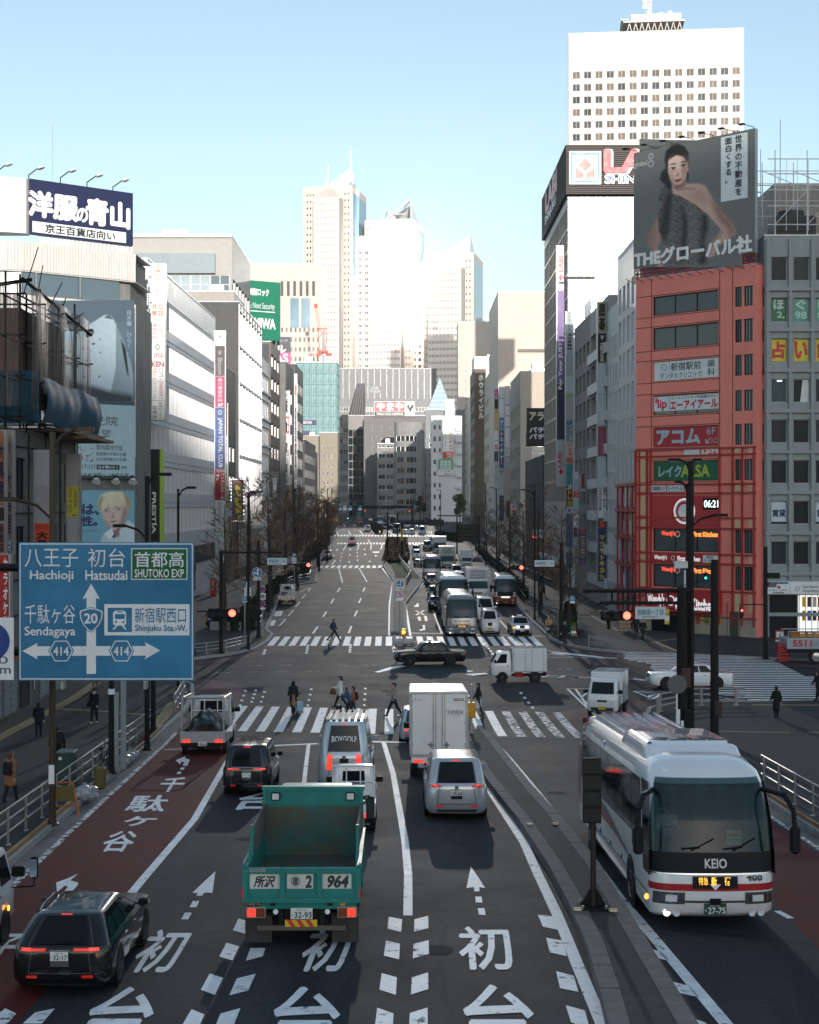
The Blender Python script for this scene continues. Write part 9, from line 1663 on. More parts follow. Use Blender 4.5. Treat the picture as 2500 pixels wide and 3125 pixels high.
r=away('dark pickup with amber lamps in the far distance',1096,1600,20,'truck');mtrk(r,P_BLACK,5.5,2.1,2.2,1.6,boxh=2.6,tall=True,box=P_GREY);r=away('green lorry past the dark pickup',1095,1588,18,'truck');mtrk(r,P_LGREEN,5.5,2.1,2.2,1.6,boxh=3.2,tall=True,box=P_LGREEN)
r=away('pale truck at the left kerb beyond the far crosswalk',1017,1632,14,'truck');mtrk(r,P_WHITE,5.5,2.1,2.2,1.6,boxh=3.0,tall=True,box=car_paint('pale_green',(.2,.32,.28),0),lit=False)
r=away('cream white kei truck parked in the left parking bay',873,1848,50,'kei');mtrk(r,P_OFFW,bed='flat',pl=PLATEY,lit=False,txt='37-21');mb=MB();mb.box(-.5,.1,-.9,-.3,.85,1.15,sol('6a5a5e'));mb.box(-.1,.5,-1.4,-1.0,.7,1.0,sol('b8a8a8'));mb.bd('load',r)
def crossing(name,label,cat,px,py,lpx,L_,W_,th):r=put(name,label,cat,px,py,lpx,L_,0,th,'mid',smin=.85,smax=1.15);return r
r=crossing('taxi','black taxi turning across the junction in front of the far island','taxi',1312,2030,214,4.7,1.7,R(97));r.location.y+=.8;B=mcar(r,P_BLACK,4.7,1.7,1.5,bz=.93,hz=.88,hl=1.35,wl=.55,rl=1.0,rr=.45,rear='sedan',plate_txt='18-22',sides=((.06,.42),(.46,.82)),th=.12,wb=2.75);mb=MB();mb.bbx(-.22,.22,-.1,.1,1.5,1.66,SW,.04);mb.bd('taxi_lamp',r);mb=MB();f=Fr((-.86,.6,.8),(0,-1,0),(-1,0,0),1.1,.06);ptx(mb,f,'日本交通',.0,.1,.3,.9,SW,0,d=.012);ptx(mb,f,'Taxi',.6,.1,.8,.9,sol('c89a40'),0,d=.012);mb.bd('lettering',r)
r=crossing('kei_truck','white kei box truck crossing the junction sideways','truck',1583,2080,170,3.4,1.48,R(92));r.location.y+=.7;mtrk(r,P_WHITE,bed='box',boxh=2.0,box=CW,lit=False,pl=PLATEY,txt='48-01')
r=crossing('sedan','white american style saloon with bright wheels crossing behind the dark poles','car',2113,2104,252,5.0,1.88,R(92));r.location.y+=.9;mcar(r,P_WHITE,5.0,1.88,1.48,bz=.98,hz=.93,hl=1.5,wl=.6,rl=.85,rr=.6,rear='sedan',plate_txt='30-01',wr=.36,wb=3.05,sides=((.07,.42),(.46,.8)),th=.16)
r=put('kei_truck','white kei box truck coming out of the side street behind the coach','truck',1838,2195,98,1.48,3.4,math.pi-R(16),'front',smin=.8,smax=1.2);mtrk(r,P_WHITE,bed='box',boxh=2.05,box=CW,lit=False,front_lit=False,txt='71-22',pl=PLATEY);mb=MB();f=Fr((.3,1.76,.85),(-1,0,0),(0,1,0),.6,.08);ptx(mb,f,'HIJET',.3,.1,.7,.9,P_GREY,.01);mb.bd('lettering',r)
r=put('box_truck','white lorry nose cut off by the picture edge beside the red lane','truck',18,2865,250,2.1,5.5,heading((422,2702),(594,2500))*.8,'front',smin=.8,smax=1.2);f_=Vector((-math.sin(r.rotation_euler.z),math.cos(r.rotation_euler.z)));mtrk(r,P_WHITE,5.5,2.1,2.35,1.7,boxh=3.0,tall=True,wr=.4,lit=False,bed='flat')
g_=gnd(8,2850);r.location.x=g_.x-.55*math.cos(r.rotation_euler.z)-f_.x*2.3;r.location.y=g_.y-f_.y*2.3;mb=MB();mb.disc((1.07,1.9,.85),.07,(1,0,0),AMBER,12,.03);mb.bd('indicator',r);mb=MB();mb.path([(1.0,2.4,1.25),(1.5,2.75,1.2),(1.52,2.75,1.4)],.02,BLA);mb.bbx(1.4,1.62,2.68,2.8,1.4,1.95,BLA,.05);mb.box(1.42,1.6,2.66,2.68,1.45,1.9,sol('9aa5aa',.05,metal=.9));mb.bd('mirror',r)
r=thg('crates_lorry','pale blue flatbed lorry stacked with drink crates at the right edge','truck',gnd(2520,2030)+Vector((2.0,.8,0)));mb=MB();CB=car_paint('pale_blue',(.35,.42,.45),0);mb.box(-4.2,3,0,2.0,.75,1.05,BLA);mb.bbx(-4.4,3,-.05,2.1,1.0,1.75,CB,.03);[mb.tub((-4.3,y,2.2),(3,y,2.2),.03,CB)for y in(.0,2.05)];[mb.tub((x,0,1.7),(x,0,2.2),.03,CB)for x in(-4.3,-2.5,-.7,1.1,2.9)];mb.bd('bed',r);f=Fr((-4.0,-.055,1.65),(1,0,0),(0,-1,0),3.0,.5);mb=MB();ptx(mb,f,'5511',.0,.1,.42,.9,RED,.03,d=.01);ptx(mb,f,'ジョイ',.46,.15,.8,.9,sol('5a7a8a'),.02,d=.01);mb.bd('lettering',r)
for x in(-2.4,):
 T=Matrix.Translation((x,-.08,.5))@Matrix.Rotation(R(90),4,'X');mb=MB();mb.lathe([(.3,.0),(.33,.02),(.46,.02),(.5,-.04),(.5,-.3),(.3,-.3)],RUBBER,20,T);o=mb.bd('wheel',r);mb=MB();mb.lathe([(.3,0),(.26,-.06),(.1,-.02),(0,-.02)],RIM,16,T);mb.bd('rim',o)
for i in range(10):
 t=thg('drink_crate',('orange','dark red')[i>3]+' drink crate on the flatbed lorry, %s'%('first at the tail','second from the tail','third from the tail','fourth from the tail','lower, next to the orange ones','stacked on top past the orange ones','lower in the middle of the load','upper in the middle of the load','lower toward the picture edge','upper toward the picture edge')[i],'crate',r.location+Vector((-4.0+.55*(i if i<4 else 4+(i-4)//2),.4,1.76+(.42 if i>=4 and i%2 else 0))),group='crates on the lorry');mb=MB();c_=sol('b0702a',.5)if i<4 else sol('7a1414',.5);mb.box(0,.5,0,.4,0,.1,c_);[mb.box(x,x+.03,0,.4,.1,.4,c_)for x in(0,.47)];[mb.box(.03,.47,y,y+.03,z,z+.1,c_)for y in(0,.37)for z in(.14,.3)];mb.bd('body',t)
for i in range(2):t=thg('drink_crate',('lower of two red crates stacked on the kerb by the notice','upper of two red crates stacked on the kerb by the notice')[i],'crate',gnd(2376,2018,.15)+Vector((0,0,.62*i)),group='crates by the notice');mb=MB();c_=sol('a01818',.5);mb.box(0,.7,0,.5,0,.12,c_);[mb.box(x,x+.04,0,.5,.12,.6,c_)for x in(0,.66)];[mb.box(.04,.66,y,y+.04,z,z+.14,c_)for y in(0,.46)for z in(.18,.42)];mb.bd('body',t)
# ================================================================== PEOPLE
def surfnet(fn,lo,hi,h):
 """smooth mesh of the zero level of fn over a box"""
 n=[max(4,int(math.ceil((b-a)/h))+1)for a,b in zip(lo,hi)]
 ax=[lo[i]+h*np.arange(n[i])for i in range(3)];G=np.stack(np.meshgrid(*ax,indexing='ij'),-1);Fv=fn(G.reshape(-1,3)).reshape(n);S=Fv<0
 cs_=np.zeros([k-1 for k in n]+[3]);cn=np.zeros([k-1 for k in n])
 sl=lambda o:tuple(slice(o[i],n[i]-1+o[i])for i in range(3))
 corners=[(a,b,c)for a in(0,1)for b in(0,1)for c in(0,1)]
 for c0 in corners:
  for axx in range(3):
   if c0[axx]:continue
   c1=list(c0);c1[axx]=1;c1=tuple(c1);f0,f1=Fv[sl(c0)],Fv[sl(c1)];cr=(f0<0)!=(f1<0);t=np.where(cr,f0/np.where(cr,f0-f1,1),0);p=G[sl(c0)].copy();p[...,axx]+=t*h;cs_+=p*cr[...,None];cn+=cr
 m=cn>0;idx=-np.ones(cn.shape,int);idx[m]=np.arange(m.sum());V=cs_[m]/cn[m][:,None];faces=[]
 for axx in range(3):
  o1,o2=[i for i in range(3)if i!=axx];a=[slice(None)]*3;b=[slice(None)]*3;a[axx]=slice(0,-1);b[axx]=slice(1,None);cr=S[tuple(a)]!=S[tuple(b)]
  for i,j,k in np.argwhere(cr):
   q=[i,j,k]
   if q[o1]==0 or q[o2]==0 or q[o1]>=n[o1]-1 or q[o2]>=n[o2]-1:continue
   ids=[]
   for d1,d2 in((0,0),(-1,0),(-1,-1),(0,-1)):
    w=list(q);w[o1]+=d1;w[o2]+=d2;ids.append(int(idx[tuple(w)]))
   if min(ids)<0:continue
   fl=S[i,j,k];faces.append(ids if(fl!=(axx==1))else ids[::-1])
 return V,faces
def caps_fn(cl,k=.03):
 """smooth union of tapered capsules (p0, p1, r0, r1)"""
 def fn(P):
  out=None
  for p0,p1,r0,r1 in cl:
   p0,p1=np.array(p0),np.array(p1);d=p1-p0;L=max(1e-9,d@d);t=np.clip(((P-p0)@d)/L,0,1);ds=np.linalg.norm(P-p0-t[:,None]*d,axis=1)-(r0+(r1-r0)*t)
   if out is None:out=ds
   else:hh=np.clip(.5+.5*(ds-out)/k,0,1);out=ds*(1-hh)+out*hh-k*hh*(1-hh)
  return out
 return fn
def blob(cl,h=.026,k=.03):
 A=np.array([np.minimum(np.array(c[0]),np.array(c[1]))-max(c[2],c[3])for c in cl]).min(0)-2*h;B_=np.array([np.maximum(np.array(c[0]),np.array(c[1]))+max(c[2],c[3])for c in cl]).max(0)+2*h
 return surfnet(caps_fn(cl,k),A,B_,h)
HAND=None
def hand_mesh():
 """palm, thumb from the side of the palm and four unequal curled fingers; wrist at the origin, fingers toward -z"""
 global HAND
 if HAND is None:
  cl=[((0,0,0),(0,0,-.07),.026,.034),((-.018,0,-.03),(-.02,0,-.075),.016,.016),((.018,0,-.03),(.02,0,-.075),.016,.016)]
  for x,L in((-.03,.058),(-.011,.072),(.009,.078),(.028,.068)):cl+=[((x,0,-.085),(x*1.05,.01,-.085-L*.5),.0092,.0088),((x*1.05,.01,-.085-L*.5),(x*1.0,.028,-.085-L),.0088,.0078)]
  cl+=[((.024,.006,-.03),(.05,.02,-.062),.013,.011),((.05,.02,-.062),(.05,.036,-.092),.011,.009)];HAND=blob(cl,.0065,.006)
 return HAND
CLOTH={}
def cloth_m(hexs):return M('cloth_'+hexs,hexc(hexs),.85,var=.18,vs=9)
HAIR=M('dark_hair',(.012,.009,.008),.5,var=.3,vs=20);HAIRB=M('red_brown_hair',(.12,.035,.018),.5,var=.3,vs=20)
def person(label,px,py,hpx,face,top,legs,hair=HAIR,hairlen=.12,stride=.35,coat=0.,skirt=None,lean=0.,arms=.35,hood=False,mask=False,hat=None,shoes='16171a',kb=0.,sitting=False,at_=None,arm_fwd=None,bare_legs=False,female=False):
 """face: heading in degrees (0 = walking away from the viewer, 90 = walking to the left of the photo)"""
 g_=gnd(px,py,kb)if at_ is None else Vector(at_);H=min(1.88,max(1.5,hpx*g_.y/F/.97));k=H/1.72
 rut=thg('person',label,'person',g_,R(face));sw=.17 if female else .195
 def S3(p):return(p[0]*k,p[1]*k,p[2]*k)
 hipz=.93;ly=lambda z:lean*(z-hipz)
 neck=(0,ly(1.45),1.45);head=(0,ly(1.62)+.02,1.6);J={}
 for s,nm in((-1,'l'),(1,'r')):
  a=stride*s;hip=(s*.085,0,hipz)
  if sitting:knee=(s*.1,.36,.8-.12*(s>0));ank=(s*.1,.3+.08*s,.36-.15*(s>0))
  else:
   knee=(s*.09,math.sin(a)*.45+.03,hipz-.45*math.cos(a));b_=a*1.0 if a>0 else a*1.45;ank=(s*.09,knee[1]+math.sin(b_)*.43-.03,max(.075,knee[2]-.43*math.cos(b_)))
  sh=(s*sw,ly(1.4),1.4);a2=-arms*s
  if arm_fwd is not None:el=(s*(sw+.04),ly(1.15)+.16,1.14);wr_=(s*(sw-.02),ly(1.1)+.4,1.08+arm_fwd)
  else:el=(s*(sw+.05),ly(1.12)+math.sin(a2)*.29,1.4-.29*math.cos(a2));wr_=(s*(sw+.06),el[1]+math.sin(a2+.3)*.25,el[2]-.25*math.cos(a2+.3))
  J[nm]=(hip,knee,ank,sh,el,wr_)
 mb=MB();add=lambda V,F_,m:mb.mesh([S3(v)for v in V],F_,m,True)
 cl=[(head,(head[0],head[1]+.012,head[2]+.03),.088,.096),((0,head[1]+.035,head[2]-.06),(0,head[1]+.05,head[2]-.085),.06,.045),(neck,(0,head[1]-.01,1.52),.052,.05),(neck,(0,ly(1.1),1.1),.09,.1),((0,ly(1.1),1.1),(0,0,hipz),.1,.11),((0,head[1]+.1,head[2]-.01),(0,head[1]+.112,head[2]-.035),.012,.018)]
 for s in(-1,1):cl.append(((s*.096,head[1]+.0,head[2]+.01),(s*.1,head[1]-.005,head[2]-.03),.016,.012))
 for nm in 'lr':
  hip,knee,ank,sh,el,wr_=J[nm];cl+=[(neck,sh,.06,.06),(sh,el,.05,.04),(el,wr_,.04,.027),(hip,knee,.08,.055),(knee,ank,.052,.036)]
 add(*blob(cl,.026),SKIN_)
 HV,HF=hand_mesh()
 for nm,s in(('l',-1),('r',1)):
  hip,knee,ank,sh,el,wr_=J[nm];d=Vector(wr_)-Vector(el);q_=Vector((0,0,-1)).rotation_difference(d.normalized());V=[(q_@Vector((v[0]*-s,v[1],v[2])))+Vector(wr_)-d.normalized()*.012 for v in HV];add(V,HF,SKIN_)
 for s in(-1,1):
  c=Vector((s*.034,head[1]+.098,head[2]+.015));V,F_=[],[]
  mb.lathe([(.0,.0),(.013*k,.001),(.0,.006)],BLA,8,Matrix.Translation(Vector(S3(c)))@Matrix.Rotation(R(-90),4,'X'))
 mb.box(-.026*k,.026*k,(head[1]+.098)*k,(head[1]+.106)*k,(head[2]-.062)*k,(head[2]-.052)*k,M('lips',(.3,.1,.09),.5))
 mb.bd('body',rut,sharp=180)
 def garment(name,cl,m,h=.028,kk=.04):mb2=MB();V,F_=blob(cl,h,kk);mb2.mesh([S3(v)for v in V],F_,m,True);return mb2.bd(name,rut,sharp=180)
 tm=cloth_m(top);cl=[((0,ly(1.42),1.42),(0,ly(1.15),1.15),.105,.125),((-.07,ly(1.2),1.2),(-.07,0,hipz-.02-coat),.1,.12+coat*.12),((.07,ly(1.2),1.2),(.07,0,hipz-.02-coat),.1,.12+coat*.12)]
 for nm in 'lr':hip,knee,ank,sh,el,wr_=J[nm];cl+=[((0,ly(1.42),1.43),sh,.075,.075),(sh,el,.075,.058),(el,tuple(np.array(el)+(np.array(wr_)-np.array(el))*.92),.058,.046)]
 if hood:cl+=[((0,head[1]-.03,head[2]+.03),(0,head[1]-.03,head[2]-.1),.118,.11)]
 garment('coat' if coat>.1 else 'jacket',cl,tm)
 if skirt:garment('skirt',[((0,0,hipz+.02),(0,.02,.5),.14,.2)],cloth_m(skirt))
 if not bare_legs:
  cl=[]
  for nm in 'lr':hip,knee,ank,*_=J[nm];cl+=[((0,0,hipz+.02),hip,.11,.1),(hip,knee,.098,.072),(knee,ank,.07,.056)]
  garment('trousers',cl,cloth_m(legs))
 cl=[]
 for nm in 'lr':ank=J[nm][2];cl+=[((ank[0],ank[1]-.03,ank[2]-.03),(ank[0],ank[1]+.14,ank[2]-.045),.042,.036),(ank,(ank[0],ank[1],ank[2]-.03),.045,.045)]
 garment('shoes',cl,cloth_m(shoes),.022,.02)
 if not hood:garment('hair',[((0,head[1]-.025,head[2]+.055),(0,head[1]+.012,head[2]+.06),.094,.09),((0,head[1]-.045,head[2]+.03),(0,head[1]-.06,head[2]-hairlen),.088,.06)],hair,.022)
 if mask:garment('face_mask',[((0,head[1]+.07,head[2]-.05),(0,head[1]+.06,head[2]-.075),.048,.045)],SW,.018,.02)
 if hat:garment('cap',[((0,head[1]-.01,head[2]+.07),(0,head[1]+.01,head[2]+.075),.1,.095),((0,head[1]+.08,head[2]+.06),(0,head[1]+.15,head[2]+.05),.03,.02)],cloth_m(hat),.022)
 rut['k']=k;return rut
def carry(name,label,cat,pr,off,builder,group=None):
 k=pr['k'];Mx=Matrix.Translation(pr.location)@Matrix.Rotation(pr.rotation_euler.z,4,'Z');o=thg(name,label,cat,Mx@Vector([c*k for c in off]),pr.rotation_euler.z,group);builder(o,k);return o
def backpack(hexs):
 def f(o,k):mb=MB();V,F_=blob([((-.09,0,-.18),(-.09,0,.15),.075,.07),((.09,0,-.18),(.09,0,.15),.075,.07),((0,-.05,-.14),(0,-.05,.02),.08,.07)],.03,.05);mb.mesh([tuple(c*k for c in v)for v in V],F_,cloth_m(hexs),True);mb.bd('pack',o,sharp=180);mb=MB();[mb.path([(s*.12*k,.05*k,-.15*k),(s*.15*k,.3*k,-.05*k),(s*.13*k,.3*k,.12*k),(s*.11*k,.06*k,.2*k)],.022*k,BLA,6)for s in(-1,1)];mb.bd('strap',o)
 return f
def suitcase(hexs,w=.36,h=.58):
 def f(o,k):mb=MB();mb.bbx(-w/2,w/2,-.12,.12,.06,h,sol(hexs,.35),.05);mb.bd('shell',o);mb=MB();[mb.tub((s*.12,-.05,h-.02),(s*.12,-.05,h+.42),.012,SL,n=6)for s in(-1,1)];mb.tub((-.12,-.05,h+.42),(.12,-.05,h+.42),.018,BLA,n=6);mb.bd('handle',o);mb=MB();[mb.disc((x,y,.04),.04,(1,0,0),RUBBER,10,.02)for x in(-w*.4,w*.4)for y in(-.08,.08)];mb.bd('castor',o)
 return f
def tote(hexs):
 def f(o,k):mb=MB();V,F_=blob([((0,-.1,-.12),(0,.1,-.12),.09,.09),((0,-.08,.02),(0,.08,.02),.06,.06)],.03,.05);mb.mesh([tuple(c*k for c in v)for v in V],F_,cloth_m(hexs),True);mb.bd('bag',o,sharp=180);mb=MB();mb.path([(0,-.08,.05),(0,-.05,.3),(0,.05,.3),(0,.08,.05)],.012,BLA,6);mb.bd('strap',o)
 return f
p=person('person in a blue jacket striding along the far crosswalk with a backpack',1020,1961,70,-90,'26406a','15181c',stride=.5);carry('backpack','dark green backpack on the striding person in the blue jacket','backpack',p,(0,-.19,1.22),backpack('1d3032'))
p=person('person in a long black hooded coat and tan skirt on the near crosswalk',895,2176,93,15,'101114','141416',hood=True,coat=.22,skirt='8a6a50',stride=.22,female=True,bare_legs=False);carry('suitcase','pale blue suitcase rolled by the person in the black hooded coat','suitcase',p,(.36,.0,.0),suitcase('8fb0c0'))
p=person('person with long black hair and a white coat behind the pale van',1040,2162,95,80,'d0d2d2','14161a',hairlen=.3,coat=.12,stride=.4,female=True,arm_fwd=.05);carry('tote_bag','brown bag held in front of the person in the white coat','bag',p,(-.02,.42,.95),tote('5a3a28'))
p=person('person in a tan cap and denim blue jacket bent over a trolley',1068,2190,92,80,'35506a','20242a',hat='a89a88',lean=.35,stride=.3,arm_fwd=-.1);carry('suitcase','black suitcase pushed by the person in the tan cap','suitcase',p,(0,.62,0),suitcase('16181a',.42,.62))
p=person('person in a pink brown coat walking beside the one in the tan cap',1079,2186,88,84,'8a6258','4a3a34',stride=.25,female=True,hairlen=.2);carry('backpack','brown backpack of the person in the pink brown coat','backpack',p,(0,-.19,1.2),backpack('4a2c1e'))
person('person in a patterned grey top and dark trousers, nearest the white box truck',1203,2190,102,95,'8f8580','14171c',stride=.42,female=True,hairlen=.05,arm_fwd=.1)
person('person in a black jacket over a white skirt at the median nose',1460,2184,96,80,'111214','232c3c',skirt='c4c2c0',stride=.25,female=True,hairlen=.2)
p=person('person in a dark navy coat walking past the shutters on the near left pavement',118,2249,101,10,'10131c','12141a',coat=.15,stride=.2,kb=.15)
p=person('person in black with a white face mask and a cap on the near left pavement',288,2206,100,170,'121317','0f1013',mask=True,hat='0e0e10',stride=.15,kb=.15,shoes='c8c8c8');carry('shoulder_bag','large black shoulder bag of the masked person','bag',p,(.3,-.02,1.0),tote('0f0f11'))
p=person('person in black with a backpack standing between the pole and the green cabinet',174,2355,136,20,'0d0d0f','101114',stride=.1,kb=.15,hairlen=.05);carry('backpack','black backpack of the person beside the green cabinet','backpack',p,(0,-.2,1.22),backpack('151517'))
p=person('person with red brown hair in a tan coat at the left picture edge',32,2448,148,-20,'8a5c40','101014',hair=HAIRB,coat=.26,stride=.25,kb=.15,female=True,hairlen=.1);carry('backpack','black backpack on the tan coat at the left picture edge','backpack',p,(0,-.2,1.2),backpack('131315'))
person('person in tan trousers hidden from the knees up by the guide sign',290,2106,86,10,'30343c','6a5a48',stride=.2,kb=.15)
person('person in a black dress standing alone by the striped crossing',2370,2190,92,10,'0b0b0d','0f0f12',skirt='0b0b0d',coat=.2,stride=.05,female=True,kb=.15,hairlen=.25)
person('person in black cut off by the right picture edge',2497,2140,90,40,'0f1012','101114',stride=.2,kb=.15)
person('person in a dark suit and white shirt walking before the restaurant',1962,1956,64,200,'14161c','14161c',stride=.35,kb=.15);p=person('person in a dark coat with a backpack by the cardboard cart',1942,1938,57,0,'1a1c22','15171b',stride=.1,kb=.15);carry('backpack','dark backpack near the cardboard cart','backpack',p,(0,-.2,1.2),backpack('202836'))
person('person in a dark coat waiting by the signal post at the far right corner',1724,1968,70,190,'101114','23272c',stride=.05,kb=.15,coat=.15)
for i,(px,py,h,fc,lab)in enumerate(((1649,1790,36,0,'person in a black cloak walking away under the right trees'),(1660,1822,30,120,'person in black bending by the parked bicycles'),(1484,1730,46,0,'person in dark clothes between the far hedge and the trees'),(1494,1726,44,10,'second person in dark clothes beside the far hedge'))):person(lab,px,py,h,fc,'0e0f11','101114',stride=.2,kb=.15,coat=.25 if i==0 else .0)
W3=Matrix.Translation(kb_.location)@Matrix.Rotation(kb_.rotation_euler.z,4,'Z')@Matrix.Rotation(kb_.rotation_euler.x,4,'X')
person('driver in a white shirt at the wheel of the white and red coach',2197,2700,160,math.degrees(kb_.rotation_euler.z),'c8ccd0','15171b',sitting=True,arm_fwd=.05,at_=W3@Vector((.6,4.2,.82)),hat='20242c')
g_=gnd(1677,1945,.02);bicycle('bicycle ridden by the person in the yellow jacket',g_,R(90)+R(160));person('person in a pale yellow jacket riding a bicycle along the kerb',1677,1945,60,160,'b0985c','15171b',sitting=True,lean=.3,arm_fwd=-.02,at_=g_+Vector((0,0,.05)),hat='b0985c')
# ================================================================== TREES AND SHRUBS
BARK=M('dark_bark',(.032,.025,.021),.85,var=.3,vs=6);TWIG=M('bare_twigs',(.15,.1,.072),.85,var=.3,vs=.8);TWIGO=M('orange_brown_twigs',(.36,.19,.1),.8,var=.3,vs=.8)  # the orange twig colour is raised to stand in for glare light
def tree_mesh(seed,h,spread,twig_m,dense=1.):
 rnd=random.Random(seed);tr=MB();cr=MB()
 def seg(mb,a,b,r0,r1,m,n):mb.tub(a,b,r0,m,r1=r1,n=n,caps=False)
 pts=[Vector((0,0,0))]
 for i in range(8):pts.append(pts[-1]+Vector((rnd.uniform(-.1,.1),rnd.uniform(-.1,.1),h/8)))
 for i in range(8):seg(tr,pts[i],pts[i+1],.19*(1-i/9),.19*(1-(i+1)/9),BARK,7)
 def twigs(p,d,L,depth):
  q=p+d*L;seg(cr,p,q,.012*(depth+1),.009*(depth+.6),twig_m,3)
  if depth==0:return
  for _ in range(int(rnd.randint(3,5)*dense)):
   f=rnd.uniform(.3,1);e=(d+Vector((rnd.uniform(-.8,.8),rnd.uniform(-.8,.8),rnd.uniform(-.1,.7)))).normalized();twigs(p.lerp(q,f),e,L*rnd.uniform(.4,.7),depth-1)
 nb=int(30*dense)
 for i in range(nb):
  f=.24+.75*i/nb;p=pts[0].lerp(pts[-1],0);k=min(7,int(f*8));p=pts[k].lerp(pts[k+1],f*8-k);a=rnd.uniform(0,6.283)+i*2.4;up=rnd.uniform(.2,.75);L=spread*(1.15-f*.75)*rnd.uniform(.6,1.15);d=Vector((math.cos(a),math.sin(a),up)).normalized()
  q=p+d*L*.5;seg(tr,p,q,.045*(1.2-f),.028*(1.2-f),BARK,5);q2=q+(d+Vector((0,0,.35))).normalized()*L*.5;seg(tr,q,q2,.028*(1.2-f),.012,BARK,4)
  for j in range(int(5*dense)):e=(d+Vector((rnd.uniform(-.9,.9),rnd.uniform(-.9,.9),rnd.uniform(-.2,.9)))).normalized();twigs(p.lerp(q2,rnd.uniform(.3,1)),e,L*rnd.uniform(.3,.5),2)
 return tr,cr
TV=[]
for i in range(4):
 t=thg('bare_tree','x','tree');tr,cr=tree_mesh(20+i,11.2+i*.7,2.5+.2*i,TWIG,.9);a=tr.bd('trunk',t);b_=cr.bd('crown',t);TV.append(t)
used=[False]*4
def place_tree(x,Y,v,lab,group,s=1.):
 if not used[v]:t=TV[v];used[v]=True
 else:t=copy_tree(TV[v])
 t.location=(x,Y,zg(Y)+.1);t.rotation_euler=(0,0,(x*3.7+Y*1.3)%6.28);t.scale=(s,s,s*random.uniform(.92,1.08));tag(t,lab,'tree',group);return t
ORD=('first','second','third','fourth','fifth','sixth','seventh','eighth','ninth','tenth','eleventh','twelfth','thirteenth','fourteenth','fifteenth','sixteenth','seventeenth','eighteenth')
lt=[(-15.6,127),(-14.2,133),(-15.0,141),(-14.0,150),(-14.6,160),(-14.0,170),(-14.8,181),(-14.2,192),(-15.6,204),(-14.6,216),(-15.2,229),(-14.6,243),(-15.8,258),(-15,275),(-16,292)]
for i,(x,Y)in enumerate(lt):place_tree(x,Y,i%4,'dark bare tree on the left pavement, %s from the crossing'%ORD[i],'bare trees along the left pavement')
rt=[(12.8,121),(13.6,133),(12.6,146),(13.8,158),(12.8,170),(13.9,184),(13.2,198),(14.2,214),(13.6,230),(14.4,248),(13.8,268),(14.5,290),(14.0,320),(14.8,350)]
for i,(x,Y)in enumerate(rt):place_tree(x,Y,(i+1)%4,'dark bare tree on the right pavement, %s from the crossing'%ORD[i],'bare trees along the right pavement',.85)
for i,(px,Y,lab)in enumerate(((1160,520,'far bare tree before the banded grey office'),(1262,505,'far bare tree at the foot of the white apartments'),(1292,480,'far bare tree right of the white apartments'))):place_tree(xat(px,Y),Y,i,lab,'far bare trees',.95)
t=thg('leafy_tree','orange brown tree with dense fine twigs at the far end of the left row','tree',(xat(992,318),318,zg(318)));tr,cr=tree_mesh(77,10.5,3.6,TWIGO,1.35);tr.bd('trunk',t);cr.bd('crown',t)
t=thg('leafy_tree','second orange brown tree just behind the first','tree',(xat(1003,345),345,zg(345)));tr,cr=tree_mesh(78,10.5,3.2,TWIGO,1.2);tr.bd('trunk',t);cr.bd('crown',t)
def leaf_m(name,col):
 return M(name,col,.9,var=.5,vs=1.6,spec=.08)
LEAF=leaf_m('dark_hedge_leaf',(.022,.03,.018));LEAFB=leaf_m('brown_hedge_leaf',(.075,.045,.025));LEAFG=leaf_m('green_leaf',(.06,.085,.035))
def hedge(lab,pts,width,h,n,m,size=.16,name='hedge',z0=.15):
 rnd=random.Random(len(lab)*7+n);mb=MB();p=densify(pts);L,Rr=ribbon(p,width);lens=[(b-a).length for a,b in zip(p,p[1:])];tot=sum(lens)
 for i in range(len(p)-1):
  q=[(v.x,v.y,zg(v.y)+z)for z in(.0,h*.72+z0)for v in(L[i].lerp(Rr[i],.14),Rr[i].lerp(L[i],.14),Rr[i+1].lerp(L[i+1],.14),L[i+1].lerp(Rr[i+1],.14))];mb.mesh(q,[(4,5,6,7),(0,1,5,4),(1,2,6,5),(2,3,7,6),(3,0,4,7)],m)
  for _ in range(int(n*lens[i]/tot)):
   f=rnd.random();s=rnd.random();c=L[i].lerp(L[i+1],f).lerp(Rr[i].lerp(Rr[i+1],f),s);top=h*(.8+.25*math.sin(c.y*.9+c.x)*math.sin(c.y*.37+1));z=top*(1-rnd.random()**2*(.9 if abs(s-.5)>.36 else .25));o=Vector((c.x,c.y,zg(c.y)+z0+z));d1=Vector((rnd.uniform(-1,1),rnd.uniform(-1,1),rnd.uniform(-1,1))).normalized()*size;d2=d1.orthogonal().normalized()*size*.6;mb.face([o-d1*.5,o+d2,o+d1,o-d2],m)
 return tag(mb.bd(name),lab,'hedge')
hedge('dark clipped hedge beside the parking bays under the left trees',inset(gp([(800,1905),(846,1835),(893,1785)]),-1.3),1.6,1.3,2600,LEAF);hedge('dark hedge inside the rail at the kerb bulge',inset(gp([(905,1775),(955,1765),(958,1728)]),-1.2),1.6,1.4,1800,LEAF)
hedge('long dark hedge along the left kerb toward the far crosswalk',inset(gp([(966,1716),(985,1694),(1014,1660),(1012,1630)]),-1.6),2.2,2.0,4200,LEAF,.22);hedge('brown winter hedge on the far median',gp([(1207,1716),(1212,1692),(1210,1660),(1212,1645)]),5.2,.45,5000,LEAFB,.18)
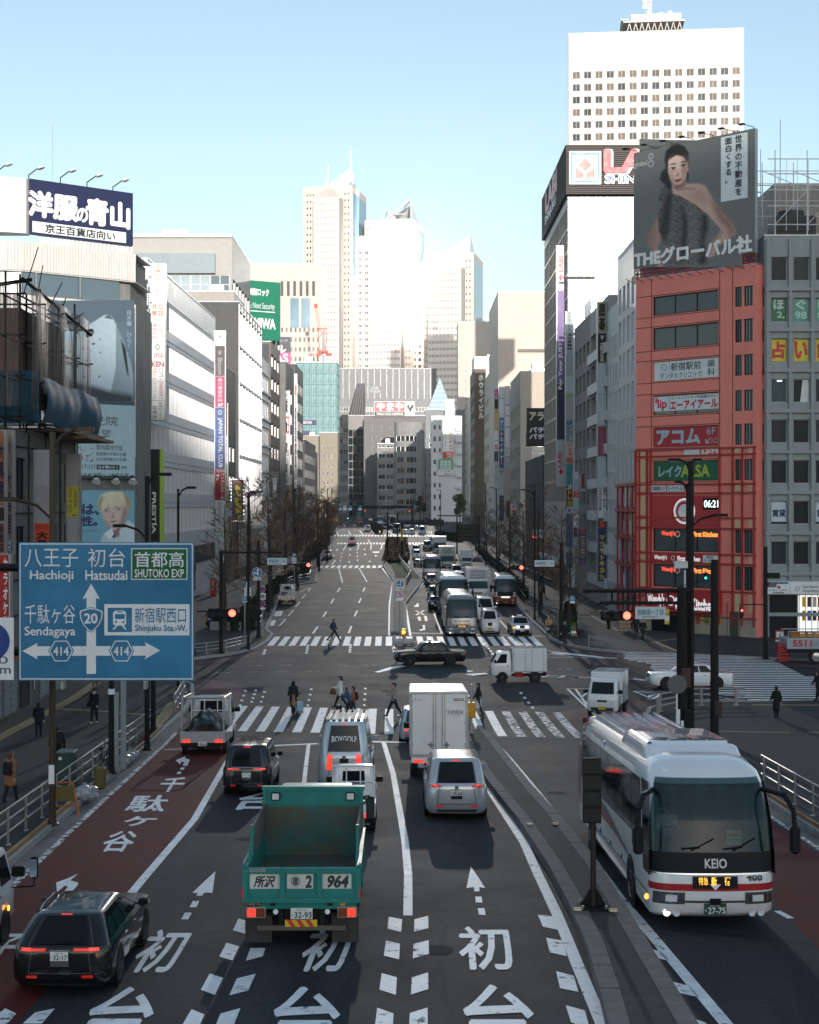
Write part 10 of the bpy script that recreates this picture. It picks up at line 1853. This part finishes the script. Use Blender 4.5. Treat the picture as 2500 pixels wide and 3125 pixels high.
hedge('dark trimmed hedge front on the island behind the grass',gp([(1186,1721),(1242,1720)]),2.0,.8,1500,LEAF,.16);hedge('low hedge on the distant median tip',gp([(1158,1630),(1140,1608)]),2.4,1.2,900,LEAF,.25);hedge('dark hedge along the right kerb under the trees',inset(gp([(1440,1680),(1500,1745),(1560,1830)]),1.5),1.4,1.2,3000,LEAF)
hedge('shaggy shrub by the far right corner post',inset(gp([(1728,1945),(1722,1915)]),.4,.8),1.2,2.2,1400,LEAF,.2,'shrub');hedge('dark hedge along the far right kerb',inset(gp([(1320,1640),(1385,1655)]),1.5,3),2.4,1.6,1800,LEAF,.25);hedge('dark shrubs round the planter under the first left tree',gp([(655,1918),(730,1930),(760,1925)]),1.8,1.6,2200,LEAF,.2,'shrub')
def round_tree(lab,px,Y,h,r,m):
 t=thg('evergreen_tree',lab,'tree',(xat(px,Y),Y,zg(Y)));rnd=random.Random(px);mb=MB();mb.tub((0,0,0),(0,0,h*.6),.2,BARK,r1=.1);[mb.tub((0,0,h*.4),(rnd.uniform(-r,r)*.6,rnd.uniform(-r,r)*.6,h*rnd.uniform(.6,.9)),.08,BARK,r1=.03,n=5)for _ in range(6)];mb.bd('trunk',t);mb=MB();cl=[(rnd.uniform(-r,r)*.7,rnd.uniform(-r,r)*.7,h*rnd.uniform(.4,.92),rnd.uniform(.4,.6)*r)for _ in range(9)]
 for i in range(2600):x,y,z,q=rnd.choice(cl);d=Vector((rnd.gauss(0,1),rnd.gauss(0,1),rnd.gauss(0,1))).normalized()*q*rnd.uniform(.6,1.05);o=Vector((x,y,z))+d;d1=Vector((rnd.uniform(-1,1),rnd.uniform(-1,1),rnd.uniform(-1,1))).normalized()*.22;d2=d1.orthogonal().normalized()*.14;mb.face([o-d1,o+d2,o+d1,o-d2],m)
 mb.bd('crown',t)
round_tree('slender green tree at the foot of the brown tiled tower',1404,470,10.5,2.2,LEAFG);round_tree('small dark green tree between the grey and white blocks',1283,530,9,1.8,LEAF);round_tree('tall dark evergreen at the left end of the mid blocks',1010,470,8,2.4,LEAF)
# ================================================================== AIR
m=bpy.data.materials.new('haze_air');m.use_nodes=True;n=m.node_tree;n.nodes.clear();plug(n,nd(n,'VolumePrincipled',{'Density':.00008,'Color':(.9,.95,1,1),'Anisotropy':.2}).outputs[0],nd(n,'OutputMaterial').inputs['Volume'])
mb=MB();mb.box(-720,720,-820,1620,-1.3,238,m);tag(mb.bd('haze'),kind='stuff')
